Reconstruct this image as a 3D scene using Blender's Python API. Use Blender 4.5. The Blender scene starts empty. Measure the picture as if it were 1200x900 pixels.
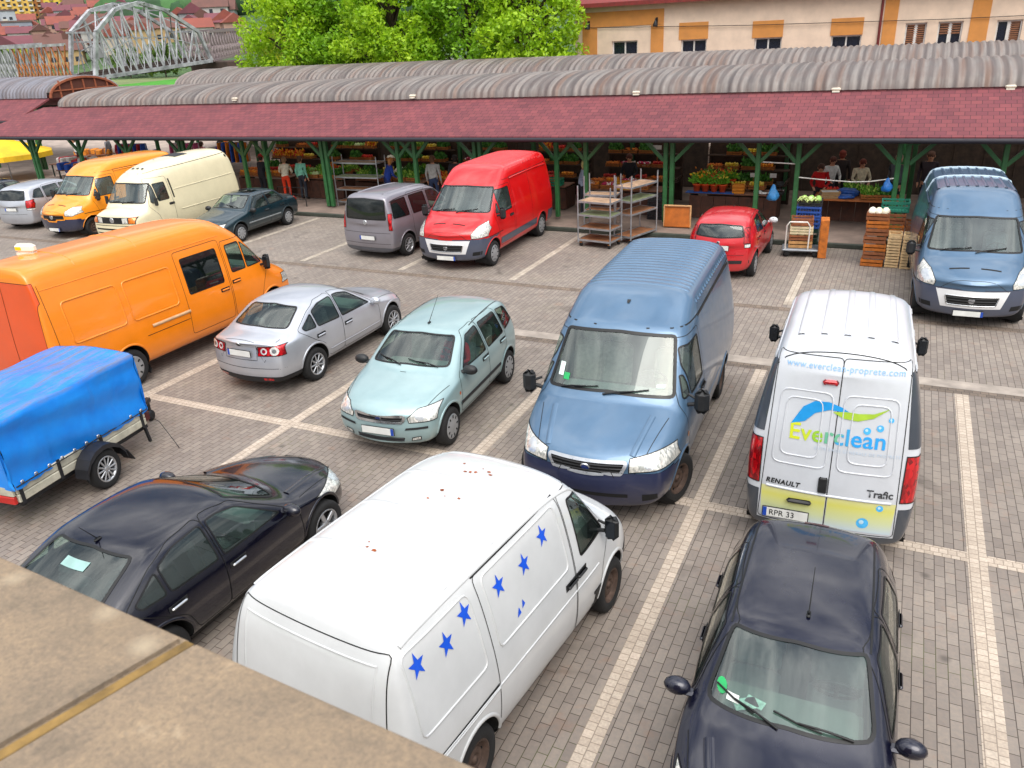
import bpy, bmesh, math, random
from mathutils import Vector, Matrix
from mathutils.bvhtree import BVHTree

random.seed(7)
R = math.radians
SC = bpy.context.scene
COL = SC.collection
CAM_H = 5.3


# ---------------------------------------------------------------- objects
def tag(o, label=None, cat=None, group=None, kind=None):
    if label: o['label'] = label
    if cat: o['category'] = cat
    if group: o['group'] = group
    if kind: o['kind'] = kind
    return o


def empty(name, loc=(0, 0, 0), rz=0.0, parent=None):
    o = bpy.data.objects.new(name, None)
    o.empty_display_size = 0.2
    COL.objects.link(o)
    o.location = loc
    o.rotation_euler = (0, 0, rz)
    if parent: o.parent = parent
    return o


def link(name, me, parent=None):
    o = bpy.data.objects.new(name, me)
    COL.objects.link(o)
    if parent: o.parent = parent
    return o


def copy_tree(o, parent=None):
    c = o.copy()
    COL.objects.link(c)
    if parent: c.parent = parent
    for ch in list(o.children):
        copy_tree(ch, c)
    return c


# ---------------------------------------------------------------- mesh builder
class MB:
    def __init__(s):
        s.v = []; s.f = []; s.m = []; s.sm = []

    def add(s, verts, faces, mi=0, smooth=False):
        n = len(s.v)
        s.v.extend([tuple(p) for p in verts])
        for f in faces:
            s.f.append([n + i for i in f]); s.m.append(mi); s.sm.append(smooth)
        return s

    def box(s, c, d, rz=0.0, mi=0, rot=None, taper=1.0):
        x, y, z = d[0] / 2, d[1] / 2, d[2] / 2
        t = taper
        pts = [(-x, -y, -z), (x, -y, -z), (x, y, -z), (-x, y, -z), (-x * t, -y * t, z), (x * t, -y * t, z), (x * t, y * t, z), (-x * t, y * t, z)]
        M = Matrix.Translation(c) @ (rot.to_4x4() if rot is not None else Matrix.Rotation(rz, 4, 'Z'))
        s.add([M @ Vector(p) for p in pts], [(0, 3, 2, 1), (4, 5, 6, 7), (0, 1, 5, 4), (1, 2, 6, 5), (2, 3, 7, 6), (3, 0, 4, 7)], mi)
        return s

    def bbox(s, c, d, b=0.02, rz=0.0, mi=0, rot=None):
        """box with chamfered vertical and horizontal edges"""
        x, y, z = d[0] / 2, d[1] / 2, d[2] / 2
        b = min(b, x * .9, y * .9, z * .9)
        M = Matrix.Translation(c) @ (rot.to_4x4() if rot is not None else Matrix.Rotation(rz, 4, 'Z'))
        rings = []
        for zz, ins in ((-z, b), (-z + b, 0), (z - b, 0), (z, b)):
            xx, yy = x - ins, y - ins
            rings.append([(-xx + b, -yy, zz), (xx - b, -yy, zz), (xx, -yy + b, zz), (xx, yy - b, zz), (xx - b, yy, zz), (-xx + b, yy, zz), (-xx, yy - b, zz), (-xx, -yy + b, zz)])
        pts = [M @ Vector(p) for r in rings for p in r]
        fs = [tuple(range(7, -1, -1)), tuple(range(24, 32))]
        for k in range(3):
            for i in range(8):
                j = (i + 1) % 8
                fs.append((k * 8 + i, k * 8 + j, k * 8 + 8 + j, k * 8 + 8 + i))
        s.add(pts, fs, mi)
        return s

    def tube(s, path, r, n=8, mi=0, smooth=True, cap=True):
        path = [Vector(p) for p in path]
        rs = r if isinstance(r, (list, tuple)) else [r] * len(path)
        rings = []
        up = Vector((0, 0, 1))
        for i, p in enumerate(path):
            t = (path[min(i + 1, len(path) - 1)] - path[max(i - 1, 0)])
            if t.length < 1e-9: t = Vector((0, 0, 1))
            t.normalize()
            a = t.cross(up)
            if a.length < .05: a = t.cross(Vector((1, 0, 0)))
            a.normalize()
            b = a.cross(t)
            rings.append([p + (a * math.cos(2 * math.pi * k / n) + b * math.sin(2 * math.pi * k / n)) * rs[i] for k in range(n)])
        pts = [p for r_ in rings for p in r_]
        fs = []
        for i in range(len(path) - 1):
            for k in range(n):
                j = (k + 1) % n
                fs.append((i * n + k, i * n + j, i * n + n + j, i * n + n + k))
        s.add(pts, fs, mi, smooth)
        if cap:
            s.add(rings[0], [tuple(range(n - 1, -1, -1))], mi)
            s.add(rings[-1], [tuple(range(n))], mi)
        return s

    def lathe(s, prof, c, axis='y', n=24, mi=0, smooth=True):
        """prof: [(radius, along)]"""
        pts = []
        for r, a in prof:
            for k in range(n):
                t = 2 * math.pi * k / n
                if axis == 'y': p = (r * math.cos(t), a, r * math.sin(t))
                elif axis == 'z': p = (r * math.cos(t), r * math.sin(t), a)
                else: p = (a, r * math.cos(t), r * math.sin(t))
                pts.append((p[0] + c[0], p[1] + c[1], p[2] + c[2]))
        fs = []
        for i in range(len(prof) - 1):
            for k in range(n):
                j = (k + 1) % n
                fs.append((i * n + k, i * n + j, i * n + n + j, i * n + n + k))
        s.add(pts, fs, mi, smooth)
        return s

    def prism(s, poly, z0, z1, mi=0, M=None):
        """polygon in XY extruded in Z, optional matrix"""
        n = len(poly)
        pts = [Vector((x, y, z0)) for x, y in poly] + [Vector((x, y, z1)) for x, y in poly]
        if M is not None: pts = [M @ p for p in pts]
        fs = [tuple(range(n - 1, -1, -1)), tuple(range(n, 2 * n))]
        for i in range(n):
            j = (i + 1) % n
            fs.append((i, j, n + j, n + i))
        s.add(pts, fs, mi)
        return s

    def bar(s, a, b, w, h=None, mi=0):
        a, b = Vector(a), Vector(b)
        h = h or w
        d = b - a
        q = d.to_track_quat('X', 'Z').to_matrix()
        s.box((a + b) / 2, (d.length, w, h), mi=mi, rot=q)
        return s

    def ball(s, c, r, nu=10, nv=7, mi=0, jit=0.0, rot=None):
        rx, ry, rz = r if isinstance(r, (tuple, list)) else (r, r, r)
        pts = []
        M = rot or Matrix.Identity(3)
        for i in range(1, nv):
            a = math.pi * i / nv
            for k in range(nu):
                t = 2 * math.pi * k / nu
                j = 1 + random.uniform(-jit, jit)
                pts.append(Vector(c) + M @ Vector((rx * math.sin(a) * math.cos(t) * j, ry * math.sin(a) * math.sin(t) * j, rz * math.cos(a) * j)))
        pts.append(Vector(c) + M @ Vector((0, 0, rz))); pts.append(Vector(c) + M @ Vector((0, 0, -rz)))
        fs = []
        for i in range(nv - 2):
            for k in range(nu):
                j = (k + 1) % nu
                fs.append((i * nu + k, (i + 1) * nu + k, (i + 1) * nu + j, i * nu + j))
        t_, b_ = len(pts) - 2, len(pts) - 1
        for k in range(nu):
            j = (k + 1) % nu
            fs.append((t_, k, j)); fs.append((b_, (nv - 2) * nu + j, (nv - 2) * nu + k))
        s.add(pts, fs, mi, True)
        return s

    def mesh(s, name, mats):
        me = bpy.data.meshes.new(name)
        me.from_pydata(s.v, [], s.f)
        for m in (mats if isinstance(mats, (list, tuple)) else [mats]): me.materials.append(m)
        me.polygons.foreach_set('material_index', s.m)
        me.polygons.foreach_set('use_smooth', s.sm)
        me.update()
        return me

    def build(s, name, mats, parent=None):
        return link(name, s.mesh(name, mats), parent)


# ---------------------------------------------------------------- materials
def lin(h):
    h = h.lstrip('#')
    out = []
    for i in (0, 2, 4):
        c = int(h[i:i + 2], 16) / 255
        out.append(c / 12.92 if c <= .04045 else ((c + .055) / 1.055) ** 2.4)
    return (out[0], out[1], out[2], 1)


_M = {}


def new_mat(name):
    m = bpy.data.materials.new(name)
    m.use_nodes = True
    return m, m.node_tree, m.node_tree.nodes['Principled BSDF']


def N(nt, t, **kw):
    n = nt.nodes.new(t)
    for k, v in kw.items():
        if k in n.inputs.keys() if hasattr(n.inputs, 'keys') else False: n.inputs[k].default_value = v
        else: setattr(n, k, v)
    return n


def setin(n, **kw):
    for k, v in kw.items():
        n.inputs[k.replace('_', ' ')].default_value = v
    return n


def ramp(nt, fac, stops):
    r = nt.nodes.new('ShaderNodeValToRGB')
    el = r.color_ramp.elements
    el[0].position, el[0].color = stops[0]
    el[1].position, el[1].color = stops[-1]
    for p, c in stops[1:-1]:
        e = el.new(p); e.color = c
    nt.links.new(fac, r.inputs[0])
    return r.outputs[0]


def mix(nt, fac, a, b, mode='MIX'):
    n = nt.nodes.new('ShaderNodeMix')
    n.data_type = 'RGBA'; n.blend_type = mode
    for sock, val in ((n.inputs[0], fac), (n.inputs[6], a), (n.inputs[7], b)):
        if hasattr(val, 'is_linked'): nt.links.new(val, sock)
        else: sock.default_value = val
    return n.outputs[2]


def noise(nt, vec, scale, detail=4, rough=.55, dist=0.0):
    n = nt.nodes.new('ShaderNodeTexNoise')
    setin(n, Scale=scale, Detail=detail, Roughness=rough, Distortion=dist)
    if vec is not None: nt.links.new(vec, n.inputs['Vector'])
    return n.outputs['Fac']


def objco(nt, scale=None):
    t = nt.nodes.new('ShaderNodeTexCoord').outputs['Object']
    if scale is None: return t
    m = nt.nodes.new('ShaderNodeMapping')
    m.inputs['Scale'].default_value = scale
    nt.links.new(t, m.inputs['Vector'])
    return m.outputs[0]


def bump(nt, b, h, strength=.3, dist=.02):
    n = nt.nodes.new('ShaderNodeBump')
    n.inputs['Strength'].default_value = strength
    n.inputs['Distance'].default_value = dist
    nt.links.new(h, n.inputs['Height'])
    nt.links.new(n.outputs[0], b.inputs['Normal'])


def mat(name, col, rough=.6, metal=0.0, var=.12, vs=6.0, coat=0.0, bmp=0.0, spec=.5):
    """plain surface with a little uneven wear in colour and gloss"""
    if name in _M: return _M[name]
    m, nt, b = new_mat(name)
    c = lin(col)
    co = objco(nt)
    f = noise(nt, co, vs, 5, .6)
    d = (max(c[0] * (1 - var * 1.6), 0), max(c[1] * (1 - var * 1.6), 0), max(c[2] * (1 - var * 1.6), 0), 1)
    u = tuple(min(x * (1 + var), 1) for x in c[:3]) + (1,)
    o = ramp(nt, f, [(.3, d), (.7, u)])
    nt.links.new(o, b.inputs['Base Color'])
    rr = ramp(nt, f, [(.3, (max(rough - .08, .03),) * 3 + (1,)), (.7, (min(rough + .1, 1),) * 3 + (1,))])
    nt.links.new(rr, b.inputs['Roughness'])
    b.inputs['Metallic'].default_value = metal
    b.inputs['Specular IOR Level'].default_value = spec
    b.inputs['Coat Weight'].default_value = coat
    b.inputs['Coat Roughness'].default_value = .06
    if bmp: bump(nt, b, noise(nt, co, vs * 8, 4), bmp, .01)
    _M[name] = m
    return m


def paint(name, col, metal=.25, rough=.38, dirt=.25, inner='#2c2d2f', dirtcol='#6b6459'):
    """car paint: clear coat, faint dust gathered low on the body, dark trim on the inside of the shell"""
    if name in _M: return _M[name]
    m, nt, b = new_mat(name)
    co = objco(nt)
    c = lin(col)
    f = noise(nt, co, 2.2, 6, .65)
    base = ramp(nt, f, [(.3, tuple(x * .93 for x in c[:3]) + (1,)), (.7, tuple(min(x * 1.05, 1) for x in c[:3]) + (1,))])
    sep = nt.nodes.new('ShaderNodeSeparateXYZ'); nt.links.new(co, sep.inputs[0])
    low = nt.nodes.new('ShaderNodeMapRange')
    setin(low); low.inputs['From Min'].default_value = .75; low.inputs['From Max'].default_value = .2
    low.inputs['To Min'].default_value = 0; low.inputs['To Max'].default_value = 1
    nt.links.new(sep.outputs[2], low.inputs['Value'])
    f2 = noise(nt, co, 9, 6, .7)
    mm = nt.nodes.new('ShaderNodeMath'); mm.operation = 'MULTIPLY'
    nt.links.new(low.outputs[0], mm.inputs[0]); nt.links.new(f2, mm.inputs[1])
    m2 = nt.nodes.new('ShaderNodeMath'); m2.operation = 'MULTIPLY'; m2.inputs[1].default_value = dirt * 1.6
    nt.links.new(mm.outputs[0], m2.inputs[0])
    base = mix(nt, m2.outputs[0], base, lin(dirtcol))
    geo = nt.nodes.new('ShaderNodeNewGeometry')
    base = mix(nt, geo.outputs['Backfacing'], base, lin(inner))
    nt.links.new(base, b.inputs['Base Color'])
    b.inputs['Metallic'].default_value = metal
    rr = ramp(nt, f, [(.3, (rough - .05,) * 3 + (1,)), (.75, (rough + .1,) * 3 + (1,))])
    nt.links.new(rr, b.inputs['Roughness'])
    b.inputs['Coat Weight'].default_value = .75
    b.inputs['Coat IOR'].default_value = 1.5
    cr = ramp(nt, f2, [(.35, (.03,) * 3 + (1,)), (.8, (.12,) * 3 + (1,))])
    nt.links.new(cr, b.inputs['Coat Roughness'])
    _M[name] = m
    return m


def glass(name, tint='#9fb8ae', ior=1.55, film=.12, filmcol='#8fa8a2'):
    """window glass: clear tinted pane with fresnel reflection and a thin, uneven milky film"""
    if name in _M: return _M[name]
    m = bpy.data.materials.new(name); m.use_nodes = True
    nt = m.node_tree; nt.nodes.clear()
    out = nt.nodes.new('ShaderNodeOutputMaterial')
    tr = nt.nodes.new('ShaderNodeBsdfTransparent'); tr.inputs[0].default_value = lin(tint)
    gl = nt.nodes.new('ShaderNodeBsdfGlossy'); gl.inputs['Roughness'].default_value = .02
    gl.inputs[0].default_value = (.95, 1, .99, 1)
    df = nt.nodes.new('ShaderNodeBsdfDiffuse'); df.inputs[0].default_value = lin(filmcol)
    fr = nt.nodes.new('ShaderNodeFresnel'); fr.inputs[0].default_value = ior
    ge = nt.nodes.new('ShaderNodeNewGeometry'); ma = nt.nodes.new('ShaderNodeMath'); ma.operation = 'MULTIPLY_ADD'
    nt.links.new(ge.outputs['Backfacing'], ma.inputs[0]); ma.inputs[1].default_value = 1 / ior - ior; ma.inputs[2].default_value = ior
    nt.links.new(ma.outputs[0], fr.inputs[0])
    co = objco(nt)
    f = noise(nt, co, 3.0, 5, .6)
    fm = ramp(nt, f, [(.3, (film * .5,) * 3 + (1,)), (.75, (film * 1.5,) * 3 + (1,))])
    m1 = nt.nodes.new('ShaderNodeMixShader'); nt.links.new(fm, m1.inputs[0]); nt.links.new(tr.outputs[0], m1.inputs[1]); nt.links.new(df.outputs[0], m1.inputs[2])
    m2 = nt.nodes.new('ShaderNodeMixShader'); nt.links.new(fr.outputs[0], m2.inputs[0]); nt.links.new(m1.outputs[0], m2.inputs[1]); nt.links.new(gl.outputs[0], m2.inputs[2])
    nt.links.new(m2.outputs[0], out.inputs[0])
    _M[name] = m
    return m


def interp(pl, x):
    """piecewise-linear (x descending or ascending)"""
    pl = sorted((p[0], p[1]) for p in pl)
    if x <= pl[0][0]: return pl[0][1]
    for (a, p), (b, q) in zip(pl, pl[1:]):
        if x <= b: return p + (q - p) * (x - a) / (b - a) if b > a else q
    return pl[-1][1]


def rnd_poly(poly, r, n=3):
    """round the corners of a polygon"""
    out = []
    P = [Vector(p) for p in poly]
    for i, p in enumerate(P):
        a, b = P[i - 1], P[(i + 1) % len(P)]
        da, db = (a - p), (b - p)
        rr = min(r, da.length * .45, db.length * .45)
        s, e = p + da.normalized() * rr, p + db.normalized() * rr
        for k in range(n + 1):
            t = k / n
            q = s * (1 - t) ** 2 + p * 2 * t * (1 - t) + e * t * t
            out.append((q.x, q.y))
    return out


def in_poly(x, y, poly):
    c = False
    j = len(poly) - 1
    for i in range(len(poly)):
        xi, yi = poly[i]; xj, yj = poly[j]
        if (yi > y) != (yj > y) and x < (xj - xi) * (y - yi) / (yj - yi) + xi: c = not c
        j = i
    return c
# ---------------------------------------------------------------- vehicles
VIEW = {'s': (Vector((0, 1, 0)), 0, 2), 'f': (Vector((1, 0, 0)), 1, 2), 'r': (Vector((-1, 0, 0)), 1, 2), 't': (Vector((0, 0, 1)), 0, 1)}


class Shell:
    """a smooth bodywork skin from which panels, windows and lamps are cut"""

    def __init__(s, sp):
        s.sp = sp
        s.bm = s.cage(sp)
        s.bm.normal_update()
        s.keep()

    def keep(s):
        s.me0 = bpy.data.meshes.new('skin')
        s.bm.to_mesh(s.me0)
        s.v0 = [v.co.copy() for v in s.me0.vertices]
        s.n0 = [Vector(v.vector) for v in s.me0.vertex_normals]
        s.p0 = [tuple(p.vertices) for p in s.me0.polygons]
        s.bvh = BVHTree.FromPolygons(s.v0, s.p0)
        s.s0 = [p.area ** .5 for p in s.me0.polygons]

    def cage(s, sp):
        top = sp['top']; belt = sp['belt']; plan = sp['plan']
        tum = sp.get('tumble', .36); crown = sp.get('crown', .05); rc = sp.get('rc', .08); zb0 = sp.get('zb', .2)
        x0, x1 = top[0][0], top[-1][0]
        bm = bmesh.new()
        cl = bm.edges.layers.float.new('crease_edge')
        rings = []
        ns = len(top)
        cr_st = []
        for i, t in enumerate(top):
            x, zt = t[0], t[1]
            bow = t[2] if len(t) > 2 else 0.0
            crs = t[3] if len(t) > 3 else 0.0
            end = i in (0, ns - 1)
            cr_ = crown if not end else crown * 1.2
            ze = zt - cr_
            zs = min(interp(belt, x), ze - .04)
            ws = interp(plan, x)
            we = ws - .045 - tum * max(0, ze - zs - .06)
            zb = zb0 + (sp.get('end_lift', .06) if end else 0)
            zl = zb + .13
            r_ = min(rc, (ze - zs) * .8)
            half = [(0, zt), (we * .5, zt - .28 * cr_), (max(we - r_ * 1.2, we * .6), ze + .005), (we, ze - r_ * .7), (ws, zs), (ws + sp.get('bulge', .02), zs * .5 + zl * .5), (ws * .985, zl), (ws - .12, zb), (0, zb)]
            if end: half = [(y * .97, z) for y, z in half]
            prof = sp.get('nose') if i < ns / 2 else sp.get('tail')
            fade = 1.0 if end else (.6 if i in (1, ns - 2) else 0)
            W = max(ws, .01)
            pts = []
            for (y, z) in half:
                dx = (interp(prof, z) * fade) if prof else 0
                pts.append((x + dx - bow * min((y / W) ** 2, 1.1), y, z))
            ring = [bm.verts.new((pts[0][0], 0, pts[0][2]))]
            L = [bm.verts.new(p) for p in pts[1:8]]
            bot = bm.verts.new((pts[8][0], 0, pts[8][2]))
            Rr = [bm.verts.new((p[0], -p[1], p[2])) for p in pts[1:8]]
            ring = ring + L + [bot] + Rr[::-1]
            rings.append(ring); cr_st.append(crs)
        n = 16
        for a, b in zip(rings, rings[1:]):
            for k in range(n):
                j = (k + 1) % n
                bm.faces.new((a[k], a[j], b[j], b[k]))
        for ring, prof, xe, sgn in ((rings[0], sp.get('nose'), x0, 1), (rings[-1], sp.get('tail'), x1, -1)):
            M = [ring[0]]
            for k in range(1, 8):
                z = ring[k].co.z
                M.append(bm.verts.new((xe + (interp(prof, z) if prof else 0), 0, z)))
            M.append(ring[8])
            for k in range(0, 8):
                l0, l1, r0, r1 = ring[k], ring[k + 1], ring[(16 - k) % 16], ring[(16 - k - 1) % 16]
                for q in ((l0, M[k], M[k + 1], l1), (r0, r1, M[k + 1], M[k])):
                    u = []
                    for v in q:
                        if v not in u: u.append(v)
                    if sgn < 0: u = u[::-1]
                    if len(u) > 2: bm.faces.new(u)
        bmesh.ops.recalc_face_normals(bm, faces=bm.faces)
        lc = sp.get('lcr', {3: .15, 4: .35})
        for a, b in zip(rings, rings[1:]):
            for k, c in lc.items():
                for kk in {k, (16 - k) % 16}:
                    e = bm.edges.get((a[kk], b[kk]))
                    if e: e[cl] = c
        for ring, c in zip(rings, cr_st):
            if c:
                for k in list(range(0, 4)) + list(range(13, 17)):
                    e = bm.edges.get((ring[k % 16], ring[(k + 1) % 16]))
                    if e: e[cl] = c
        me = bpy.data.meshes.new('cage'); bm.to_mesh(me); bm.free()
        ob = bpy.data.objects.new('cage', me); COL.objects.link(ob)
        md = ob.modifiers.new('s', 'SUBSURF'); md.levels = md.render_levels = sp.get('level', 3); md.use_limit_surface = False
        dg = bpy.context.evaluated_depsgraph_get()
        me2 = bpy.data.meshes.new_from_object(ob.evaluated_get(dg))
        out = bmesh.new(); out.from_mesh(me2)
        bpy.data.objects.remove(ob); bpy.data.meshes.remove(me); bpy.data.meshes.remove(me2)
        for l in list(out.edges.layers.float): out.edges.layers.float.remove(l)
        return out

    # -------------------------------------------------- queries on the uncut skin
    def hit(s, view, u, v, side=1):
        n, a, b = VIEW[view]
        o = Vector((0, 0, 0)); o[a] = u; o[b] = v
        d = n * (side if view == 's' else 1)
        loc, nor, idx, _ = s.bvh.ray_cast(o + d * 6, -d)
        if loc is None: return None, None
        return loc, s.normal_at(loc)

    def normal_at(s, p):
        loc, nor, idx, d = s.bvh.find_nearest(p)
        if idx is None: return Vector((0, 0, 1))
        w = Vector((0, 0, 0))
        for vi in s.p0[idx]:
            w += s.n0[vi] / ((s.v0[vi] - p).length + 1e-4)
        w.normalize()
        return w

    # -------------------------------------------------- cutting
    def cut(s, bm, poly, view, side=1, cond=None, thr=.12):
        n, a, b = VIEW[view]
        d = n * (side if view == 's' else 1)
        pad = .2
        us = [p[0] for p in poly]; vs = [p[1] for p in poly]
        u0, u1, v0, v1 = min(us) - pad, max(us) + pad, min(vs) - pad, max(vs) + pad
        reg = []
        for f in bm.faces:
            c = f.calc_center_median()
            if not (u0 < c[a] < u1 and v0 < c[b] < v1): continue
            f.normal_update()
            if f.normal.dot(d) < thr: continue
            if cond and not cond(c): continue
            reg.append(f)
        m = len(poly)
        for i in range(m):
            p, q = poly[i], poly[(i + 1) % m]
            du, dv = q[0] - p[0], q[1] - p[1]
            if abs(du) + abs(dv) < 1e-6: continue
            co = Vector((0, 0, 0)); co[a] = p[0]; co[b] = p[1]
            no = Vector((0, 0, 0)); no[a] = -dv; no[b] = du
            no.normalize()
            # only the faces near this edge
            lo = (min(p[0], q[0]) - .12, min(p[1], q[1]) - .12); hi = (max(p[0], q[0]) + .12, max(p[1], q[1]) + .12)
            near, far = [], []
            for f in reg:
                c = f.calc_center_median()
                (near if lo[0] < c[a] < hi[0] and lo[1] < c[b] < hi[1] else far).append(f)
            if not near: continue
            g = set(near)
            for f in near: g.update(f.edges); g.update(f.verts)
            r = bmesh.ops.bisect_plane(bm, geom=list(g), dist=1e-5, plane_co=co, plane_no=no)
            reg = far + [x for x in r['geom'] if isinstance(x, bmesh.types.BMFace)]
        ins = []
        seen = set()
        for f in reg:
            if not f.is_valid or f in seen: continue
            seen.add(f)
            c = f.calc_center_median()
            if in_poly(c[a], c[b], poly): ins.append(f)
        out = bmesh.new()
        vm = {}
        for f in ins:
            vv = []
            for v in f.verts:
                if v not in vm: vm[v] = out.verts.new(v.co)
                vv.append(vm[v])
            try: out.faces.new(vv)
            except ValueError: pass
        bmesh.ops.delete(bm, geom=ins, context='FACES')
        return out

    def to_mesh(s, bm, name, m, off=0.0, extra=None):
        """mesh with the smooth normals of the uncut skin"""
        bm.verts.ensure_lookup_table()
        ns = [s.normal_at(v.co) for v in bm.verts]
        if off:
            for v, n in zip(bm.verts, ns): v.co += n * off
        me = bpy.data.meshes.new(name)
        bm.to_mesh(me); bm.free()
        nv = len(me.vertices)
        for mm in (m if isinstance(m, (list, tuple)) else [m]): me.materials.append(mm)
        if extra is not None and extra.v:
            b2 = bmesh.new(); b2.from_mesh(me)
            vs = [b2.verts.new(p) for p in extra.v]
            for f, mi, sm in zip(extra.f, extra.m, extra.sm):
                try:
                    ff = b2.faces.new([vs[i] for i in f]); ff.material_index = mi; ff.smooth = sm
                except ValueError: pass
            b2.normal_update()
            b2.to_mesh(me); b2.free()
            ns = ns + [Vector(v.vector) for v in me.vertex_normals][nv:]
        if not (extra is not None and extra.v):
            me.polygons.foreach_set('use_smooth', [True] * len(me.polygons))
        else:
            for p in me.polygons:
                if p.vertices[0] < nv: p.use_smooth = True
        if nv:
            me.normals_split_custom_set_from_vertices([tuple(n) for n in ns])
        me.update()
        return me

    # -------------------------------------------------- trim
    def rim(s, bm, mb, w_in=.02, w_out=.0, off=.004, mi=0):
        """flat strip along the open boundary of a cut piece (window rubber, shut line)"""
        be = [e for e in bm.edges if len(e.link_faces) == 1]
        nb = {}
        for e in be:
            for v in e.verts: nb.setdefault(v, []).append(e)
        info = {}
        for v, es in nb.items():
            if len(es) != 2: continue
            n = s.normal_at(v.co)
            inw = Vector((0, 0, 0))
            for e in es:
                t = (e.verts[1].co - e.verts[0].co)
                if t.length < 1e-7: continue
                t.normalize()
                k = n.cross(t)
                c = e.link_faces[0].calc_center_median()
                if (c - v.co).dot(k) < 0: k = -k
                inw += k
            if inw.length < 1e-6: continue
            inw.normalize()
            info[v] = (v.co + n * off - inw * w_out, v.co + n * off + inw * w_in)
        base = len(mb.v); ids = {}
        pts = []
        for v, (p, q) in info.items():
            ids[v] = len(pts); pts += [p, q]
        fs = []
        for e in be:
            a, b = e.verts
            if a in ids and b in ids:
                f = (ids[a], ids[b], ids[b] + 1, ids[a] + 1)
                P = [pts[i] for i in f]
                nn = (P[1] - P[0]).cross(P[3] - P[0])
                if nn.dot(s.normal_at(P[0])) < 0: f = f[::-1]
                fs.append(f)
        mb.add(pts, fs, mi, False)

    def line(s, mb, pts, view, side=1, w=.008, off=.0025, mi=0, bead=0.0, step=.06):
        """a strip drawn on the skin along a polyline (shut lines, ribs, mouldings)"""
        sm = []
        for p, q in zip(pts, pts[1:]):
            L = math.hypot(q[0] - p[0], q[1] - p[1]); k = max(1, int(L / step))
            for i in range(k): sm.append((p[0] + (q[0] - p[0]) * i / k, p[1] + (q[1] - p[1]) * i / k))
        sm.append(pts[-1])
        H = [s.hit(view, u, v, side) for u, v in sm]
        H = [(p, n) for p, n in H if p is not None]
        if len(H) < 2: return
        rows = []
        for i, (p, n) in enumerate(H):
            t = H[min(i + 1, len(H) - 1)][0] - H[max(i - 1, 0)][0]
            k = n.cross(t)
            if k.length < 1e-7: continue
            k.normalize()
            if bead: rows.append([p - k * w / 2 - n * .002, p - k * w * .28 + n * bead, p + k * w * .28 + n * bead, p + k * w / 2 - n * .002])
            else: rows.append([p - k * w / 2 + n * off, p + k * w / 2 + n * off])
        m = len(rows[0]); P = [x for r in rows for x in r]; fs = []
        for i in range(len(rows) - 1):
            for j in range(m - 1):
                f = (i * m + j, i * m + j + 1, (i + 1) * m + j + 1, (i + 1) * m + j)
                nn = (P[f[1]] - P[f[0]]).cross(P[f[3]] - P[f[0]])
                if nn.dot(H[i][1]) < 0: f = f[::-1]
                fs.append(f)
        mb.add(P, fs, mi, bool(bead))

    def patch(s, mb, poly, view, side=1, off=.004, mi=0, step=.05):
        """a polygon laid on the skin (sticker, star, rust); finely triangulated so it follows the curve"""
        b = bmesh.new()
        vs = [b.verts.new((p[0], p[1], 0)) for p in poly]
        es = [b.edges.new((vs[i], vs[(i + 1) % len(vs)])) for i in range(len(vs))]
        bmesh.ops.triangle_fill(b, edges=es, use_beauty=True)
        for _ in range(3):
            le = [e for e in b.edges if e.calc_length() > step]
            if not le: break
            bmesh.ops.subdivide_edges(b, edges=le, cuts=1, use_grid_fill=False)
            bmesh.ops.triangulate(b, faces=b.faces)
        P, ok = [], {}
        d = VIEW[view][0] * (side if view == 's' else 1)
        for i, v in enumerate(b.verts):
            p, n = s.hit(view, v.co.x, v.co.y, side)
            if p is None: continue
            ok[v] = len(P); P.append(p + n * off)
        fs = []
        for f in b.faces:
            if all(v in ok for v in f.verts):
                g = tuple(ok[v] for v in f.verts)
                nn = (P[g[1]] - P[g[0]]).cross(P[g[2]] - P[g[0]])
                if nn.dot(d) < 0: g = g[::-1]
                fs.append(g)
        b.free()
        mb.add(P, fs, mi, True)


BLACK = lambda: mat('black_plastic', '#1d1e20', .55, var=.2, vs=8)
TRIM = lambda: mat('window_rubber', '#0b0c0d', .45, var=.2)
RUBBER = lambda: mat('tyre_rubber', '#1a1a1b', .85, var=.25, vs=14, bmp=.2)
ALLOY = lambda: mat('alloy_metal', '#b4b7bb', .32, .75, .1)
STEEL = lambda: mat('rusty_steel_rim', '#5b4a41', .7, .4, .35, 9)
DARK = lambda: mat('dark_cavity', '#0c0c0d', .8)
CHROME = lambda: mat('chrome', '#d5d8da', .18, .9, .05)
LAMP = {}


def lens(name, c1, c2, scale=26, rough=.12):
    if name in _M: return _M[name]
    m, nt, b = new_mat(name)
    co = objco(nt, (1, 1, .55))
    v = nt.nodes.new('ShaderNodeTexVoronoi'); v.inputs['Scale'].default_value = scale
    nt.links.new(co, v.inputs['Vector'])
    o = ramp(nt, v.outputs['Color'], [(.25, lin(c1)), (.8, lin(c2))])
    nt.links.new(o, b.inputs['Base Color'])
    b.inputs['Roughness'].default_value = rough
    b.inputs['Coat Weight'].default_value = 1
    b.inputs['Metallic'].default_value = .25
    _M[name] = m
    return m


def star_poly(r, n=5, q=.4, a0=math.pi / 2):
    return [(r * (1 if k % 2 == 0 else q) * math.cos(a0 + math.pi * k / n), r * (1 if k % 2 == 0 else q) * math.sin(a0 + math.pi * k / n)) for k in range(2 * n)]


_WH = {}


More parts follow.
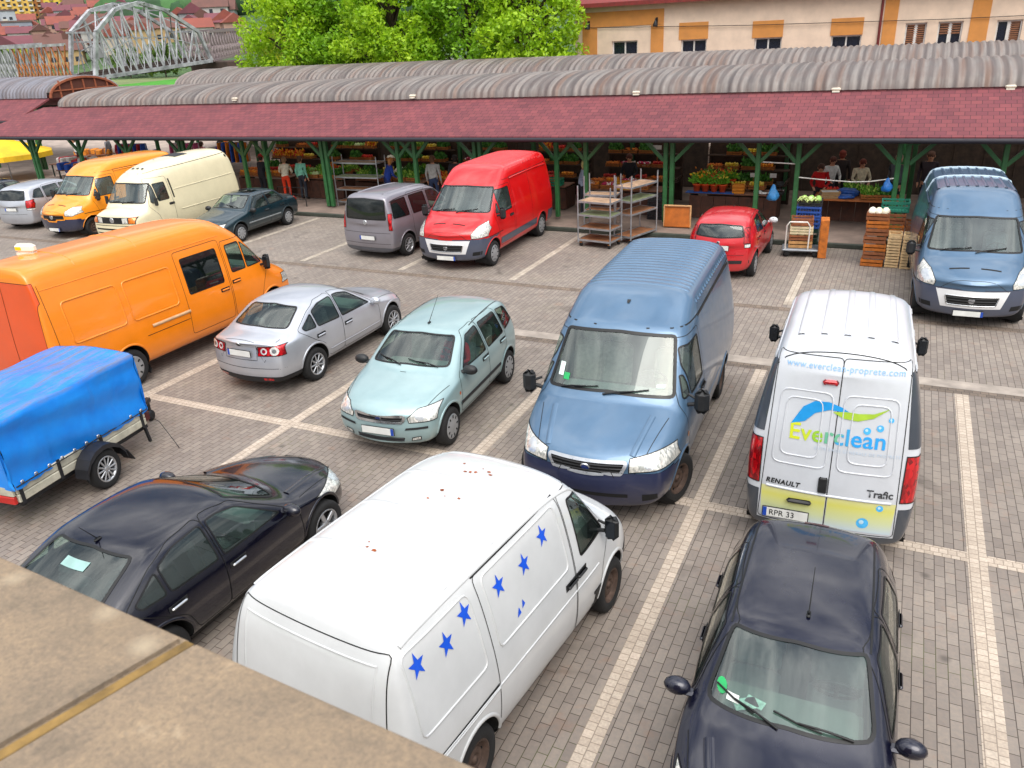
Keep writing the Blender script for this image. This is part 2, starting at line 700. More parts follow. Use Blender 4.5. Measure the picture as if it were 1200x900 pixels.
def wheel_mesh(r, w, style):
    key = (round(r, 3), round(w, 3), style)
    if key in _WH: return _WH[key]
    ri = r * (.66 if style != 'steel' else .62)
    t = MB()
    t.lathe([(ri * .96, -w * .42), (ri * 1.03, -w * .5), (r * .88, -w * .52), (r * .965, -w * .44), (r, -w * .3), (r, 0), (r, w * .3), (r * .965, w * .44), (r * .88, w * .52), (ri * 1.03, w * .5), (ri * .96, w * .42)], (0, 0, 0), 'y', 32)
    for g in (-.2, .2):
        pass
    tm = t.mesh('tyre', RUBBER())
    m = MB()
    y = w * .5
    if style == 'steel':
        m.lathe([(ri, y * .92), (ri * .9, y * .95), (ri * .86, y * .45), (ri * .7, y * .35), (ri * .6, y * .62), (ri * .35, y * .7), (ri * .3, y * .45), (ri * .2, y * .45), (ri * .18, y * .75), (0, y * .78)], (0, 0, 0), 'y', 28, 0)
        for k in range(10):
            a = 2 * math.pi * k / 10
            q = Matrix.Rotation(-a, 3, 'Y')
            m.ball(q @ Vector((ri * .74, y * .42, 0)), (ri * .07, y * .1, ri * .07), 8, 5, 1)
    elif style == 'cover':
        m.lathe([(ri * 1.02, y * .9), (ri * .97, y * 1.04), (ri * .8, y * 1.02), (ri * .4, y * 1.1), (0, y * 1.12)], (0, 0, 0), 'y', 32, 0)
        for k in range(9):
            a = 2 * math.pi * (k + .5) / 9
            q = Matrix.Rotation(-a, 3, 'Y')
            m.box(q @ Vector((ri * .76, y * 1.035, 0)), (ri * .26, y * .08, ri * .13), mi=1, rot=q)
    else:
        n = int(style[5:] or 5)
        m.lathe([(ri * 1.02, y * .9), (ri * .98, y * 1.0), (ri * .9, y * .98), (ri * .86, y * .5), (ri * .84, y * .1)], (0, 0, 0), 'y', 32, 0)
        m.lathe([(ri * .87, y * .15), (0, y * .12)], (0, 0, 0), 'y', 24, 1)
        m.lathe([(ri * .24, y * .3), (ri * .24, y * .85), (ri * .16, y * .95), (0, y * .95)], (0, 0, 0), 'y', 20, 0)
        for k in range(n):
            a = 2 * math.pi * k / n
            q = Matrix.Rotation(-a, 3, 'Y')
            ww = ri * (.3 if n <= 6 else .15)
            m.bbox(q @ Vector((ri * .56, y * .82, 0)), (ri * .72, y * .26, ww), .008, rot=q)
    rm = m.mesh('rim', [STEEL() if style == 'steel' else (mat('hubcap_silver', '#a8abae', .4, .5, .12) if style == 'cover' else ALLOY()), DARK()])
    _WH[key] = (tm, rm)
    return _WH[key]


def add_wheel(root, x, y, r, w, style, steer=0.0):
    tm, rm = wheel_mesh(r, w, style)
    e = empty('wheel', (x, y, r), (0 if y > 0 else math.pi) + steer, root)
    link('tyre', tm, e); link('rim', rm, e)
    return e


def seat_mb(mb, x, y, z, w=.48, rec=.22, rear=False):
    mb.bbox((x, y, z), (.5, w, .16), .05)
    q = Matrix.Rotation(-rec, 3, 'Y')
    hb = .46 if rear else .62
    mb.bbox((x - .30, y, z + hb * .55), (.14, w * .95, hb), .06, rot=q)
    mb.bbox((x - .28 - hb * .2, y, z + hb + .1), (.1, w * .5, .15), .05, rot=q)


def vehicle(sp, loc, rz, scale=(1, 1, 1)):
    root = empty(sp['name'], loc, rz)
    root.scale = scale
    tag(root, sp['label'], sp['cat'], sp.get('group', 'vehicles parked on the market car park'))
    sh = Shell(sp)
    bm = sh.bm
    pm = sp['paint']
    trim = MB()      # goes into the body mesh: shut lines etc. (0 paint, 1 dark, 2 trim)
    lod = sp.get('lod', 0)
    xf, xr, wr, ty, ww, style = sp['wheels']
    seal = sp.get('seal', .015)
    g = sp.get('glass') or glass('window_glass')
    gd = sp.get('glass_rear') or g

    def part(b, name, m, parent=root, off=0.0, label=None, extra=None):
        if not b.faces: b.free(); return None
        o = link(name, sh.to_mesh(b, name, m, off, extra), parent)
        if label: o['label'] = label
        return o

    def glazed(b, name, parent, m=g, w=seal, label=None):
        if not b.faces: b.free(); return None
        t = MB(); sh.rim(b, t, w, .004, .004, 0)
        o = part(b, name, m, parent, -.003, label)
        if t.v: t.build('window_seal', TRIM(), o)
        return o

    # wheel openings ------------------------------------------------------
    well = MB()
    for s in (1, -1):
        for x in (xf, xr):
            ra = wr + sp.get('arch', .055)
            k = 22
            zc = wr + sp.get('arch_up', .02)
            poly = [(x + ra * math.cos(2 * math.pi * i / k), zc + ra * math.sin(2 * math.pi * i / k)) for i in range(k)]
            poly = [(u, max(v, -.1)) for u, v in poly]
            h = sh.cut(bm, poly, 's', s, lambda c: abs(c.y) > .3, .05)
            if 'archcol' in sp:
                pass
            h.free()
            P = []
            for i in range(k // 2 + 9):
                a = -.6 + (math.pi + 1.2) * i / (k // 2 + 8)
                u, v = x + ra * math.cos(a), zc + ra * math.sin(a)
                p, n = sh.hit('s', u, max(v, .22), s)
                yy = p.y if p is not None else s * ty
                P.append((u, yy - s * .003, v)); P.append((u, yy - s * .42, v))
            f = [(2 * i, 2 * i + 1, 2 * i + 3, 2 * i + 2) for i in range(len(P) // 2 - 1)]
            well.add(P, f)
            ins = [P[i] for i in range(1, len(P), 2)]
            well.add(ins, [tuple(range(len(ins)))])
            if sp.get('lip', True):
                sh.line(trim, [(x + (ra + .016) * math.cos(a_ * .1), zc + (ra + .016) * math.sin(a_ * .1)) for a_ in range(1, 31)], 's', s, .04, mi=1 if sp.get('lip') == 'black' else 0, bead=.012, step=.5)
    well.box(((xf + xr) / 2, 0, sp.get('zb', .2) + .03), (sp['top'][0][0] - sp['top'][-1][0] - 1.1, ty * 1.3, .05))
    well.build('underbody', DARK(), root)

    # lower cladding / bumpers ---------------------------------------------
    for nm, view, poly, m in sp.get('panels', []):
        sides = (1, -1) if view == 's' else (1,)
        for s in sides:
            b = sh.cut(bm, poly, view, s, thr=.02 if view != 's' else .12)
            part(b, nm, m, root, sp.get('panel_off', .006))

    # lamps -----------------------------------------------------------------
    hl = sp.get('headmat') or lens('headlamp_lens', '#a9aca8', '#eceae2', 42)
    for key, nm, view, m in (('heads', 'headlight', 'f', hl), ('tails', 'tail_light', 'r', lens('tail_lamp_lens', '#7e0710', '#d3121c', 30)), ('clear', 'reversing_light', 'r', lens('clear_lens', '#c9c9c6', '#f3f3f0', 30)),
                             ('inds', 'indicator_light', 'f', lens('amber_lens', '#c4560a', '#f08a1c', 30)), ('fogs', 'fog_light', 'f', hl)):
        for poly in sp.get(key, []):
            for s in (1, -1):
                pl = [(u * s, v) for u, v in poly]
                if s < 0: pl = pl[::-1]
                b = sh.cut(bm, pl, view, 1, thr=sp.get('lamp_thr', .05 if view == 'f' else .16))
                if not b.faces: b.free(); continue
                t = MB(); sh.rim(b, t, .008, .004, .006, 0)
                o = part(b, nm, m, root, .004)
                if o and not lod and key == 'heads':
                    c = sum((Vector(p) for p in pl), Vector((0, 0))) / len(pl)
                    r0 = min(max(p[1] for p in pl) - min(p[1] for p in pl), .3) * .33
                    mb = MB(); cc = rnd_poly([(c.x + r0 * math.cos(a_ * .7854), c.y + r0 * math.sin(a_ * .7854)) for a_ in range(8)], r0 * .3)
                    sh.patch(mb, cc, 'f', 1, .006, 0)
                    mb.build('reflector', mat('reflector', '#dfe3e6', .2, .6, .1), o)
                if o and t.v: t.build('lamp_seal', TRIM(), o)

    for key, nm, view, m in (('ws', 'windscreen', 'f', g), ('rw', 'rear_window', 'r', gd)):
        for pi, poly in enumerate(sp.get(key, [])):
            full = poly + [(-u, v) for u, v in poly[::-1] if abs(u) > 1e-4] if sp.get(key + '_mirror', True) else poly
            b = sh.cut(bm, rnd_poly(full, .06), view, 1, thr=sp.get(key + '_thr', .14 if key == 'ws' else .2))
            glazed(b, nm, root, m, w=sp.get('frit', .03))
    # doors and windows -------------------------------------------------------
    for s in (1, -1):
        for d in sp.get('doors', []):
            if d.get('side') not in (None, s): continue
            poly = d['poly'] if lod > 1 else rnd_poly(d['poly'], d.get('r', .07))
            b = sh.cut(bm, poly, 's', s, lambda c: abs(c.y) > .35)
            wins = []
            for w in d.get('wins', []):
                wb = sh.cut(b, rnd_poly(w, d.get('wr', .05)) if lod < 2 else w, 's', s)
                wins.append(wb)
            ex = MB()
            sh.rim(b, trim, .004, .005, .003, 1) if lod < 2 else None
            o = part(b, d.get('name', 'door'), pm, root, 0, None)
            if o is None: continue
            for wb in wins: glazed(wb, 'window', o, d.get('glass', g))
            for (hx, hz) in d.get('handles', []):
                p, n = sh.hit('s', hx, hz, s)
                if p is not None:
                    mb = MB(); mb.bbox(p + n * .018, (.2, .035, .035), .012)
                    mb.box(p + n * .003, (.24, .006, .075), mi=1)
                    mb.build('handle', [d.get('hmat', pm), BLACK()], o)
        for w in sp.get('swins', []):
            wb = sh.cut(bm, rnd_poly(w, .05) if lod < 2 else w, 's', s, lambda c: abs(c.y) > .3)
            glazed(wb, 'side_window', root, sp.get('glass_side', g))
    # rear doors (barn doors / tailgate)
    for d in sp.get('rdoors', []):
        b = sh.cut(bm, rnd_poly(d['poly'], .05), 'r', 1, thr=.1)
        wbs = [sh.cut(b, rnd_poly(w, .06), 'r', 1) for w in d.get('wins', [])]
        sh.rim(b, trim, .005, .004, .003, 1)
        o = part(b, d.get('name', 'rear_door'), d.get('mat', pm), root)
        for wb in wbs: glazed(wb, 'rear_window', o, gd)
    # bonnet shut line and other lines
    for ln in sp.get('lines', []):
        pts, view = ln[0], ln[1]
        kw = ln[2] if len(ln) > 2 else {}
        for s in ((1, -1) if (view == 's' or kw.get('mirror')) else (1,)):
            if kw.get('side') not in (None, s): continue
            pp = [(u, v * s) for u, v in pts] if view == 't' else ([(u * s, v) for u, v in pts] if view in 'fr' else pts)
            sh.line(trim, pp, view, s, kw.get('w', .009), mi=kw.get('mi', 1), bead=kw.get('bead', 0), step=kw.get('step', .08))
    # grille ------------------------------------------------------------------
    for gr in sp.get('grilles', []):
        poly = gr['poly']; full = poly + [(-u, v) for u, v in poly[::-1] if abs(u) > 1e-4]
        b = sh.cut(bm, rnd_poly(full, .03), 'f', 1, thr=.02)
        ex = MB()
        if not b.faces:
            b.free()
            sh.patch(ex, rnd_poly(full, .03), 'f', 1, .010, 0)
            if gr.get('frame'):
                q = rnd_poly(full, .03); sh.line(ex, q + [q[0]], 'f', 1, .03, mi=1, bead=.018, step=.1)
            for i in range(gr.get('bars', 4)):
                zz = [p[1] for p in poly]; z = min(zz) + (max(zz) - min(zz)) * (i + .7) / (gr.get('bars', 4) + .4)
                sh.line(ex, [(-max(p[0] for p in poly) * .94, z), (max(p[0] for p in poly) * .94, z)], 'f', 1, .022, mi=2, bead=.022)
            ex.build(gr.get('name', 'grille'), [gr.get('mat', DARK()), gr.get('frame') or pm, gr.get('barmat', BLACK())], root)
            continue
        if gr.get('frame'): sh.rim(b, ex, .012, .03, .012, 1)
        zz = [p[1] for p in poly]; um = max(p[0] for p in poly)
        nb = gr.get('bars', 4)
        for i in range(nb):
            z = min(zz) + (max(zz) - min(zz)) * (i + .7) / (nb + .4)
            sh.line(ex, [(-um * .94, z), (um * .94, z)], 'f', 1, .022, mi=2, bead=.012)
        part(b, gr.get('name', 'grille'), [gr.get('mat', DARK()), gr.get('frame') or pm, gr.get('barmat', BLACK())], root, -.004, None, ex)
    # badge, plates -------------------------------------------------------------
    for (view, u, v, r_, m) in sp.get('badges', []):
        p, n = sh.hit(view, u, v)
        if p is not None:
            mb = MB()
            q = n.to_track_quat('Y', 'Z').to_matrix()
            mb2 = MB(); mb2.lathe([(r_, -.004), (r_, .01), (r_ * .82, .014)], (0, 0, 0), 'y', 20, 0); mb2.lathe([(r_ * .82, .013), (0, .015)], (0, 0, 0), 'y', 20, 1)
            mb.v = [tuple(p + q @ Vector(x)) for x in mb2.v]; mb.f = mb2.f; mb.m = mb2.m; mb.sm = mb2.sm
            mb.build('badge', [CHROME(), m], root)
    for (view, u, v, tilt) in sp.get('plates', []):
        p, n = sh.hit(view, u, v)
        if p is not None:
            sgn = 1 if view == 'f' else -1
            q = Matrix.Rotation(-tilt * sgn, 3, 'Y')
            c = p + Vector((sgn * .022, 0, 0))
            mb = MB(); mb.bbox(c, (.016, .54, .125), .006, rot=q, mi=2)
            mb.box(c + q @ Vector((sgn * .009, 0, 0)), (.004, .52, .11), rot=q, mi=0)
            mb.box(c + q @ Vector((sgn * .011, -sgn * -.237 if view == 'f' else .237, 0)), (.003, .045, .11), rot=q, mi=1)
            o = mb.build('number_plate', [mat('plate_white', '#d9dad6', .4, var=.06), mat('plate_blue', '#1c47a8', .4, var=.05), BLACK()], root)
            if sp.get('plate_text') and view == 'r':
                text_on(o, sp['plate_text'], c + q @ Vector((sgn * .0125, .19, -.035)), Matrix(((0, 0, -1), (-1, 0, 0), (0, 1, 0))), .1, DARK())
    # mirrors ---------------------------------------------------------------------
    if sp.get('mirror'):
        mx, mz, kind = sp['mirror'][:3]
        for s in (1, -1):
            p, n = sh.hit('s', mx, mz, s)
            if p is None: continue
            mb = MB()
            if kind == 'van':
                q = sp['mirror'][4] if len(sp['mirror']) > 4 else .9
                mb.tube([p, p + Vector((0, s * .1 * q, .02))], .03 * q, 8)
                mb.tube([p + Vector((0, 0, .16 * q)), p + Vector((.02, s * .1 * q, .12 * q))], .02 * q, 8)
                c = p + Vector((.02, s * .19 * q, .08 * q))
                mb.bbox(c, (.13 * q, .2 * q, .34 * q), .06 * q)
                mb.box(c + Vector((-.066 * q, 0, 0)), (.006, .13 * q, .25 * q), mi=1)
            elif kind == 'old':
                mb.tube([p, p + Vector((.02, s * .12, .02))], .014, 8)
                c = p + Vector((.0, s * .16, .06)); mb.bbox(c, (.05, .14, .26), .025)
                mb.box(c + Vector((-.027, 0, 0)), (.006, .11, .22), mi=1)
            else:
                mb.bbox(p + Vector((0, s * .03, -.02)), (.09, .12, .05), .02)
                c = p + Vector((.0, s * .14, .02)); mb.ball(c, (.08, .12, .08), 14, 9)
                mb.lathe([(0, -.062), (.055, -.062), (.06, -.05)], c, 'x', 14, mi=1)
            mb.build('mirror', [sp['mirror'][3] if len(sp['mirror']) > 3 else pm, mat('mirror_glass', '#2a2f36', .12, .6, .1)], root)
    # wipers
    for a, b_ in sp.get('wipers', []):
        pa, na = sh.hit('f', *a); pb, nb_ = sh.hit('f', *b_)
        if pa is None or pb is None: continue
        mb = MB()
        mb.tube([pa + na * .015, (pa * .5 + pb * .5) + na * .045, pb + nb_ * .03], [.012, .01, .008], 6)
        d = (pb - pa).normalized()
        mid = pb
        e1, n1 = sh.hit('f', b_[0] + (b_[0] - a[0]) * .45, b_[1] + (b_[1] - a[1]) * .45)
        e2, n2 = sh.hit('f', b_[0] - (b_[0] - a[0]) * .45, b_[1] - (b_[1] - a[1]) * .45)
        if e1 is not None and e2 is not None: mb.tube([e2 + n2 * .016, pb + nb_ * .016, e1 + n1 * .016], .009, 6)
        mb.build('wiper', TRIM(), root)
    # antenna
    if sp.get('antenna'):
        ax, ay, dx, L = sp['antenna']
        p, n = sh.hit('t', ax, ay)
        mb = MB(); mb.bbox(p + Vector((0, 0, .012)), (.09, .035, .03), .012)
        mb.tube([p + Vector((0, 0, .02)), p + Vector((dx * L, 0, L * (1 - dx * dx) ** .5))], [.006, .003], 6)
        mb.build('antenna', TRIM(), root)
    # bodywork itself
    for f in sp.get('extra', []): f(sh, trim, root)
    body = part(bm, 'body', [pm, mat('shut_line', '#08090a', .7), TRIM(), sp.get('mat3', pm)], root, 0, None, trim)
    # cabin ------------------------------------------------------------------
    cb = sp.get('cabin')
    if cb:
        xw, xs, zd, hw = cb['dash'], cb['seats'], cb['z'], cb['hw']
        mb = MB()
        mb.bbox((xw, 0, zd - .04), (cb.get('dd', .5), hw * 1.66, .09), .04)
        mb.box((xw + .02, 0, zd - .24), (cb.get('dd', .5) * .6, hw * 1.6, .34))
        mb.build('dashboard', mat('dash_plastic', cb.get('dashcol', '#3b3d3e'), .7, var=.15), root)
        mb = MB()
        sx = cb.get('wheel_side', 1)
        q = Matrix.Rotation(.5, 3, 'Y')
        ring = [Vector((xw - .36, sx * hw * .5, zd + .06)) + q @ Vector((0, .18 * math.cos(2 * math.pi * i / 16), .18 * math.sin(2 * math.pi * i / 16))) for i in range(17)]
        mb.tube(ring, .014, 6)
        mb.bar(ring[0], ring[8], .03); mb.bar(ring[4], ring[12], .03)
        mb.build('steering_wheel', BLACK(), root)
        for (x, y) in xs:
            mb = MB(); seat_mb(mb, x, y, zd - cb.get('sz', .44), cb.get('sw', .48), rear=x < -.6)
            mb.build('seat', mat('seat_cloth' + cb.get('seatcol', ''), cb.get('seatcol', '#4a4b4d'), .9, var=.2, vs=20), root)
        fl = MB(); fl.box((cb['fx'], 0, .42), (cb['fl'], hw * 1.75, .03))
        if cb.get('bulk'):
            fl.box((cb['bulk'], 0, .42 + cb.get('bh', 1.3) / 2), (.03, hw * 1.7, cb.get('bh', 1.3)))
        fl.build('cabin_floor', mat('cabin_carpet', '#232427', .95, var=.2), root)
    for s in (1, -1):
        for x in (xf, xr):
            add_wheel(root, x, s * (ty - ww / 2), wr, ww, style if not (isinstance(style, tuple)) else style[0 if x == xf else 1], sp.get('steer', 0) if x == xf else 0)
    bpy.data.meshes.remove(sh.me0)
    return root, sh


def text_on(parent, txt, origin, M, size, m, name='lettering', spacing=1.0, shear=0.0, extrude=.001):
    cu = bpy.data.curves.new('t', 'FONT'); cu.body = txt; cu.size = size; cu.extrude = extrude; cu.space_character = spacing; cu.shear = shear
    ob = bpy.data.objects.new('t', cu); COL.objects.link(ob)
    dg = bpy.context.evaluated_depsgraph_get()
    me = bpy.data.meshes.new_from_object(ob.evaluated_get(dg))
    bpy.data.objects.remove(ob); bpy.data.curves.remove(cu)
    for v in me.vertices: v.co = M @ v.co + Vector(origin)
    me.materials.clear(); me.materials.append(m)
    return link(name, me, parent)
# ---------------------------------------------------------------- the vehicles of the photograph (front = +x, metres)
def circ(u, v, r, n=14, rv=None):
    return [(u + r * math.cos(2 * math.pi * i / n), v + (rv or r) * math.sin(2 * math.pi * i / n)) for i in range(n)]


GL = lambda: glass('window_glass', '#cfe3da', 1.8, .03, '#9fb8b4')
GLW = lambda: glass('windscreen_glass', '#dcebe4', 1.85, .06, '#b4c9c2')
GLD = lambda: glass('dark_window_glass', '#3a4544', 1.65, .05, '#5c6b6c')
EXTRAS = {}


def decal(view, poly, m, name='sticker', off=.006, mirror=False, side=1, label=None, step=.05):
    def f(sh, trim, root):
        for s in ((1, -1) if mirror else (side,)):
            mb = MB()
            pl = [(u * s, v) for u, v in poly] if view in 'fr' else poly
            sh.patch(mb, pl, view, s, off, 0, step)
            if mb.f:
                o = mb.build(name, m() if callable(m) else m, root)
                if label: o['label'] = label
    return f


def rails(x0, x1, y, m, h=.05):
    def f(sh, trim, root):
        for s in (1, -1):
            pts = []
            for i in range(9):
                x = x0 + (x1 - x0) * i / 8
                p, n = sh.hit('t', x, y * s)
                if p is not None: pts.append(p + Vector((0, 0, h if 0 < i < 8 else .005)))
            mb = MB(); mb.tube(pts, .016, 6); mb.build('roof_rail', m, root)
    return f


def ribs(xs=None, ys=None, a=0, b=0, w=.06, h=.012, mi=0):
    def f(sh, trim, root):
        for x in xs or []: sh.line(trim, [(x, a), (x, b)], 't', 1, w, mi=mi, bead=h, step=.12)
        for y in ys or []: sh.line(trim, [(a, y), (b, y)], 't', 1, w, mi=mi, bead=h, step=.25)
    return f


def lettering(view, txt, u, v, size, m, side=1, off=.006, name='lettering', spacing=1.0, shear=0.0, ucol=None, bold=0.0, slope=0.0):
    """writing laid on the bodywork; u,v is the left end of the base line as one reads it"""
    def f(sh, trim, root):
        cu = bpy.data.curves.new('t', 'FONT'); cu.body = txt; cu.size = size; cu.space_character = spacing; cu.shear = shear; cu.resolution_u = 3; cu.offset = bold
        ob = bpy.data.objects.new('t', cu); COL.objects.link(ob)
        dg = bpy.context.evaluated_depsgraph_get()
        me = bpy.data.meshes.new_from_object(ob.evaluated_get(dg))
        bpy.data.objects.remove(ob); bpy.data.curves.remove(cu)
        sg = {'r': -1, 'f': 1, 's': side}[view] if view != 't' else 1
        xm = max((q.co.x for q in me.vertices), default=1)
        mats = m if isinstance(m, list) else [m]
        fx = {}
        for q in me.vertices:
            x0 = q.co.x
            uu = u + (q.co.x * (-1 if (view == 's' and side == 1) else 1) if view in 'st' else q.co.x * (-1 if view == 'r' else 1)); vv = v + q.co.y + slope * q.co.x
            p, n = sh.hit(view, uu, vv, side)
            if p is not None: q.co = p + n * off
            fx[q.index] = x0
        me.materials.clear()
        for k in mats: me.materials.append(k)
        if len(mats) > 1:
            for pl in me.polygons: pl.material_index = min(len(mats) - 1, int(fx[pl.vertices[0]] / xm * len(mats)))
        link(name, me, root)
    return f


def bars_side(side, x0, x1, z, w, h, m, name='moulding'):
    def f(sh, trim, root):
        for s in ((1, -1) if side is None else (side,)):
            mb = MB(); sh.line(mb, [(x0, z), (x1, z)], 's', s, w, bead=h, step=.15)
            if mb.f: mb.build(name, m() if callable(m) else m, root)
    return f


SEDAN_TAIL = [(.2, .1), (.36, .0), (.5, -.03), (.66, -.01), (.8, .03), (1.0, .05)]
NOSE = [(.2, -.08), (.34, .0), (.48, .02), (.62, -.02), (.75, -.07)]
CAR_CABIN = lambda **k: dict(dict(dash=.62, seats=[(-.05, .36), (-.05, -.36), (-.82, .36), (-.82, -.36)], z=.92, hw=.7, fx=-.1, fl=2.6), **k)


def spec_fusion():
    return dict(name='parked_car', cat='car', label='pale teal hatchback facing the camera with a driver in red at the wheel',
        top=[(2.0, .72, .22), (1.9, .82, .22), (1.55, .93, .14), (1.1, 1.03, .14), (.98, 1.06, .2, .2), (.28, 1.46, .14, .1), (.12, 1.50, .1), (-.6, 1.54, .04), (-1.3, 1.52, 0), (-1.72, 1.47, -.06), (-1.83, 1.40, -.1, .2), (-1.97, 1.05, -.14), (-2.0, .92, -.16)],
        belt=[(2, .64), (1.2, .86), (.9, .93), (0, .95), (-1.5, 1.0), (-2, .86)], plan=[(2.0, .74), (1.85, .80), (1.4, .85), (.5, .86), (-1.2, .86), (-1.75, .84), (-2, .77)], tumble=.30,
        nose=NOSE, tail=[(.2, .06), (.4, -.02), (.6, -.02), (.8, .02), (1, .04)], paint=paint('teal_paint', '#97b1b3', .35, .35),
        wheels=(1.22, -1.27, .305, .86, .19, 'cover'), glass=GL(),
        ws=[[(0, 1.115), (.66, 1.085), (.555, 1.415), (0, 1.445)]], rw=[[(0, 1.06), (.6, 1.06), (.54, 1.38), (0, 1.41)]],
        doors=[dict(poly=[(.80, .36), (.80, .93), (.68, 1.0), (.10, 1.445), (-.36, 1.475), (-.36, .36)], wins=[[(.60, 1.0), (.10, 1.39), (-.32, 1.425), (-.32, 1.0)]], handles=[(-.22, .90)]),
               dict(poly=[(-.36, .36), (-.36, 1.475), (-1.13, 1.465), (-1.19, 1.02), (-1.17, .76), (-.98, .62), (-.87, .36)], wins=[[(-.41, 1.0), (-.41, 1.425), (-1.09, 1.415), (-1.13, 1.03)]], handles=[(-1.02, .92)])],
        swins=[[(-1.21, 1.04), (-1.18, 1.41), (-1.58, 1.36), (-1.70, 1.10)]],
        heads=[[(.46, .60), (.44, .68), (.56, .79), (.80, .82), (.80, .62)]], fogs=[[(.48, .31), (.62, .33), (.62, .39), (.5, .37)]],
        grilles=[dict(poly=[(0, .61), (.36, .61), (.39, .70), (0, .70)], bars=2, frame=CHROME()), dict(poly=[(0, .29), (.36, .29), (.40, .365), (0, .36)], bars=2, name='lower_grille')],
        badges=[('f', 0, .665, .05, mat('badge_navy', '#1b2f6e', .3))], plates=[('f', 0, .475, .0), ('r', 0, .72, 0)],
        tails=[[(.62, .72), (.62, 1.1), (.76, 1.1), (.78, .72)]],
        extra=[bars_side(None, .84, -.86, .53, .07, .014, BLACK), decal('f', [(.4, .49), (.42, .525), (.72, .55), (.72, .515)], BLACK, 'bumper_strip', .01, True), decal('s', circ(.87, .72, .03, 8), lens('amber_lens', '#c4560a', '#f08a1c', 30), 'side_indicator', .006, True)],
        lines=[([(1.05, .78), (1.9, .60)], 't', dict(mirror=True)), ([(1.02, -.05), (1.02, .05)], 't', dict(mi=1)), ([(-.2, .605), (-1.6, .55)], 't', dict(mirror=True, w=.016, mi=2))],
        mirror=(.62, 1.0, 'car', BLACK()), wipers=[((.5, 1.09), (.15, 1.14)), ((-.1, 1.10), (-.42, 1.14))], antenna=(-.02, 0, -.75, .55),
        cabin=CAR_CABIN(dash=.55, z=1.0, hw=.68, seats=[(-.15, .36), (-.15, -.36), (-1.05, .3), (-1.05, -.3)], seatcol='#6f7873', dashcol='#5b6661'))


def spec_jetta():
    return dict(name='parked_car', cat='car', label='silver saloon seen from behind with round red tail lamps, beside the long orange van',
        top=[(2.26, .68, .25), (2.15, .76, .24), (1.7, .88, .16), (1.15, .98, .14), (1.0, 1.01, .18), (.25, 1.38, .14, .1), (.05, 1.43, .08), (-.4, 1.46, .02), (-.95, 1.43, -.06), (-1.18, 1.37, -.12, .15), (-1.72, 1.09, -.16, .1), (-1.84, 1.07, -.14), (-2.15, 1.05, -.16, .1), (-2.25, 1.0, -.2)],
        belt=[(2.26, .6), (1, .87), (0, .9), (-1.5, .96), (-2.25, .9)], plan=[(2.26, .68), (2.05, .8), (1.5, .875), (.3, .89), (-1.2, .89), (-1.8, .86), (-2.25, .77)], tumble=.34,
        nose=NOSE, tail=SEDAN_TAIL, paint=paint('silver_paint', '#bcc0c8', .55, .34), wheels=(1.39, -1.19, .315, .89, .2, 'alloy9'), glass=GL(), arch=.06,
        ws=[[(0, 1.06), (.66, 1.03), (.54, 1.36), (0, 1.385)]], rw=[[(0, 1.12), (.63, 1.10), (.53, 1.355), (0, 1.385)]],
        doors=[dict(poly=[(.95, .34), (.90, .84), (.76, .94), (.16, 1.35), (-.12, 1.40), (-.315, 1.41), (-.315, .34)], wins=[[(.66, .945), (.15, 1.30), (-.10, 1.355), (-.28, 1.362), (-.28, .955)]], handles=[(-.14, .80)]),
               dict(poly=[(-.315, .34), (-.315, 1.41), (-.75, 1.39), (-1.08, 1.285), (-1.5, 1.04), (-1.14, .78), (-.9, .64), (-.77, .34)], wins=[[(-.35, .955), (-.35, 1.362), (-.75, 1.34), (-1.0, 1.262), (-1.0, .985)], [(-1.04, .985), (-1.04, 1.245), (-1.38, 1.06), (-1.34, 1.0)]], handles=[(-.98, .83)])],
        heads=[[(.45, .52), (.45, .66), (.72, .70), (.74, .56)]], tails=[[(.38, .76), (.38, .93), (.80, .95), (.82, .77)]],
        grilles=[dict(poly=[(0, .34), (.38, .34), (.34, .66), (0, .66)], bars=5, frame=CHROME())],
        badges=[('r', 0, .955, .05, mat('badge_dark', '#22252c', .3))], plates=[('r', 0, .80, 0)],
        panels=[('bumper_valance', 'r', [(-1, .1), (1, .1), (1, .365), (-1, .365)], BLACK()), ('bumper_valance', 's', [(-2.4, .1), (-1.55, .1), (-1.57, .365), (-2.4, .365)], BLACK())],
        extra=[decal('r', circ(.50, .85, .062), lens('clear_lens', '#c9c9c6', '#f3f3f0', 30), 'lamp_ring', .009, True), decal('r', circ(.50, .85, .035, 10), lens('tail_lamp_lens', '#7e0710', '#d3121c', 30), 'lamp_ring', .012, True),
               decal('r', circ(.685, .855, .078), lens('clear_lens', '#c9c9c6', '#f3f3f0', 30), 'lamp_ring', .009, True), decal('r', circ(.685, .855, .04, 10), mat('lamp_silver', '#9a9da0', .2, .7), 'lamp_ring', .012, True),
               decal('r', [(.42, .30), (.42, .345), (.6, .345), (.6, .30)], lens('tail_lamp_lens', '#7e0710', '#d3121c', 30), 'reflector', .012, True), bars_side(None, .9, -.75, .46, .03, .008, paint('silver_paint', '#bcc0c8'))],
        lines=[([(-1.84, .68), (-2.12, .66), (-2.12, 0)], 't', dict(mirror=True)), ([(.36, .93), (.36, .68), (0, .68)], 'r', dict(mirror=True)), ([(1.05, .78), (2.1, .55)], 't', dict(mirror=True)), ([(.75, .52), (.80, .54)], 'r', dict(mirror=True)), ([(-.81, .53), (.81, .53)], 'r')],
        mirror=(.70, .95, 'car'), cabin=CAR_CABIN(dash=.62, z=.9))


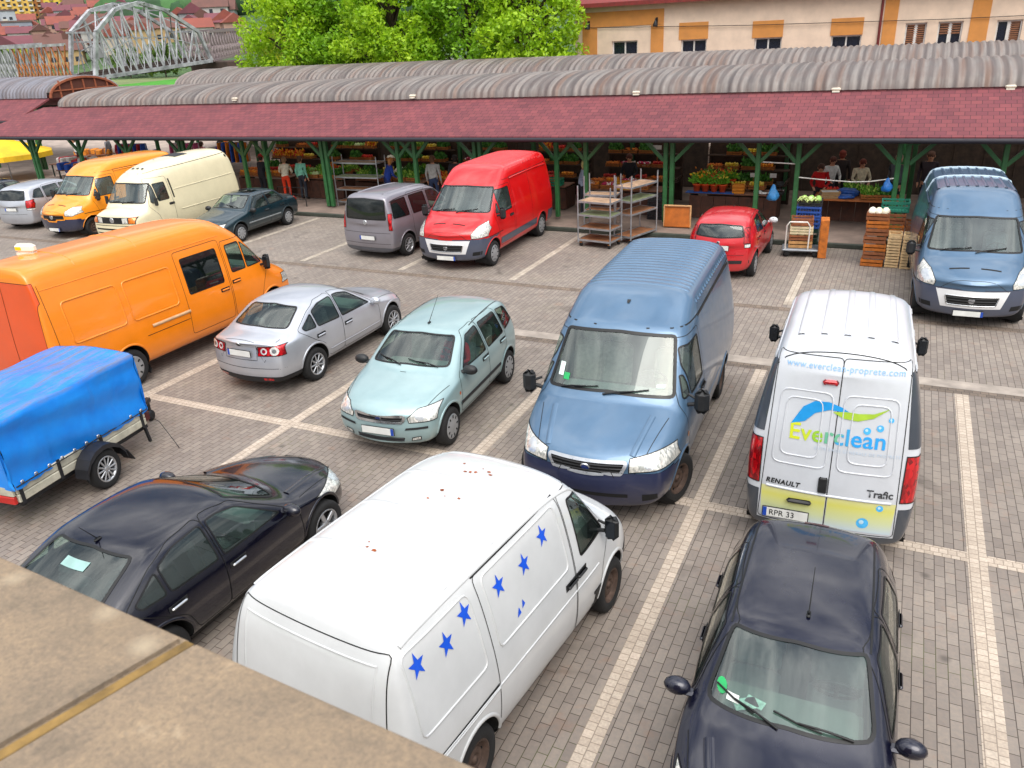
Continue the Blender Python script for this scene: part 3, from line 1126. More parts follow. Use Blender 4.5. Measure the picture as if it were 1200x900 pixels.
def spec_black():
    d = spec_jetta()
    d.update(label='black five door saloon beside the white van, seen over the stone parapet', paint=paint('black_paint', '#0b0c1c', .2, .18, .06),
        top=[(2.28, .66, .3), (2.16, .74, .28), (1.7, .87, .18), (1.15, .97, .14), (1.02, 1.0, .2), (.28, 1.39, .16, .1), (.05, 1.44, .08), (-.4, 1.47, .02), (-.9, 1.45, -.05), (-1.15, 1.39, -.1, .1), (-1.86, 1.10, -.14, .1), (-1.95, 1.07, -.14), (-2.18, 1.03, -.16, .1), (-2.28, .97, -.2)],
        rw=[[(0, 1.13), (.62, 1.11), (.53, 1.37), (0, 1.395)]], wheels=(1.34, -1.24, .32, .885, .2, 'alloy5'), extra=[decal('r', [(-.16, 1.29), (-.16, 1.33), (.16, 1.33), (.16, 1.29)], mat('shelf_glare', '#8fb3ae', .4), 'brake_light_or_glare', .004)],  # pale teal patch paints light reflected at the rear shelf, not a lamp
        panels=[], badges=[], antenna=(-1.02, 0, -.5, .3), mirror=(.70, .95, 'car'), lines=[([(1.05, .78), (1.6, .66), (2.12, .55)], 't', dict(mirror=True)), ([(1.0, .64), (2.0, .42)], 't', dict(mirror=True, mi=0, bead=.012, w=.09))], cabin=CAR_CABIN(dash=.62, z=.9, seatcol='#33363a'),
        heads=[[(.42, .55), (.40, .68), (.66, .76), (.86, .78), (.82, .6)]])
    d['doors'][0]['hmat'] = CHROME(); d['doors'][1]['hmat'] = CHROME()
    return d


def spec_green():
    d = spec_jetta()
    d.update(label='dark green saloon with a black sunroof, parked next to the cream van', paint=paint('green_paint', '#15303a', .3, .3), lod=1, level=2,
        top=[(2.1, .66, .12), (2.02, .76, .1), (1.6, .86, .08), (1.05, .93, .08), (.92, .96, .12, .2), (.35, 1.34, .1, .2), (.2, 1.38, .05), (-.4, 1.40, 0), (-.85, 1.38, -.04), (-1.0, 1.34, -.06, .2), (-1.4, 1.02, -.08, .2), (-1.5, 1.0, -.08), (-2.0, .98, -.1, .1), (-2.1, .92, -.12)],
        plan=[(2.1, .74), (1.9, .8), (1.4, .83), (.3, .84), (-1.2, .84), (-1.8, .82), (-2.1, .76)], belt=[(2.1, .58), (1, .84), (0, .86), (-1.5, .9), (-2.1, .86)],
        ws=[[(0, 1.0), (.64, .98), (.55, 1.32), (0, 1.34)]], rw=[[(0, 1.06), (.6, 1.04), (.54, 1.32), (0, 1.335)]], wheels=(1.25, -1.25, .29, .835, .18, 'cover'),
        doors=[dict(poly=[(.86, .34), (.82, .84), (.74, .9), (.22, 1.33), (-.315, 1.35), (-.315, .34)], wins=[[(.64, .9), (.22, 1.28), (-.28, 1.30), (-.28, .91)]], handles=[(-.14, .78)]),
               dict(poly=[(-.315, .34), (-.315, 1.35), (-.9, 1.32), (-1.3, .98), (-1.18, .76), (-.95, .6), (-.85, .34)], wins=[[(-.35, .91), (-.35, 1.30), (-.84, 1.27), (-1.16, .95)]], handles=[(-.98, .80)])],
        panels=[], badges=[], extra=[bars_side(None, .84, -.84, .52, .05, .012, mat('moulding_grey', '#7f8587', .5)), decal('t', [(.1, -.4), (.1, .4), (-.35, .4), (-.35, -.4)], GLD(), 'sunroof', .006)], mirror=(.66, .9, 'car', BLACK()),
        wipers=[((.45, 1.0), (.1, 1.05))], lines=[([(.95, .74), (2.0, .68)], 't', dict(mirror=True))])
    return d


def spec_navy():
    return dict(name='parked_car', cat='car', label='dark navy hatchback with a green disc on its windscreen, parked behind the logo van',
        top=[(1.95, .70, .3), (1.85, .78, .28), (1.5, .90, .2), (1.12, .99, .16), (.98, 1.03, .22, .2), (.22, 1.40, .17, .1), (.05, 1.45, .12), (-.5, 1.49, .04), (-1.2, 1.47, -.02), (-1.62, 1.42, -.08), (-1.76, 1.34, -.12, .2), (-1.92, 1.0, -.16), (-1.95, .9, -.2)],
        belt=[(1.95, .62), (1.2, .84), (.9, .9), (0, .93), (-1.5, .98), (-1.95, .86)], plan=[(1.95, .68), (1.8, .76), (1.4, .83), (.5, .845), (-1.2, .845), (-1.7, .81), (-1.95, .72)], tumble=.32,
        nose=NOSE, tail=[(.2, .06), (.4, -.02), (.6, -.02), (.8, .02), (1, .04)], paint=paint('navy_paint', '#101226', .3, .22, .12), wheels=(1.2, -1.23, .295, .845, .19, 'cover'),
        glass=GL(), frit=.03, ws=[[(0, 1.075), (.67, 1.04), (.56, 1.365), (0, 1.395)]], rw=[[(0, 1.02), (.58, 1.02), (.52, 1.3), (0, 1.33)]],
        doors=[dict(poly=[(.78, .36), (.78, .88), (.66, .96), (.10, 1.385), (-.36, 1.42), (-.36, .36)], wins=[[(.60, .97), (.10, 1.335), (-.32, 1.37), (-.32, .97)]], handles=[(-.22, .86)]),
               dict(poly=[(-.36, .36), (-.36, 1.42), (-1.10, 1.40), (-1.3, 1.0), (-1.16, .76), (-.98, .62), (-.85, .36)], wins=[[(-.41, .97), (-.41, 1.37), (-1.05, 1.35), (-1.2, 1.01)]], handles=[(-1.02, .88)])],
        heads=[[(.42, .60), (.42, .70), (.58, .80), (.78, .82), (.76, .62)]], tails=[[(.60, .66), (.58, 1.02), (.86, 1.06), (.86, .66)]],
        grilles=[dict(poly=[(0, .58), (.3, .58), (.34, .68), (0, .68)], bars=2)], plates=[('f', 0, .45, 0), ('r', 0, .6, 0)],
        extra=[decal('f', [(-.49, 1.085), (-.49, 1.115), (-.39, 1.12), (-.385, 1.09)], mat('sticker_white', '#dfe5e0', .4), 'sticker', .005), decal('f', circ(-.545, 1.12, .045, 12, .03), mat('sticker_green', '#169e55', .4), 'sticker', .005), decal('r', [(-.12, 1.375), (-.12, 1.40), (.12, 1.40), (.12, 1.375)], mat('lamp_dark_red', '#471419', .3), 'brake_light_or_glare', .005),
               lambda sh, trim, root: papers(sh, root)],
        lines=[([(1.0, .74), (1.85, .56)], 't', dict(mirror=True)), ([(.1, .57), (-1.55, .56)], 't', dict(mirror=True, w=.02, mi=2)), ([(1.06, .56), (1.75, .40)], 't', dict(mirror=True, mi=0, bead=.014, w=.1)), ([(-1.60, 0), (-1.60, .5)], 't', dict(mirror=True))],
        mirror=(.64, .97, 'car'), wipers=[((.5, 1.055), (.08, 1.10)), ((-.06, 1.065), (-.42, 1.10))], antenna=(-.1, .05, -.55, .42),
        cabin=CAR_CABIN(dash=.6, z=.95, dashcol='#4d5657', seatcol='#4b5557', wheel_side=1))


def papers(sh, root):
    """a folded cloth and papers left on the dashboard"""
    mb = MB()
    for (y, x, a, w) in ((-.34, .66, .5, .2), (-.27, .62, -.3, .16)):
        mb.bbox((x, y, 1.012), (w * .6, w, .012), .004, rz=a)
    mb.build('papers', mat('paper_teal', '#a9c9bd', .8, var=.25, vs=30), root)


def spec_punto():
    return dict(name='parked_car', cat='car', label='small red hatchback seen from behind in front of the flower stall', lod=1, level=2,
        top=[(1.98, .70, .28), (1.88, .78, .26), (1.5, .90, .18), (1.15, .98, .14), (1.02, 1.02, .2, .2), (.2, 1.40, .14, .1), (.0, 1.45, .1), (-.5, 1.49, .02), (-1.2, 1.46, -.04), (-1.62, 1.40, -.1), (-1.76, 1.32, -.14, .2), (-1.96, .98, -.2), (-1.99, .86, -.24)],
        belt=[(1.98, .62), (1.2, .84), (.9, .9), (0, .95), (-1.5, 1.04), (-1.99, .84)], plan=[(1.98, .68), (1.8, .77), (1.4, .83), (.5, .845), (-1.2, .845), (-1.7, .8), (-1.99, .7)], tumble=.36,
        nose=NOSE, tail=[(.2, .06), (.4, -.03), (.6, -.03), (.8, .02), (1, .04)], paint=paint('red_paint', '#c01420', .1, .3), wheels=(1.2, -1.26, .3, .845, .19, 'cover'), glass=GL(),
        ws=[[(0, 1.075), (.67, 1.04), (.56, 1.365), (0, 1.395)]], rw=[[(0, 1.02), (.60, 1.04), (.54, 1.3), (0, 1.335)]],
        doors=[dict(poly=[(.80, .36), (.80, .88), (.66, .96), (.10, 1.385), (-.36, 1.42), (-.36, .36)], wins=[[(.62, .97), (.10, 1.335), (-.32, 1.37), (-.32, .99)]], handles=[(-.22, .86)]),
               dict(poly=[(-.36, .36), (-.36, 1.42), (-1.10, 1.39), (-1.3, 1.04), (-1.16, .78), (-.98, .62), (-.85, .36)], wins=[[(-.41, .99), (-.41, 1.37), (-1.02, 1.34), (-1.18, 1.06)]], handles=[(-1.02, .9)])],
        tails=[[(.60, .9), (.585, 1.25), (.68, 1.25), (.74, .9)]], clear=[[(.62, .8), (.62, .885), (.75, .885), (.75, .8)]], plates=[('r', 0, .8, 0)], heads=[[(.42, .60), (.42, .70), (.58, .80), (.78, .82), (.76, .62)]],
        badges=[('r', 0, .92, .04, mat('badge_dark', '#22252c', .3))], extra=[decal('r', [(-.74, .42), (-.74, .5), (.74, .5), (.74, .42)], BLACK, 'bumper_strip', .01)],
        lines=[([(-.62, .62), (.62, .62)], 'r')], mirror=(.66, .97, 'car', mat('mirror_silver', '#c4c8cb', .3)), antenna=(-.15, 0, -.6, .25), cabin=CAR_CABIN(dash=.6, z=.93))


def spec_combo():
    return dict(name='parked_car', cat='car', label='grey boxy family van seen from behind, left of the red van', lod=1,
        top=[(2.18, .80, .28), (2.08, .9, .26), (1.7, 1.03, .18), (1.35, 1.11, .14), (1.2, 1.15, .2, .2), (.5, 1.62, .16, .1), (.25, 1.74, .1), (-.3, 1.82, .02), (-1.5, 1.82, -.02), (-1.95, 1.80, -.05, .1), (-2.08, 1.72, -.08, .2), (-2.16, 1.3, -.1), (-2.19, 1.0, -.12)],
        belt=[(2.18, .7), (1.2, 1.0), (0, 1.05), (-2.19, 1.0)], plan=[(2.18, .72), (2.0, .8), (1.5, .89), (.5, .915), (-1.7, .915), (-2.05, .89), (-2.19, .85)], tumble=.22, crown=.04,
        nose=NOSE, tail=[(.2, .06), (.4, -.03), (.6, -.03), (.8, .01), (1, .02)], paint=paint('grey_paint', '#8b8890', .5, .34), wheels=(1.3, -1.4, .315, .91, .2, 'alloy9'), glass=GL(), glass_rear=GLD(), glass_side=GLD(),
        ws=[[(0, 1.2), (.7, 1.17), (.6, 1.65), (0, 1.69)]], rw=[[(0, 1.12), (.70, 1.12), (.66, 1.66), (0, 1.70)]],
        doors=[dict(poly=[(.85, .38), (.9, 1.0), (.75, 1.1), (.3, 1.68), (-.25, 1.71), (-.25, .38)], wins=[[(.75, 1.13), (.28, 1.6), (-.2, 1.63), (-.2, 1.12)]], handles=[(-.12, .98)]),
               dict(name='sliding_door', poly=[(-.25, .38), (-.25, 1.71), (-1.1, 1.71), (-1.1, .72), (-.96, .38)], wins=[[(-.3, 1.12), (-.3, 1.63), (-1.04, 1.63), (-1.04, 1.12)]], handles=[(-.4, .98)], glass=GLD())],
        swins=[[(-1.2, 1.12), (-1.2, 1.63), (-1.86, 1.60), (-1.94, 1.14)]], tails=[[(.76, .84), (.745, 1.30), (.82, 1.30), (.87, .84)]], plates=[('r', -.05, .62, 0)], heads=[[(.42, .66), (.42, .78), (.58, .9), (.8, .92), (.76, .68)]],
        badges=[('r', 0, 1.04, .07, mat('badge_silver', '#a5a7ab', .3, .6))], panels=[('bumper_valance', 'r', [(-1, .1), (1, .1), (1, .34), (-1, .34)], mat('bumper_grey', '#55565c', .5))],
        lines=[([(-.8, .76), (.8, .76)], 'r'), ([(-.84, .46), (.84, .46)], 'r'), ([(.2, .45), (-1.8, .45)], 't', dict(mirror=True, mi=0, bead=.012, w=.06)), ([(.2, .72), (-1.9, .72)], 't', dict(mirror=True, mi=2, w=.02))], mirror=(.8, 1.12, 'car', BLACK()), cabin=CAR_CABIN(dash=.8, z=1.05, hw=.74))


def spec_verso():
    d = spec_combo()
    d.update(label='silver people carrier seen from behind at the left edge, beside the yellow orange van', paint=paint('silver_paint', '#bcc0c8'), level=2, glass_side=GL(),
        top=[(2.16, .76, .28), (2.06, .85, .26), (1.7, .98, .18), (1.4, 1.06, .14), (1.28, 1.09, .2, .2), (.4, 1.5, .16, .1), (.2, 1.57, .1), (-.4, 1.62, .02), (-1.3, 1.59, -.04), (-1.75, 1.54, -.1), (-1.9, 1.44, -.12, .2), (-2.1, 1.06, -.14), (-2.16, .9, -.2)],
        belt=[(2.18, .66), (1.2, .92), (0, .98), (-2.19, .98)], tumble=.32, plan=[(2.18, .7), (2.0, .78), (1.5, .87), (.5, .885), (-1.7, .885), (-2.0, .85), (-2.19, .76)], wheels=(1.3, -1.3, .31, .88, .2, 'alloy5'),
        ws=[[(0, 1.14), (.68, 1.11), (.58, 1.48), (0, 1.5)]], rw=[[(0, 1.1), (.62, 1.1), (.58, 1.42), (0, 1.46)]],
        doors=[dict(poly=[(.85, .38), (.9, .92), (.75, 1.02), (.2, 1.50), (-.3, 1.53), (-.3, .38)], wins=[[(.75, 1.03), (.2, 1.45), (-.25, 1.48), (-.25, 1.04)]], handles=[(-.12, .9)]),
               dict(poly=[(-.3, .38), (-.3, 1.53), (-1.1, 1.51), (-1.2, 1.05), (-1.1, .74), (-.92, .6), (-.86, .38)], wins=[[(-.35, 1.04), (-.35, 1.48), (-1.08, 1.46), (-1.14, 1.07)]], handles=[(-.98, .93)])],
        swins=[[(-1.24, 1.09), (-1.18, 1.45), (-1.5, 1.42), (-1.75, 1.16)]], tails=[[(.62, .82), (.64, 1.08), (.86, 1.12), (.86, .82)]], clear=[[(.64, .74), (.63, .81), (.86, .81), (.86, .74)]], plates=[('r', 0, .78, 0)], panels=[], lines=[([(-.62, .6), (.62, .6)], 'r')], badges=[])
    return d


# ------------------------------------------------------------------ vans
def van_common(**k):
    d = dict(cat='van', name='parked_van', tumble=.14, crown=.05, rc=.13, arch=.06, zb=.26, end_lift=.05, glass=GL(), frit=.04, seal=.018, lcr={3: .2, 4: .1})
    d.update(k)
    return d


def spec_ducato_blue():
    bumper = paint('dark_blue_plastic', '#1d2442', .05, .45)
    return van_common(label='blue high roof van facing the camera just behind the white van with stars',
        top=[(2.53, .86, .22), (2.45, .97, .22), (2.1, 1.12, .16), (1.74, 1.26, .14), (1.63, 1.30, .2, .3), (.98, 2.03, .15, .15), (.90, 2.09, .12), (.42, 2.33, .06), (.22, 2.39, .02, .3), (-.05, 2.41, 0), (-2.40, 2.41, 0), (-2.51, 2.37, 0), (-2.55, 2.22, -.02)],
        belt=[(2.53, .78), (1.6, 1.12), (1, 1.22), (-2.5, 1.3)], plan=[(2.53, .82), (2.35, .92), (1.9, .98), (1.2, 1.0), (-2.4, 1.0), (-2.55, .97)],
        nose=[(.2, -.1), (.4, .02), (.6, .04), (.72, .01), (.86, -.04)], tail=[(.3, 0), (1.2, -.02), (2.2, .05)], paint=paint('blue_paint', '#52708c', .4, .33), wheels=(1.60, -1.60, .335, .97, .21, 'steel'), steer=-.35,
        ws=[[(0, 1.375), (.82, 1.335), (.71, 1.98), (0, 2.01)]], glass=GLW(),
        doors=[dict(poly=[(1.22, .42), (1.36, .82), (1.46, 1.22), (1.0, 1.95), (.36, 1.95), (.36, .42)], wins=[[(1.36, 1.30), (1.2, 1.56), (1.16, 1.56), (1.16, 1.30)], [(1.12, 1.28), (1.12, 1.64), (.98, 1.86), (.44, 1.86), (.44, 1.28)]], handles=[(.5, 1.15)], hmat=BLACK()),
               dict(name='sliding_door', side=-1, poly=[(.3, .42), (.3, 2.12), (-.85, 2.12), (-.85, .42)], handles=[(.18, 1.2)], hmat=BLACK())],
        rdoors=[dict(poly=[(-.88, .5), (0, .5), (0, 2.2), (-.8, 2.2)]), dict(poly=[(0, .5), (.88, .5), (.8, 2.2), (0, 2.2)])],
        heads=[[(.50, .77), (.50, .93), (.94, 1.0), (.98, .80)]], grilles=[dict(poly=[(0, .74), (.40, .75), (.46, .89), (0, .89)], bars=3, frame=mat('frame_silver', '#b9bdc2', .3, .5))],
        badges=[('f', 0, .82, .06, mat('badge_blue', '#23408f', .3))], panels=[('bumper', 'f', [(-1.2, .1), (1.2, .1), (1.2, .73), (.5, .73), (.42, .71), (-.42, .71), (-.5, .73), (-1.2, .73)], bumper), ('bumper', 's', [(1.9, .1), (2.7, .1), (2.7, .76), (1.98, .76), (1.94, .5)], bumper)],
        extra=[ribs(xs=[.12 - .135 * i for i in range(19)], a=-.8, b=.8, w=.075, h=.014), decal('s', circ(1.42, .88, .035, 8), lens('amber_lens', '#c4560a', '#f08a1c', 30), 'side_indicator', .006, True),
               decal('f', [(-.70, 1.46), (-.70, 1.60), (-.63, 1.60), (-.63, 1.46)], mat('sticker_pale', '#cfe4dc', .4), 'sticker', .005), decal('f', [(-.62, 1.43), (-.62, 1.50), (-.54, 1.50), (-.54, 1.43)], mat('sticker_green', '#169e55', .4), 'sticker', .005), decal('f', [(.58, 1.44), (.58, 1.48), (.68, 1.48), (.68, 1.44)], mat('sticker_pale', '#cfe4dc', .4), 'sticker', .005),
               decal('t', [(.52, -.025), (.52, .025), (.58, .015), (.58, -.015)], BLACK, 'washer_nozzle', .01), decal('f', [(-.5, .45), (.5, .45), (.5, .5), (-.5, .5)], DARK, 'bumper_slot', .009), decal('f', [(.66, .4), (.66, .5), (.82, .5), (.82, .42)], DARK, 'bumper_slot', .009, True)],
        lines=[([(1.66, .80), (2.42, .62), (2.47, 0)], 't', dict(mirror=True)), ([(1.72, .62), (2.3, .52)], 't', dict(mirror=True, mi=0, bead=.012, w=.08)), ([(-1.0, .76), (.28, .76)], 's', dict(w=.06, mi=0, bead=.01)), ([(.25, .84), (-2.35, .84)], 't', dict(mirror=True, w=.05, mi=2)), ([(1.0, 2.04), (-2.4, 2.1)], 's', dict(w=.02))],
        mirror=(1.30, 1.22, 'van', BLACK()), wipers=[((-.62, 1.35), (-.28, 1.40)), ((-.05, 1.35), (.33, 1.40))],
        cabin=dict(dash=1.28, dd=.5, seats=[(.5, .52), (.5, -.25), (.5, -.65)], z=1.28, hw=.86, fx=.9, fl=1.9, bulk=-.05, bh=1.5, seatcol='#8d8f84', dashcol='#777a70', wheel_side=1))


def spec_x250(red):
    col = paint('red_van_paint', '#cc0006', .0, .4) if red else paint('slate_blue_paint', '#4e6b86', .4, .35)
    grey = paint('grey_plastic', '#40475a', .05, .5)
    white = paint('white_panel', '#e4e5e6', .1, .35)
    d = van_common(label='bright red high roof van facing the camera in front of the stalls' if red else 'blue grey van with white grille panel, half under the hall eave',
        top=[(2.68, .98, .3), (2.60, 1.09, .28), (2.3, 1.23, .2), (2.04, 1.33, .18), (1.92, 1.37, .24, .2), (1.12, 2.04, .2, .1), (1.02, 2.11, .16), (.60, 2.39, .1), (.35, 2.48, .04, .2), (.1, 2.50, 0), (-2.52, 2.50, 0), (-2.66, 2.45, -.02), (-2.70, 2.28, -.03)],
        belt=[(2.68, .9), (1.6, 1.2), (1, 1.26), (-2.5, 1.3)], plan=[(2.68, .84), (2.5, .95), (2.0, 1.01), (1.2, 1.025), (-2.5, 1.025), (-2.7, .99)],
        nose=[(.2, -.12), (.4, .0), (.6, .03), (.8, .02), (1, -.04)], tail=[(.3, 0), (1.2, -.02), (2.2, .05)], paint=col, wheels=(1.75, -1.72, .345, 1.0, .22, 'steel' if not red else 'cover'),
        ws=[[(0, 1.45), (.86, 1.41), (.74, 2.0), (0, 2.03)]], glass=GLW(),
        doors=[dict(poly=[(1.32, .46), (1.42, .9), (1.56, 1.28), (1.1, 2.0), (.4, 2.02), (.4, .46)], wins=[[(1.46, 1.36), (1.3, 1.6), (1.26, 1.6), (1.26, 1.34)], [(1.22, 1.33), (1.22, 1.7), (1.08, 1.93), (.48, 1.94), (.48, 1.33)]], handles=[(.56, 1.16)], hmat=BLACK())],
        rdoors=[dict(poly=[(-.88, .5), (0, .5), (0, 2.25), (-.8, 2.25)]), dict(poly=[(0, .5), (.88, .5), (.8, 2.25), (0, 2.25)])],
        heads=[[(.68, .87), (.66, .97), (.76, 1.16), (.90, 1.25), (.99, 1.08), (.98, .89)]],
        panels=[('grille_surround', 'f', [(-.52, .47), (.52, .47), (.64, .83), (-.64, .83)], white), ('bumper', 'f', [(-1.2, .1), (1.2, .1), (1.2, .84), (.62, .84), (.5, .84), (-.5, .84), (-.62, .84), (-1.2, .84)], grey), ('bumper', 's', [(2.1, .1), (2.9, .1), (2.9, .86), (2.18, .86), (2.12, .5)], grey),
                ('side_cladding', 's', [(1.32, .5), (1.32, .68), (-1.28, .68), (-1.28, .5)], grey), ('side_cladding', 's', [(-2.2, .4), (-2.2, .72), (-2.75, .72), (-2.75, .4)], grey)],
        grilles=[dict(poly=[(0, .53), (.42, .53), (.47, .72), (0, .72)], bars=3, frame=CHROME())], badges=[('f', 0, .63, .06, mat('badge_silver', '#a5a7ab', .3, .6))], plates=[('f', 0 if red else -.02, .36, 0)],
        extra=[ribs(xs=[.1 - .2 * i for i in range(13)], a=-.78, b=.78, w=.1, h=.012) if red else ribs(ys=[-.72 + .18 * i for i in range(9)], a=.2, b=-2.4, w=.08, h=.016), decal('f', [(.68, .42), (.7, .52), (.9, .54), (.88, .44)], DARK, 'bumper_slot', .009, True)],
        lines=[([(1.98, .84), (2.52, .66), (2.58, 0)], 't', dict(mirror=True)), ([(1.2, .86), (2.02, .86)], 's', dict(w=.02)), ([(.3, .46), (.3, 2.15), (-.95, 2.15), (-.95, .7)], 's'), ([(.3, .86), (-2.4, .86)], 't', dict(mirror=True, mi=0, bead=.02, w=.05)), ([(2.28, -.45), (2.28, -.1)], 't', dict(w=.04)), ([(2.28, .1), (2.28, .45)], 't', dict(w=.04)), ([(1.0, 2.12), (-2.5, 2.16)], 's', dict(w=.012))],
        mirror=(1.42, 1.30, 'van', BLACK()), wipers=[((-.62, 1.42), (-.24, 1.48)), ((.0, 1.42), (.38, 1.48))],
        cabin=dict(dash=1.52, dd=.5, seats=[(.6, .52), (.6, -.25), (.6, -.65)], z=1.30, hw=.88, fx=1.1, fl=1.9, bulk=.0, bh=1.55, seatcol='#60686c', dashcol='#5a6264'))
    if red: d['lod'] = 1
    return d


def strap(sh, trim, root):
    mb = MB(); m2 = MB()
    sh.line(mb, [(-1.0, -.86), (-1.0, .86)], 't', 1, .05, bead=.03, step=.1)
    sh.line(m2, [(-2.2, -.86), (-2.2, .86)], 't', 1, .05, bead=.03, step=.1)
    for k in (mb, m2): k.build('roof_strap', mat('strap_pale', '#a9bcc8', .6), root)


def spec_movano():
    d = spec_x250(True)
    dk = paint('dark_blue_plastic', '#1d2442', .05, .45)
    d.update(label='yellow orange van facing the camera between the silver people carrier and the cream van', lod=1, paint=paint('yellow_orange_paint', '#f0920c', .05, .38), level=2,
        panels=[('bumper', 'f', [(-1.2, .1), (1.2, .1), (1.2, .70), (.6, .62), (-.6, .62), (-1.2, .70)], dk), ('bumper', 's', [(2.1, .1), (2.9, .1), (2.9, .72), (2.18, .72), (2.12, .5)], dk)],
        heads=[[(.56, .84), (.56, 1.0), (.72, 1.12), (.92, 1.12), (.98, .92), (.8, .82)]], grilles=[dict(poly=[(0, .66), (.52, .68), (.52, .88), (0, .88)], bars=3, frame=d['paint'] if False else paint('yellow_orange_paint', '#f0920c'))],
        badges=[('f', 0, .80, .08, mat('badge_silver', '#a5a7ab', .3, .6))], extra=[], wheels=(1.75, -1.72, .335, 1.0, .21, 'steel'),
        top=[(2.68, .92, .3), (2.60, 1.04, .28), (2.3, 1.2, .22), (2.0, 1.31, .2), (1.88, 1.35, .26, .2), (1.2, 2.02, .22, .1), (1.08, 2.12, .18), (.72, 2.35, .12), (.3, 2.46, .06), (-.2, 2.48, 0), (-2.52, 2.46, 0), (-2.66, 2.40, -.02), (-2.70, 2.25, -.03)])
    return d


def spec_benz():
    dk = mat('grille_black', '#15161a', .5)
    return van_common(label='old cream panel van with a rounded roof beside the dark green saloon', lod=1,
        top=[(2.58, 1.0, .1), (2.52, 1.13, .1), (2.3, 1.2, .1), (2.08, 1.24, .1, .3), (2.02, 1.27, .12, .3), (1.62, 1.92, .12, .25), (1.50, 2.06, .1), (1.2, 2.22, .06), (.7, 2.36, .02), (0, 2.46, 0), (-1.6, 2.50, 0), (-2.36, 2.46, -.02), (-2.52, 2.38, -.04), (-2.58, 2.2, -.06)],
        belt=[(2.58, .9), (1.6, 1.1), (-2.5, 1.25)], plan=[(2.58, .88), (2.4, .93), (1.9, .96), (1.2, .985), (-2.4, .985), (-2.58, .94)], tumble=.15, rc=.2, crown=.09,
        nose=[(.2, -.03), (.5, .02), (.8, .01), (1, -.02)], tail=[(.3, 0), (1.2, -.02), (2.2, .05)], paint=paint('cream_paint', '#dfd5b2', .0, .42), wheels=(1.75, -1.3, .33, .96, .2, 'steel'),
        ws=[[(0, 1.33), (.80, 1.31), (.74, 1.88), (0, 1.90)]], glass=GLW(),
        doors=[dict(poly=[(1.34, .46), (1.5, .9), (1.78, 1.2), (1.48, 2.0), (.78, 2.0), (.78, .46)], wins=[[(1.68, 1.30), (1.5, 1.84), (1.42, 1.84), (1.42, 1.30)], [(1.38, 1.30), (1.38, 1.84), (.9, 1.84), (.9, 1.30)]], handles=[(.86, 1.15)], hmat=BLACK())],
        panels=[('grille', 'f', [(-.88, .80), (.88, .80), (.88, 1.0), (-.88, 1.0)], dk)],
        extra=[decal('f', [(.42, .82), (.42, .98), (.62, .98), (.62, .82)], lens('headlamp_lens', '#a9aca8', '#eceae2', 42), 'headlight', .012, True), decal('f', [(.66, .82), (.66, .98), (.86, .98), (.86, .82)], lens('amber_lens', '#c4560a', '#f08a1c', 30), 'indicator_light', .012, True), decal('s', [(.72, 1.3), (.72, 1.9), (.66, 1.9), (.66, 1.3)], DARK, 'air_vent', .006, True),
               decal('t', [(-.3, -.35), (-.3, .35), (-.9, .35), (-.9, -.35)], BLACK, 'roof_hatch', .01), decal('s', circ(-2.3, 2.2, .05, 8), BLACK, 'marker_lamp', .01, True),
               decal('t', circ(1.05, .2, .05, 8), BLACK, 'roof_lamp', .02), decal('t', circ(1.05, 0, .05, 8), BLACK, 'roof_lamp', .02), decal('t', circ(1.05, -.2, .05, 8), BLACK, 'roof_lamp', .02), decal('t', circ(.3, .0, .05, 3), BLACK, 'roof_lamp', .03)],
        badges=[('f', 0, .9, .09, mat('badge_silver', '#a5a7ab', .3, .6))], lines=[([(1.5, 2.1), (.9, 2.2), (-2.4, 2.3)], 's', dict(w=.02)), ([(.5, .9), (-2.3, .9)], 's', dict(w=.03, mi=0, bead=.012)), ([(.6, 1.55), (-2.3, 1.6)], 's', dict(w=.03, mi=0, bead=.012)), ([(-.78, .74), (.78, .74)], 'f', dict(w=.02)), ([(-.78, .62), (.78, .62)], 'f', dict(w=.05)), ([(-.78, .5), (.78, .5)], 'f', dict(w=.03))],
        mirror=(1.62, 1.28, 'old', BLACK()), wipers=[((-.6, 1.31), (-.3, 1.36)), ((.0, 1.31), (.3, 1.36))],
        cabin=dict(dash=1.66, dd=.4, seats=[(.95, .5), (.95, -.5)], z=1.25, hw=.84, fx=1.2, fl=1.6, bulk=.4, bh=1.4, seatcol='#8a4a2a', dashcol='#4a4a48'))


def roof_sign(sh, trim, root):
    p, n = sh.hit('t', SIGN[0], SIGN[1])
    mb = MB(); q = Matrix.Rotation(R(12), 3, 'Z')
    mb.bbox(p + Vector((0, 0, .09)), (.14, .4, .15), .04, mi=0, rot=q); mb.bbox(p + q @ Vector((0, .1, .09)), (.148, .18, .11), .03, mi=1, rot=q); mb.box(p + Vector((0, 0, 0)), (.1, .36, .04), mi=0, rot=q)
    mb.build('roof_sign', [mat('sign_white', '#e8e6da', .4, var=.05), mat('sign_yellow', '#f2c40f', .4, var=.05)], root)


SIGN = (-2.3, .36)


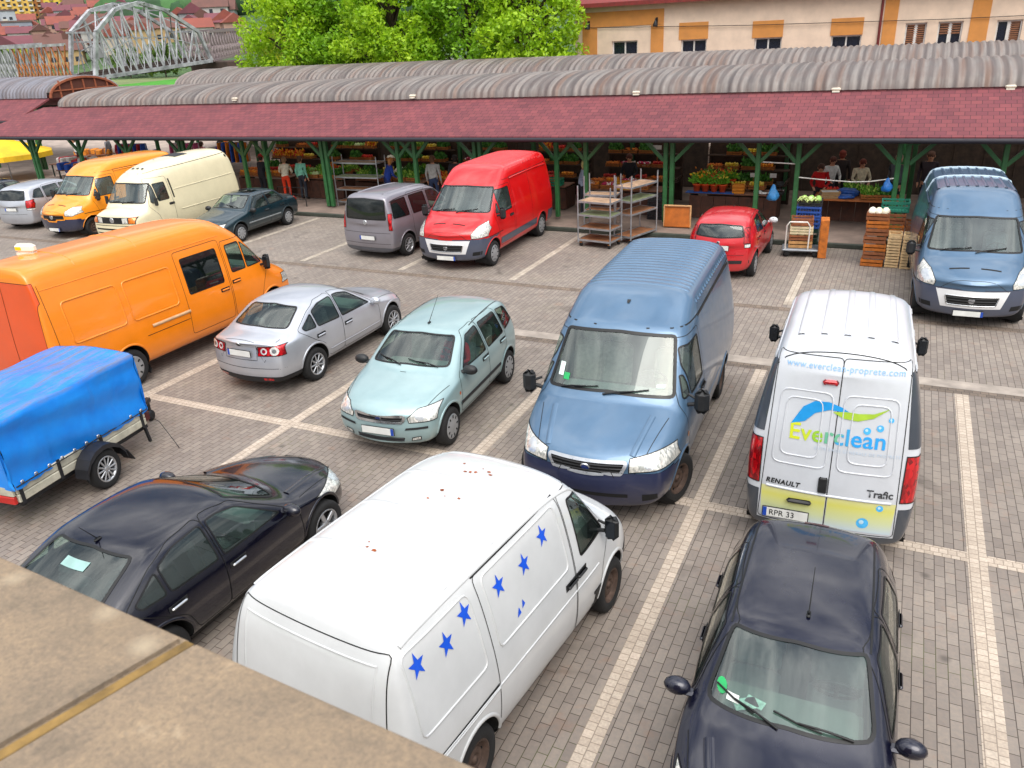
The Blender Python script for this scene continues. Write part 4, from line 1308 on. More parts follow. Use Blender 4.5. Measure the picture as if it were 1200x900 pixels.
def spec_orange():
    orange_shaded = paint('shaded_orange_paint', '#dc4e06', .05, .4)  # van's orange deepened towards red: shade on the rear doors painted in
    return van_common(label='long orange van with one square side window beside the blue tarpaulin trailer', lod=0,
        top=[(3.2, .92, .24), (3.1, 1.03, .22), (2.75, 1.17, .18), (2.42, 1.28, .16, .2), (1.80, 2.02, .16, .1), (1.68, 2.12, .12), (1.3, 2.36, .08), (.9, 2.46, .04), (.4, 2.50, 0), (-3.04, 2.52, 0), (-3.16, 2.47, -.01), (-3.2, 2.32, -.03)],
        belt=[(3.2, .82), (2.2, 1.12), (1.6, 1.2), (-3.2, 1.25)], plan=[(3.2, .76), (3.0, .86), (2.5, .94), (1.8, .96), (-3.05, .96), (-3.2, .93)], rc=.16,
        nose=[(.2, -.1), (.4, .02), (.6, .03), (.8, 0), (1, -.04)], tail=[(.3, 0), (1.2, -.02), (2.2, .04)], paint=paint('orange_paint', '#f0840a', .0, .34), wheels=(2.2, -1.75, .345, .95, .21, 'cover'),
        ws=[[(0, 1.37), (.78, 1.34), (.68, 1.98), (0, 2.0)]], glass=GL(),
        doors=[dict(poly=[(1.78, .5), (1.98, .95), (2.22, 1.28), (1.78, 1.98), (1.02, 2.0), (1.02, .5)], wins=[[(2.1, 1.36), (1.92, 1.62), (1.58, 1.90), (1.58, 1.36)], [(1.54, 1.36), (1.54, 1.91), (1.12, 1.91), (1.12, 1.36)]], handles=[(1.18, 1.18)], hmat=paint('orange_paint', '#f28a0e')),
               dict(name='sliding_door', side=-1, poly=[(.98, .5), (.98, 2.06), (-.22, 2.06), (-.22, .5)], wins=[[(.86, 1.24), (.86, 1.92), (-.1, 1.92), (-.1, 1.24)]], handles=[(.82, 1.1)], glass=GLD(), hmat=paint('orange_paint', '#f28a0e'))],
        rdoors=[dict(poly=[(-.86, .5), (0, .5), (0, 2.25), (-.8, 2.25)], mat=orange_shaded), dict(poly=[(0, .5), (.86, .5), (.8, 2.25), (0, 2.25)], mat=orange_shaded)],
        heads=[[(.46, .74), (.46, .88), (.86, .96), (.9, .76)]], grilles=[dict(poly=[(0, .66), (.4, .66), (.42, .82), (0, .82)], bars=3)], plates=[('f', 0, .5, 0)],
        extra=[lambda sh, trim, root: [sh.line(trim, rnd_poly(p, .08) + [rnd_poly(p, .08)[0]], 's', s, .03, mi=0, bead=.014, step=.2) for s in (1, -1) for p in ([(-.4, 1.16), (-.4, 1.86), (-1.5, 1.86), (-1.5, 1.16)], [(-1.65, 1.16), (-1.65, 1.86), (-2.75, 1.86), (-2.75, 1.16)])],
               roof_sign, bars_side(-1, -.2, -1.15, .96, .06, .02, mat('rail_pale', '#c9a27a', .4)), lambda sh, trim, root: [sh.line(trim, [(-3.0, 2.12), (1.4, 2.12)], 's', s, .016, mi=0, bead=.008, step=.4) for s in (1, -1)]],
        lines=[([(-3.02, .5), (-3.02, 2.2)], 's'), ([(-.24, .82), (-1.3, .82)], 's', dict(w=.012)), ([(1.2, -.7), (1.2, .7)], 't', dict(w=.012, mi=0, bead=.01)), ([(-.9, -.7), (-.9, .7)], 't', dict(w=.012, mi=0, bead=.01)), ([(-2.2, -.7), (-2.2, .7)], 't', dict(w=.012, mi=0, bead=.01))],
        mirror=(2.02, 1.30, 'van', BLACK()), cabin=dict(dash=2.05, dd=.46, seats=[(1.35, .5), (1.35, -.3), (0.2, .4), (.2, -.4)], z=1.28, hw=.84, fx=1.2, fl=3.0, bulk=-.4, bh=1.5, seatcol='#4a4b4d'))


def spec_t4():
    white = paint('white_paint', '#c6c8c9', .0, .4, .22)
    blue = mat('star_blue', '#1352cf', .35, var=.06)
    pts = [(-2.03, 1.62), (-1.66, 1.57), (-1.35, 1.64), (-.82, 1.59), (-.38, 1.555), (.02, 1.62)]
    ex = []
    for (x, z) in pts:
        ex.append(decal('s', [(x + u, z + v) for u, v in star_poly(.098)], blue, 'star', .005, side=-1))
    ex.append(decal('s', [(-.68, 1.22), (-.63, 1.29), (-.61, 1.23)], blue, 'star', .005, side=-1, label='torn remnant of a blue star'))
    ex.append(decal('s', [(-.58, 1.25), (-.55, 1.32), (-.52, 1.27)], blue, 'star', .005, side=-1, label='torn remnant of a blue star'))
    rust = mat('rust', '#9a4d1c', .9, var=.35, vs=30)
    rr = random.Random(3)

    def rusty(sh, trim, root):
        for (x, y, n) in ((-1.30, .10, 3), (-.28, -.02, 4), (-.18, .12, 2), (-.42, .04, 1), (.30, -.02, 5), (.36, .1, 2), (.12, -.62, 1)):
            for _ in range(n):
                cx, cy = x + rr.uniform(-.07, .07), y + rr.uniform(-.12, .12); r = rr.uniform(.008, .024)
                mb = MB(); sh.patch(mb, [(cx + r * math.cos(a) * rr.uniform(.5, 1.3), cy + r * math.sin(a) * rr.uniform(.5, 1.3)) for a in [i * math.pi / 4 for i in range(8)]], 't', 1, .004)
                if mb.f: mb.build('rust_spot', rust, root)
        m2 = MB()
        for i in range(40):
            x = -2.1 + i * .085 + rr.uniform(-.03, .03)
            if abs(x - 1.42) < .42 or abs(x + 1.5) < .42: continue
            r = rr.uniform(.008, .022)
            sh.patch(m2, [(x + 2.2 * r * math.cos(a) * rr.uniform(.5, 1.3), .335 + r * math.sin(a) * rr.uniform(.5, 1.3)) for a in [j * math.pi / 4 for j in range(8)]], 's', -1, .004)
        m2.build('rust_edge', rust, root)
    ex.append(rusty)
    ex.append(decal('f', [(-.70, 1.20), (-.69, 1.27), (-.55, 1.30), (-.45, 1.23), (-.5, 1.20)], mat('vest_yellow', '#d8e014', .6, var=.2, vs=30), 'yellow_vest', .012))
    ex.append(decal('s', [(2.1, .66), (2.1, .78), (2.2, .77), (2.2, .66)], lens('tail_lamp_lens', '#7e0710', '#d3121c', 30), 'side_indicator', .006, True))
    ex.append(ribs(xs=[.75, .05, -.65, -1.4], a=-.66, b=.66, w=.09, h=.008))
    ex.append(lambda sh, trim, root: [sh.line(trim, rnd_poly(p, .07) + [rnd_poly(p, .07)[0]], 's', s, .02, mi=0, bead=.009, step=.2) for s in (1, -1) for p in ([(-2.2, 1.12), (-2.16, 1.74), (-1.24, 1.75), (-1.24, 1.12)], [(-1.02, 1.14), (-1.02, 1.755), (.34, 1.755), (.34, 1.14)])])
    return van_common(label='white panel van with a row of blue stars and rust spots on its roof',
        top=[(2.34, .80, .22), (2.26, .90, .22), (1.95, 1.0, .16), (1.66, 1.10, .14), (1.56, 1.14, .2, .2), (.96, 1.76, .14, .1), (.82, 1.84, .12), (.35, 1.925, .04), (-.2, 1.94, 0), (-2.12, 1.93, -.01), (-2.28, 1.86, -.02), (-2.42, 1.68, -.03)],
        belt=[(2.34, .72), (1.4, 1.02), (.8, 1.08), (-2.3, 1.12)], plan=[(2.34, .76), (2.15, .85), (1.7, .9), (1.0, .92), (-2.2, .92), (-2.42, .90)], tumble=.17, rc=.12, zb=.22, lamp_thr=.55,
        nose=NOSE, tail=[(.3, -.03), (1.0, -.09), (1.35, -.05), (1.7, .10)], paint=white, wheels=(1.42, -1.50, .315, .9, .2, 'steel'),
        ws=[[(0, 1.2), (.74, 1.17), (.64, 1.7), (0, 1.73)]], glass=GL(),
        doors=[dict(poly=[(1.02, .36), (1.12, .8), (1.34, 1.08), (.86, 1.74), (.46, 1.78), (.46, .36)], wins=[[(1.24, 1.12), (.86, 1.66), (.60, 1.69), (.60, 1.12)]], handles=[(.56, .98)], hmat=BLACK()),
               dict(name='sliding_door', side=-1, poly=[(.44, .36), (.44, 1.80), (-1.12, 1.80), (-1.12, .36)], handles=[(.34, .98)], hmat=BLACK())],
        rdoors=[dict(name='tailgate', poly=[(-.78, .62), (.78, .62), (.70, 1.78), (-.70, 1.78)])],
        heads=[[(.42, .62), (.42, .76), (.72, .80), (.78, .64)]], inds=[[(.8, .64), (.76, .80), (.86, .8), (.88, .64)]], grilles=[dict(poly=[(0, .62), (.4, .62), (.4, .74), (0, .74)], bars=3)], panels=[('bumper', 'f', [(-1, .1), (1, .1), (1, .56), (-1, .56)], BLACK()), ('bumper', 's', [(1.8, .1), (2.5, .1), (2.5, .58), (1.86, .58), (1.82, .4)], BLACK())],
        tails=[[(.78, .8), (.76, 1.1), (.9, 1.1), (.92, .8)]], extra=ex, lip=True,
        lines=[([(-1.13, .86), (-2.25, .84)], 's', dict(w=.035, mi=1)), ([(-1.13, .83), (-2.25, .81)], 's', dict(w=.02, mi=0, bead=.012)), ([(-2.1, .84), (1.0, .84)], 's', dict(w=.02, mi=0, bead=.008)), ([(.9, .70), (-2.1, .70)], 't', dict(mirror=True, mi=0, bead=.012, w=.04)),
               ([(.44, 1.80), (-1.12, 1.80)], 's', dict(side=-1, w=.016)), ([(-.62, 1.7), (-.62, 1.1)], 'r', dict(w=.02, mi=0, bead=.008, mirror=True)), ([(-.62, 1.1), (.62, 1.1)], 'r', dict(w=.02, mi=0, bead=.008)), ([(-.62, 1.7), (.62, 1.7)], 'r', dict(w=.02, mi=0, bead=.008))],
        mirror=(1.12, 1.14, 'van', BLACK(), .72), wipers=[((-.55, 1.18), (-.2, 1.23)), ((0, 1.18), (.35, 1.23))],
        cabin=dict(dash=1.24, dd=.44, seats=[(.65, .45), (.65, -.45)], z=1.1, hw=.8, fx=.9, fl=1.7, bulk=.18, bh=1.3, seatcol='#6d6f6c', dashcol='#55585a'))


def spec_trafic():
    Z = lambda z: z if z < .5 else .5 + (z - .5) * 1.358
    ZP = lambda pl: [(p[0], Z(p[1])) + tuple(p[2:]) for p in pl]
    white = paint('white_van_paint', '#c9cdd3', .0, .36, .12)
    grey = paint('pillar_grey', '#38404b', .1, .4)
    ye, bl = '#d3dc32', '#2aa3e4'
    cols = []
    a, b_ = lin(ye), lin('#2c9fe6')
    for i in range(8):
        t = min(1, max(0, (i - .6) / 3.6)); g_ = lin('#7fbf3a')
        c = tuple((a[k] * (1 - 2 * t) + g_[k] * 2 * t) if t < .5 else (g_[k] * (2 - 2 * t) + b_[k] * (2 * t - 1)) for k in range(3))
        m, nt, bs = new_mat('logo_shade'); bs.inputs['Base Color'].default_value = c + (1,); bs.inputs['Roughness'].default_value = .4
        cols.append(m)
    pale = mat('lettering_pale_blue', '#86b6e2', .4, var=.04); lg = mat('lettering_light_grey', '#bccbdb', .4, var=.04)
    drop = mat('drop_blue', '#4db4ee', .35, var=.12, vs=30)
    sw1 = [(.58, 1.25), (.44, 1.40), (.30, 1.455), (.12, 1.46), (-.05, 1.43), (-.18, 1.385), (-.05, 1.395), (.10, 1.40), (.28, 1.36), (.40, 1.285)]
    sw2 = [(.06, 1.385), (-.10, 1.40), (-.26, 1.395), (-.45, 1.405), (-.64, 1.455), (-.45, 1.37), (-.26, 1.335), (-.08, 1.345)]
    yb = None

    def yellow_band(sh, trim, root):
        m, nt, bs = new_mat('yellow_fade')
        co = objco(nt); sp = nt.nodes.new('ShaderNodeSeparateXYZ'); nt.links.new(co, sp.inputs[0])
        mr = nt.nodes.new('ShaderNodeMapRange'); mr.inputs['From Min'].default_value = .45; mr.inputs['From Max'].default_value = .84
        nt.links.new(sp.outputs[2], mr.inputs['Value'])
        o = ramp(nt, mr.outputs[0], [(0, lin('#bfd0da')), (.35, lin('#cbd3a2')), (.75, lin('#d2d06a')), (1, lin('#d3d19a'))])
        nt.links.new(o, bs.inputs['Base Color']); bs.inputs['Roughness'].default_value = .35; bs.inputs['Coat Weight'].default_value = .8
        for s in (1, -1):
            mb = MB(); sh.patch(mb, [(.012 * s, .45), (.73 * s, .45), (.745 * s, .835), (.012 * s, .835)], 'r', 1, .004)
            mb.build('yellow_band', m, root)

    def panel_beads(sh, trim, root):
        for p in ([(-.66, .98), (-.62, 1.60), (-.06, 1.60), (-.06, .98)], [(-.58, 1.06), (-.55, 1.54), (-.16, 1.54), (-.16, 1.06)]):
            for s in (1, -1):
                q = rnd_poly([(u * s, Z(v)) for u, v in p], .09)
                sh.line(trim, q + [q[0]], 'r', 1, .018, mi=0, bead=.008, step=.2)
        mb = MB(); p, n = sh.hit('r', .06, .965); mb.bbox(p + Vector((-.012, 0, 0)), (.03, .1, .19), .02); mb.build('handle', BLACK(), root)
        mb = MB(); p, n = sh.hit('r', .11, 2.115); mb.bbox(p + Vector((-.01, 0, 0)), (.04, .17, .055), .02); mb.build('brake_light_or_glare', lens('tail_lamp_lens', '#7e0710', '#d3121c', 30), root)
        mb = MB(); p, n = sh.hit('r', .30, .72); mb.bbox(p + Vector((-.02, 0, .0)), (.06, .28, .05), .02); mb.build('grab_handle', BLACK(), root)
        for y in (.75, -.75):
            mb = MB()
            for x in (1.0, .1, -.8, -1.8):
                p, n = sh.hit('t', x, y)
                mb.bbox(p, (.2, .03, .02), .008)
            mb.build('roof_fixing', mat('fixing_grey', '#b9babb', .6), root)

    ex = [yellow_band, panel_beads, ribs(ys=[-.5, -.25, 0, .25, .5], a=.6, b=-1.75, w=.09, h=.014),
          decal('r', [(u * .84, Z(v) + .10) for u, v in sw1], mat('swoosh_blue', '#2196dc', .4, var=.08), 'logo_swoosh', .006), decal('r', [(u * .84, Z(v) + .10) for u, v in sw2], mat('swoosh_green', '#a4c63c', .4, var=.08), 'logo_swoosh', .007),
          lettering('r', 'Everclean', .50, 1.455, .262, cols, bold=.004, spacing=1.03), lettering('r', 'www.everclean-proprete.com', .60, 2.235, .092, pale, spacing=1.1), lettering('r', 'ENTREPRISE GENERALE DE PROPRETE', .20, 1.37, .046, lg, spacing=1.2),
          lettering('r', 'RENAULT', .70, .885, .08, DARK(), bold=.003, spacing=1.15, shear=.2), lettering('r', 'Trafic', -.42, .90, .12, mat('chrome_dark', '#53565a', .3, .6), bold=.003)]
    for (u, v, r_) in ((-.33, 1.34, .036), (-.46, 1.37, .034), (-.56, 1.44, .025), (-.58, .70, .035), (-.42, .55, .06)):
        ex.append(decal('r', circ(u, Z(v), r_ * 1.1, 16), drop, 'water_drop', .006))
        ex.append(decal('r', circ(u + r_ * .2, Z(v) + r_ * .25, r_ * .45, 10), mat('drop_pale', '#bfe3f7', .35), 'water_drop', .008))
    d = van_common(label='white high roof van showing back doors with a green and blue company logo',
        top=[(2.37, .90, .3), (2.3, .99, .28), (2.0, 1.12, .2), (1.74, 1.22, .18, .1), (1.0, 1.84, .16, .1), (.85, 1.91, .12), (.3, 1.965, .02), (-2.08, 1.965, -.01, .0), (-2.26, 1.93, -.05, .15), (-2.35, 1.78, -.07)],
        belt=[(2.37, .8), (1.6, 1.08), (1, 1.15), (-2.3, 1.2)], plan=[(2.37, .72), (2.15, .86), (1.7, .94), (1.0, .952), (-2.0, .952), (-2.35, .90)], tumble=.20, rc=.12, zb=.24,
        nose=NOSE, tail=[(.2, .04), (.45, -.03), (.9, -.03), (1.2, .0), (1.8, .08)], paint=white, wheels=(1.55, -1.53, .32, .94, .21, 'cover'),
        ws=[[(0, 1.3), (.78, 1.26), (.68, 1.78), (0, 1.81)]], doors=[dict(poly=[(1.1, .38), (1.3, .9), (1.5, 1.12), (.98, 1.78), (.3, 1.82), (.3, .38)], wins=[[(1.36, 1.2), (.95, 1.72), (.38, 1.74), (.38, 1.18)]], handles=[(.44, 1.0)])],
        panels=[('corner_pillar', 'r', [(.775, 1.22), (.70, 1.80), (1.0, 1.80), (1.0, 1.22)], grey), ('corner_pillar', 'r', [(-.775, 1.22), (-1.0, 1.22), (-1.0, 1.80), (-.70, 1.80)], grey),
                ('corner_bumper', 'r', [(.775, .2), (.775, .70), (1.0, .70), (1.0, .2)], grey), ('corner_bumper', 'r', [(-.775, .2), (-1.0, .2), (-1.0, .70), (-.775, .70)], grey), ('rear_bumper', 'r', [(-.775, .2), (.775, .2), (.775, .40), (-.775, .40)], grey)],
        tails=[[(.775, .76), (.775, 1.16), (1.0, 1.16), (1.0, .76)]], clear=[[(.82, .48), (.82, .62), (.93, .62), (.93, .48)]],
        rdoors=[dict(poly=[(-.765, .42), (0, .42), (0, 1.87), (-.69, 1.87)]), dict(poly=[(0, .42), (.765, .42), (.69, 1.87), (0, 1.87)])],
        plates=[('r', .42, .52, 0)], plate_text='RPR 33', extra=ex, lines=[([(.5, .72), (-2.0, .74)], 't', dict(mirror=True, mi=0, bead=.012, w=.03)), ([(-2.12, -.7), (-2.12, .7)], 't', dict(w=.012)), ([(-.69, .75), (.69, .75)], 'r', dict(w=.03, mi=0, bead=.012))],
        mirror=(1.2, 1.2, 'van', BLACK()), cabin=dict(dash=1.4, dd=.4, seats=[(.65, .45), (.65, -.45)], z=1.15, hw=.82, fx=.9, fl=1.7, bulk=.1, bh=1.3))


    d['top'] = [(2.37, .95, .3), (2.3, 1.06, .28), (2.0, 1.2, .2), (1.74, 1.30, .18, .1), (1.0, 1.92, .16, .1), (.85, 2.02, .14), (.3, 2.38, .06), (-.05, 2.46, .0), (-2.02, 2.48, -.01), (-2.2, 2.43, -.05, .15), (-2.33, 2.2, -.07)]
    d['tail'] = [(.2, .04), (.45, -.03), (1.1, -.03), (1.5, .0), (2.3, .12)]
    d['belt'] = ZP(d['belt']); d['ws'] = [[(0, 1.38), (.78, 1.34), (.68, 1.84), (0, 1.88)]]
    d['panels'] = [(n, v, ZP(p), m) for n, v, p, m in d['panels']]
    for k in ('tails', 'clear'): d[k] = [ZP(p) for p in d[k]]
    for k in d['rdoors']: k['poly'] = ZP(k['poly'])
    d['lines'] = [(ZP(l[0]) if l[1] == 'r' else l[0],) + tuple(l[1:]) for l in d['lines']]
    d['plates'] = [('r', .44, .53, 0)]; d['mirror'] = (1.2, 1.3, 'van', BLACK(), .75); d['tumble'] = .17
    return d


def spec_edge():
    d = spec_green()
    d.update(label='black car cut off by the left edge, beside the silver people carrier', paint=paint('black_paint', '#0b0c1c', .2, .18, .06))
    return d
# ---------------------------------------------------------------- the setting
def paver_mat():
    m, nt, b = new_mat('pavers')
    co = objco(nt)
    sp = nt.nodes.new('ShaderNodeSeparateXYZ'); nt.links.new(co, sp.inputs[0])
    cb = nt.nodes.new('ShaderNodeCombineXYZ'); nt.links.new(sp.outputs[1], cb.inputs[0]); nt.links.new(sp.outputs[0], cb.inputs[1])
    br = nt.nodes.new('ShaderNodeTexBrick')
    nt.links.new(cb.outputs[0], br.inputs['Vector'])
    br.offset = .5
    setin(br, Scale=1.0)
    br.inputs['Brick Width'].default_value = .208; br.inputs['Row Height'].default_value = .1055
    br.inputs['Mortar Size'].default_value = .0048; br.inputs['Mortar Smooth'].default_value = .3; br.inputs['Bias'].default_value = 0
    br.inputs['Color1'].default_value = lin('#979088'); br.inputs['Color2'].default_value = lin('#867f79'); br.inputs['Mortar'].default_value = lin('#4a423c')
    f = noise(nt, co, .35, 6, .65, .4)
    big = ramp(nt, f, [(.3, (.80, .78, .77, 1)), (.55, (1, 1, 1, 1)), (.75, (1.12, 1.09, 1.05, 1))])
    c = mix(nt, 1.0, br.outputs[0], big, 'MULTIPLY')
    f2 = noise(nt, co, 24, 4, .7)
    c = mix(nt, .35, c, ramp(nt, f2, [(.3, lin('#5a5049')), (.7, lin('#b3a091'))]), 'OVERLAY')
    # oil and tyre stains
    v = noise(nt, co, 1.1, 3, .5, .8)
    st = ramp(nt, v, [(.60, (0, 0, 0, 1)), (.74, (.6, .6, .6, 1))])
    c = mix(nt, st, c, lin('#4a423d'))
    # rusty tint here and there, moss in some joints, drip spots
    r1 = noise(nt, co, 2.6, 5, .7, .3)
    c = mix(nt, ramp(nt, r1, [(.58, (0, 0, 0, 1)), (.75, (.26, .26, .26, 1))]), c, lin('#9a6a4c'))
    r2 = noise(nt, co, .8, 4, .6)
    gm = nt.nodes.new('ShaderNodeMath'); gm.operation = 'MULTIPLY'; nt.links.new(br.outputs['Fac'], gm.inputs[0]); nt.links.new(ramp(nt, r2, [(.55, (0, 0, 0, 1)), (.68, (.6, .6, .6, 1))]), gm.inputs[1])
    c = mix(nt, gm.outputs[0], c, lin('#5d6336'))
    vo = nt.nodes.new('ShaderNodeTexVoronoi'); vo.inputs['Scale'].default_value = 1.3; vo.inputs['Randomness'].default_value = 1; nt.links.new(co, vo.inputs['Vector'])
    c = mix(nt, ramp(nt, vo.outputs['Distance'], [(.03, (.55, .55, .55, 1)), (.09, (0, 0, 0, 1))]), c, lin('#3c3632'))
    nt.links.new(c, b.inputs['Base Color'])
    nt.links.new(ramp(nt, f2, [(.3, (.62,) * 3 + (1,)), (.7, (.85,) * 3 + (1,))]), b.inputs['Roughness'])
    bump(nt, b, br.outputs['Fac'], -.35, .008)
    return m


def sett_mat(name, w, hgt, c1, c2, mort, rot=False, wear=.3):
    m, nt, b = new_mat(name)
    co = objco(nt)
    if rot:
        sp = nt.nodes.new('ShaderNodeSeparateXYZ'); nt.links.new(co, sp.inputs[0])
        cb = nt.nodes.new('ShaderNodeCombineXYZ'); nt.links.new(sp.outputs[1], cb.inputs[0]); nt.links.new(sp.outputs[0], cb.inputs[1])
        co2 = cb.outputs[0]
    else: co2 = co
    br = nt.nodes.new('ShaderNodeTexBrick'); nt.links.new(co2, br.inputs['Vector']); br.offset = .35
    setin(br, Scale=1.0)
    br.inputs['Brick Width'].default_value = w; br.inputs['Row Height'].default_value = hgt; br.inputs['Mortar Size'].default_value = .006; br.inputs['Mortar Smooth'].default_value = .4
    br.inputs['Color1'].default_value = lin(c1); br.inputs['Color2'].default_value = lin(c2); br.inputs['Mortar'].default_value = lin(mort)
    f = noise(nt, co, 1.4, 6, .7, .5)
    c = mix(nt, ramp(nt, f, [(.42, (0, 0, 0, 1)), (.75, (wear,) * 3 + (1,))]), br.outputs[0], lin('#6f645c'))
    f2 = noise(nt, co, 40, 3)
    c = mix(nt, .3, c, ramp(nt, f2, [(.3, lin('#605850')), (.7, lin('#c8c0b4'))]), 'OVERLAY')
    nt.links.new(c, b.inputs['Base Color']); b.inputs['Roughness'].default_value = .8
    bump(nt, b, br.outputs['Fac'], -.4, .008)
    return m


def plane(name, x0, y0, x1, y1, z, m, kind='structure', n=1):
    mb = MB()
    mb.add([(x0, y0, z), (x1, y0, z), (x1, y1, z), (x0, y1, z)], [(0, 1, 2, 3)])
    o = mb.build(name, m)
    return tag(o, kind=kind)


def ground_all():
    plane('ground', -1600, -200, 1600, 1600, -.03, mat('far_ground', '#6d7a4a', .95, var=.3, vs=.05))
    plane('market_plaza', -70, 22.8, 40, 80, -.012, mat('plaza_paving', '#a5958a', .9, var=.2, vs=1.2))
    plane('car_park', -60, -6, 30, 24.0, 0, paver_mat())
    line = sett_mat('pale_setts', .094, .101, '#c4b8aa', '#b4a799', '#8d8175', True)
    linx = sett_mat('pale_setts_across', .094, .1, '#c4b8aa', '#b4a799', '#8d8175', False)
    thin = sett_mat('pale_setts_far', .2, .1, '#c2b9ab', '#aaa093', '#8a7d70', True, .55)
    xs = [4.75, 1.395, -1.82, -5.24, -8.67, -12.07, -15.5]
    for x in xs: plane('bay_line', x - .101, -4, x + .101, 13.86, .004, line)
    for a, b in zip(xs[1:], xs): plane('cross_line', a + .101, 8.93, b - .101, 9.13, .004, linx)
    plane('cross_line', -40, 8.93, -15.601, 9.13, .004, linx)
    for i in range(9): plane('far_bay_line', 1.5 - 3.4 * i - .09, 17.75, 1.5 - 3.4 * i + .09, 22.9, .004, thin)
    plane('flush_kerb', -60, 14.08, 30, 14.42, .005, mat('kerb_concrete', '#9b9187', .85, var=.2, vs=3, bmp=.2))
    plane('gutter', -60, 13.86, 30, 14.08, .003, sett_mat('gutter_cobbles', .12, .11, '#7c6f63', '#5f554d', '#3a342f', False, .6))
    plane('gutter', -60, 17.3, 30, 17.55, .003, sett_mat('gutter_cobbles_far', .12, .125, '#857668', '#6a5f56', '#443c36', False, .6))
    # raised floor of the hall
    mb = MB(); mb.bbox((-16, 31.2, .07), (47, 16, .14), .02)
    tag(mb.build('hall_floor', mat('hall_concrete', '#85746a', .85, var=.25, vs=1.5, bmp=.2)), kind='structure')
    mb = MB(); mb.bbox((-16, 23.14, .065), (47, .12, .13), .02)
    tag(mb.build('platform_kerb', mat('dark_kerb', '#3b4038', .8, var=.25)), kind='structure')


def tile_mat():
    m, nt, b = new_mat('roof_shingles')
    co = objco(nt)
    sp = nt.nodes.new('ShaderNodeSeparateXYZ'); nt.links.new(co, sp.inputs[0])
    cb = nt.nodes.new('ShaderNodeCombineXYZ'); nt.links.new(sp.outputs[0], cb.inputs[0])
    ad = nt.nodes.new('ShaderNodeMath'); ad.operation = 'MULTIPLY'; ad.inputs[1].default_value = 1.09
    nt.links.new(sp.outputs[1], ad.inputs[0]); nt.links.new(ad.outputs[0], cb.inputs[1])
    br = nt.nodes.new('ShaderNodeTexBrick'); nt.links.new(cb.outputs[0], br.inputs['Vector']); br.offset = .5
    setin(br, Scale=1.0)
    br.inputs['Brick Width'].default_value = .26; br.inputs['Row Height'].default_value = .2; br.inputs['Mortar Size'].default_value = .012; br.inputs['Mortar Smooth'].default_value = .6
    br.inputs['Color1'].default_value = lin('#7a3c40'); br.inputs['Color2'].default_value = lin('#673139'); br.inputs['Mortar'].default_value = lin('#482127')
    f = noise(nt, co, .8, 6, .65, .6)
    c = mix(nt, 1.0, br.outputs[0], ramp(nt, f, [(.3, (.78, .76, .8, 1)), (.5, (1, 1, 1, 1)), (.7, (1.14, 1.12, 1.14, 1))]), 'MULTIPLY')
    nt.links.new(c, b.inputs['Base Color']); b.inputs['Roughness'].default_value = .8
    bump(nt, b, br.outputs['Fac'], -.4, .02)
    return m


def corr_mat(name, a, b_, c_):
    m, nt, b = new_mat(name)
    co = objco(nt)
    f = noise(nt, objco(nt, (3.4, .18, .18)), 1.0, 3, .6)
    f2 = noise(nt, co, 1.2, 6, .7, .5)
    c = ramp(nt, f, [(.35, lin(a)), (.52, lin(b_)), (.68, lin(c_))])
    at = nt.nodes.new('ShaderNodeAttribute'); at.attribute_name = 'valley_shade_dirt'
    c = mix(nt, ramp(nt, at.outputs['Fac'], [(.35, (0, 0, 0, 1)), (.85, (.6, .6, .6, 1))]), c, lin('#3f373b'))  # dark stripes paint rib shade and valley dirt into the colour
    c = mix(nt, ramp(nt, f2, [(.45, (0, 0, 0, 1)), (.75, (.6, .6, .6, 1))]), c, lin('#7a625a'))
    nt.links.new(c, b.inputs['Base Color']); b.inputs['Roughness'].default_value = .45
    b.inputs['Specular IOR Level'].default_value = .5
    tr = nt.nodes.new('ShaderNodeBsdfTranslucent'); tr.inputs[0].default_value = (.75, .72, .68, 1)      # fibreglass sheet lets some daylight through
    ms = nt.nodes.new('ShaderNodeMixShader'); ms.inputs[0].default_value = .35
    nt.links.new(b.outputs[0], ms.inputs[1]); nt.links.new(tr.outputs[0], ms.inputs[2]); nt.links.new(ms.outputs[0], nt.nodes['Material Output'].inputs[0])
    return m


GREEN = lambda: mat('green_post', '#2c6236', .5, var=.2, vs=5)
DKGREEN = lambda: mat('dark_green_beam', '#173026', .6, var=.2)


def barrel(mb, x0, x1, yc, zb, half, rise, period=.24, amp=.029, nx=8, round_end=0.0, mi=0, na=16):
    n = int((x1 - x0) / period * nx)
    P = []
    for i in range(n + 1):
        x = x0 + (x1 - x0) * i / n
        k = amp * math.cos(2 * math.pi * (x - x0) / period)
        s = 1.0
        if round_end and x - x0 < round_end: s = max(.05, 1 - (1 - (x - x0) / round_end) ** 2.4) ** .5
        for j in range(na + 1):
            a = math.pi * j / na
            ca, sa = math.cos(a), math.sin(a)
            sa = sa ** .8
            P.append((x, yc - (half * s + k * .6) * ca, zb + (rise * s + k) * sa))
    fs = []
    m = na + 1
    for i in range(n):
        for j in range(na): fs.append((i * m + j, (i + 1) * m + j, (i + 1) * m + j + 1, i * m + j + 1))
    mb.add(P, fs, mi, True)


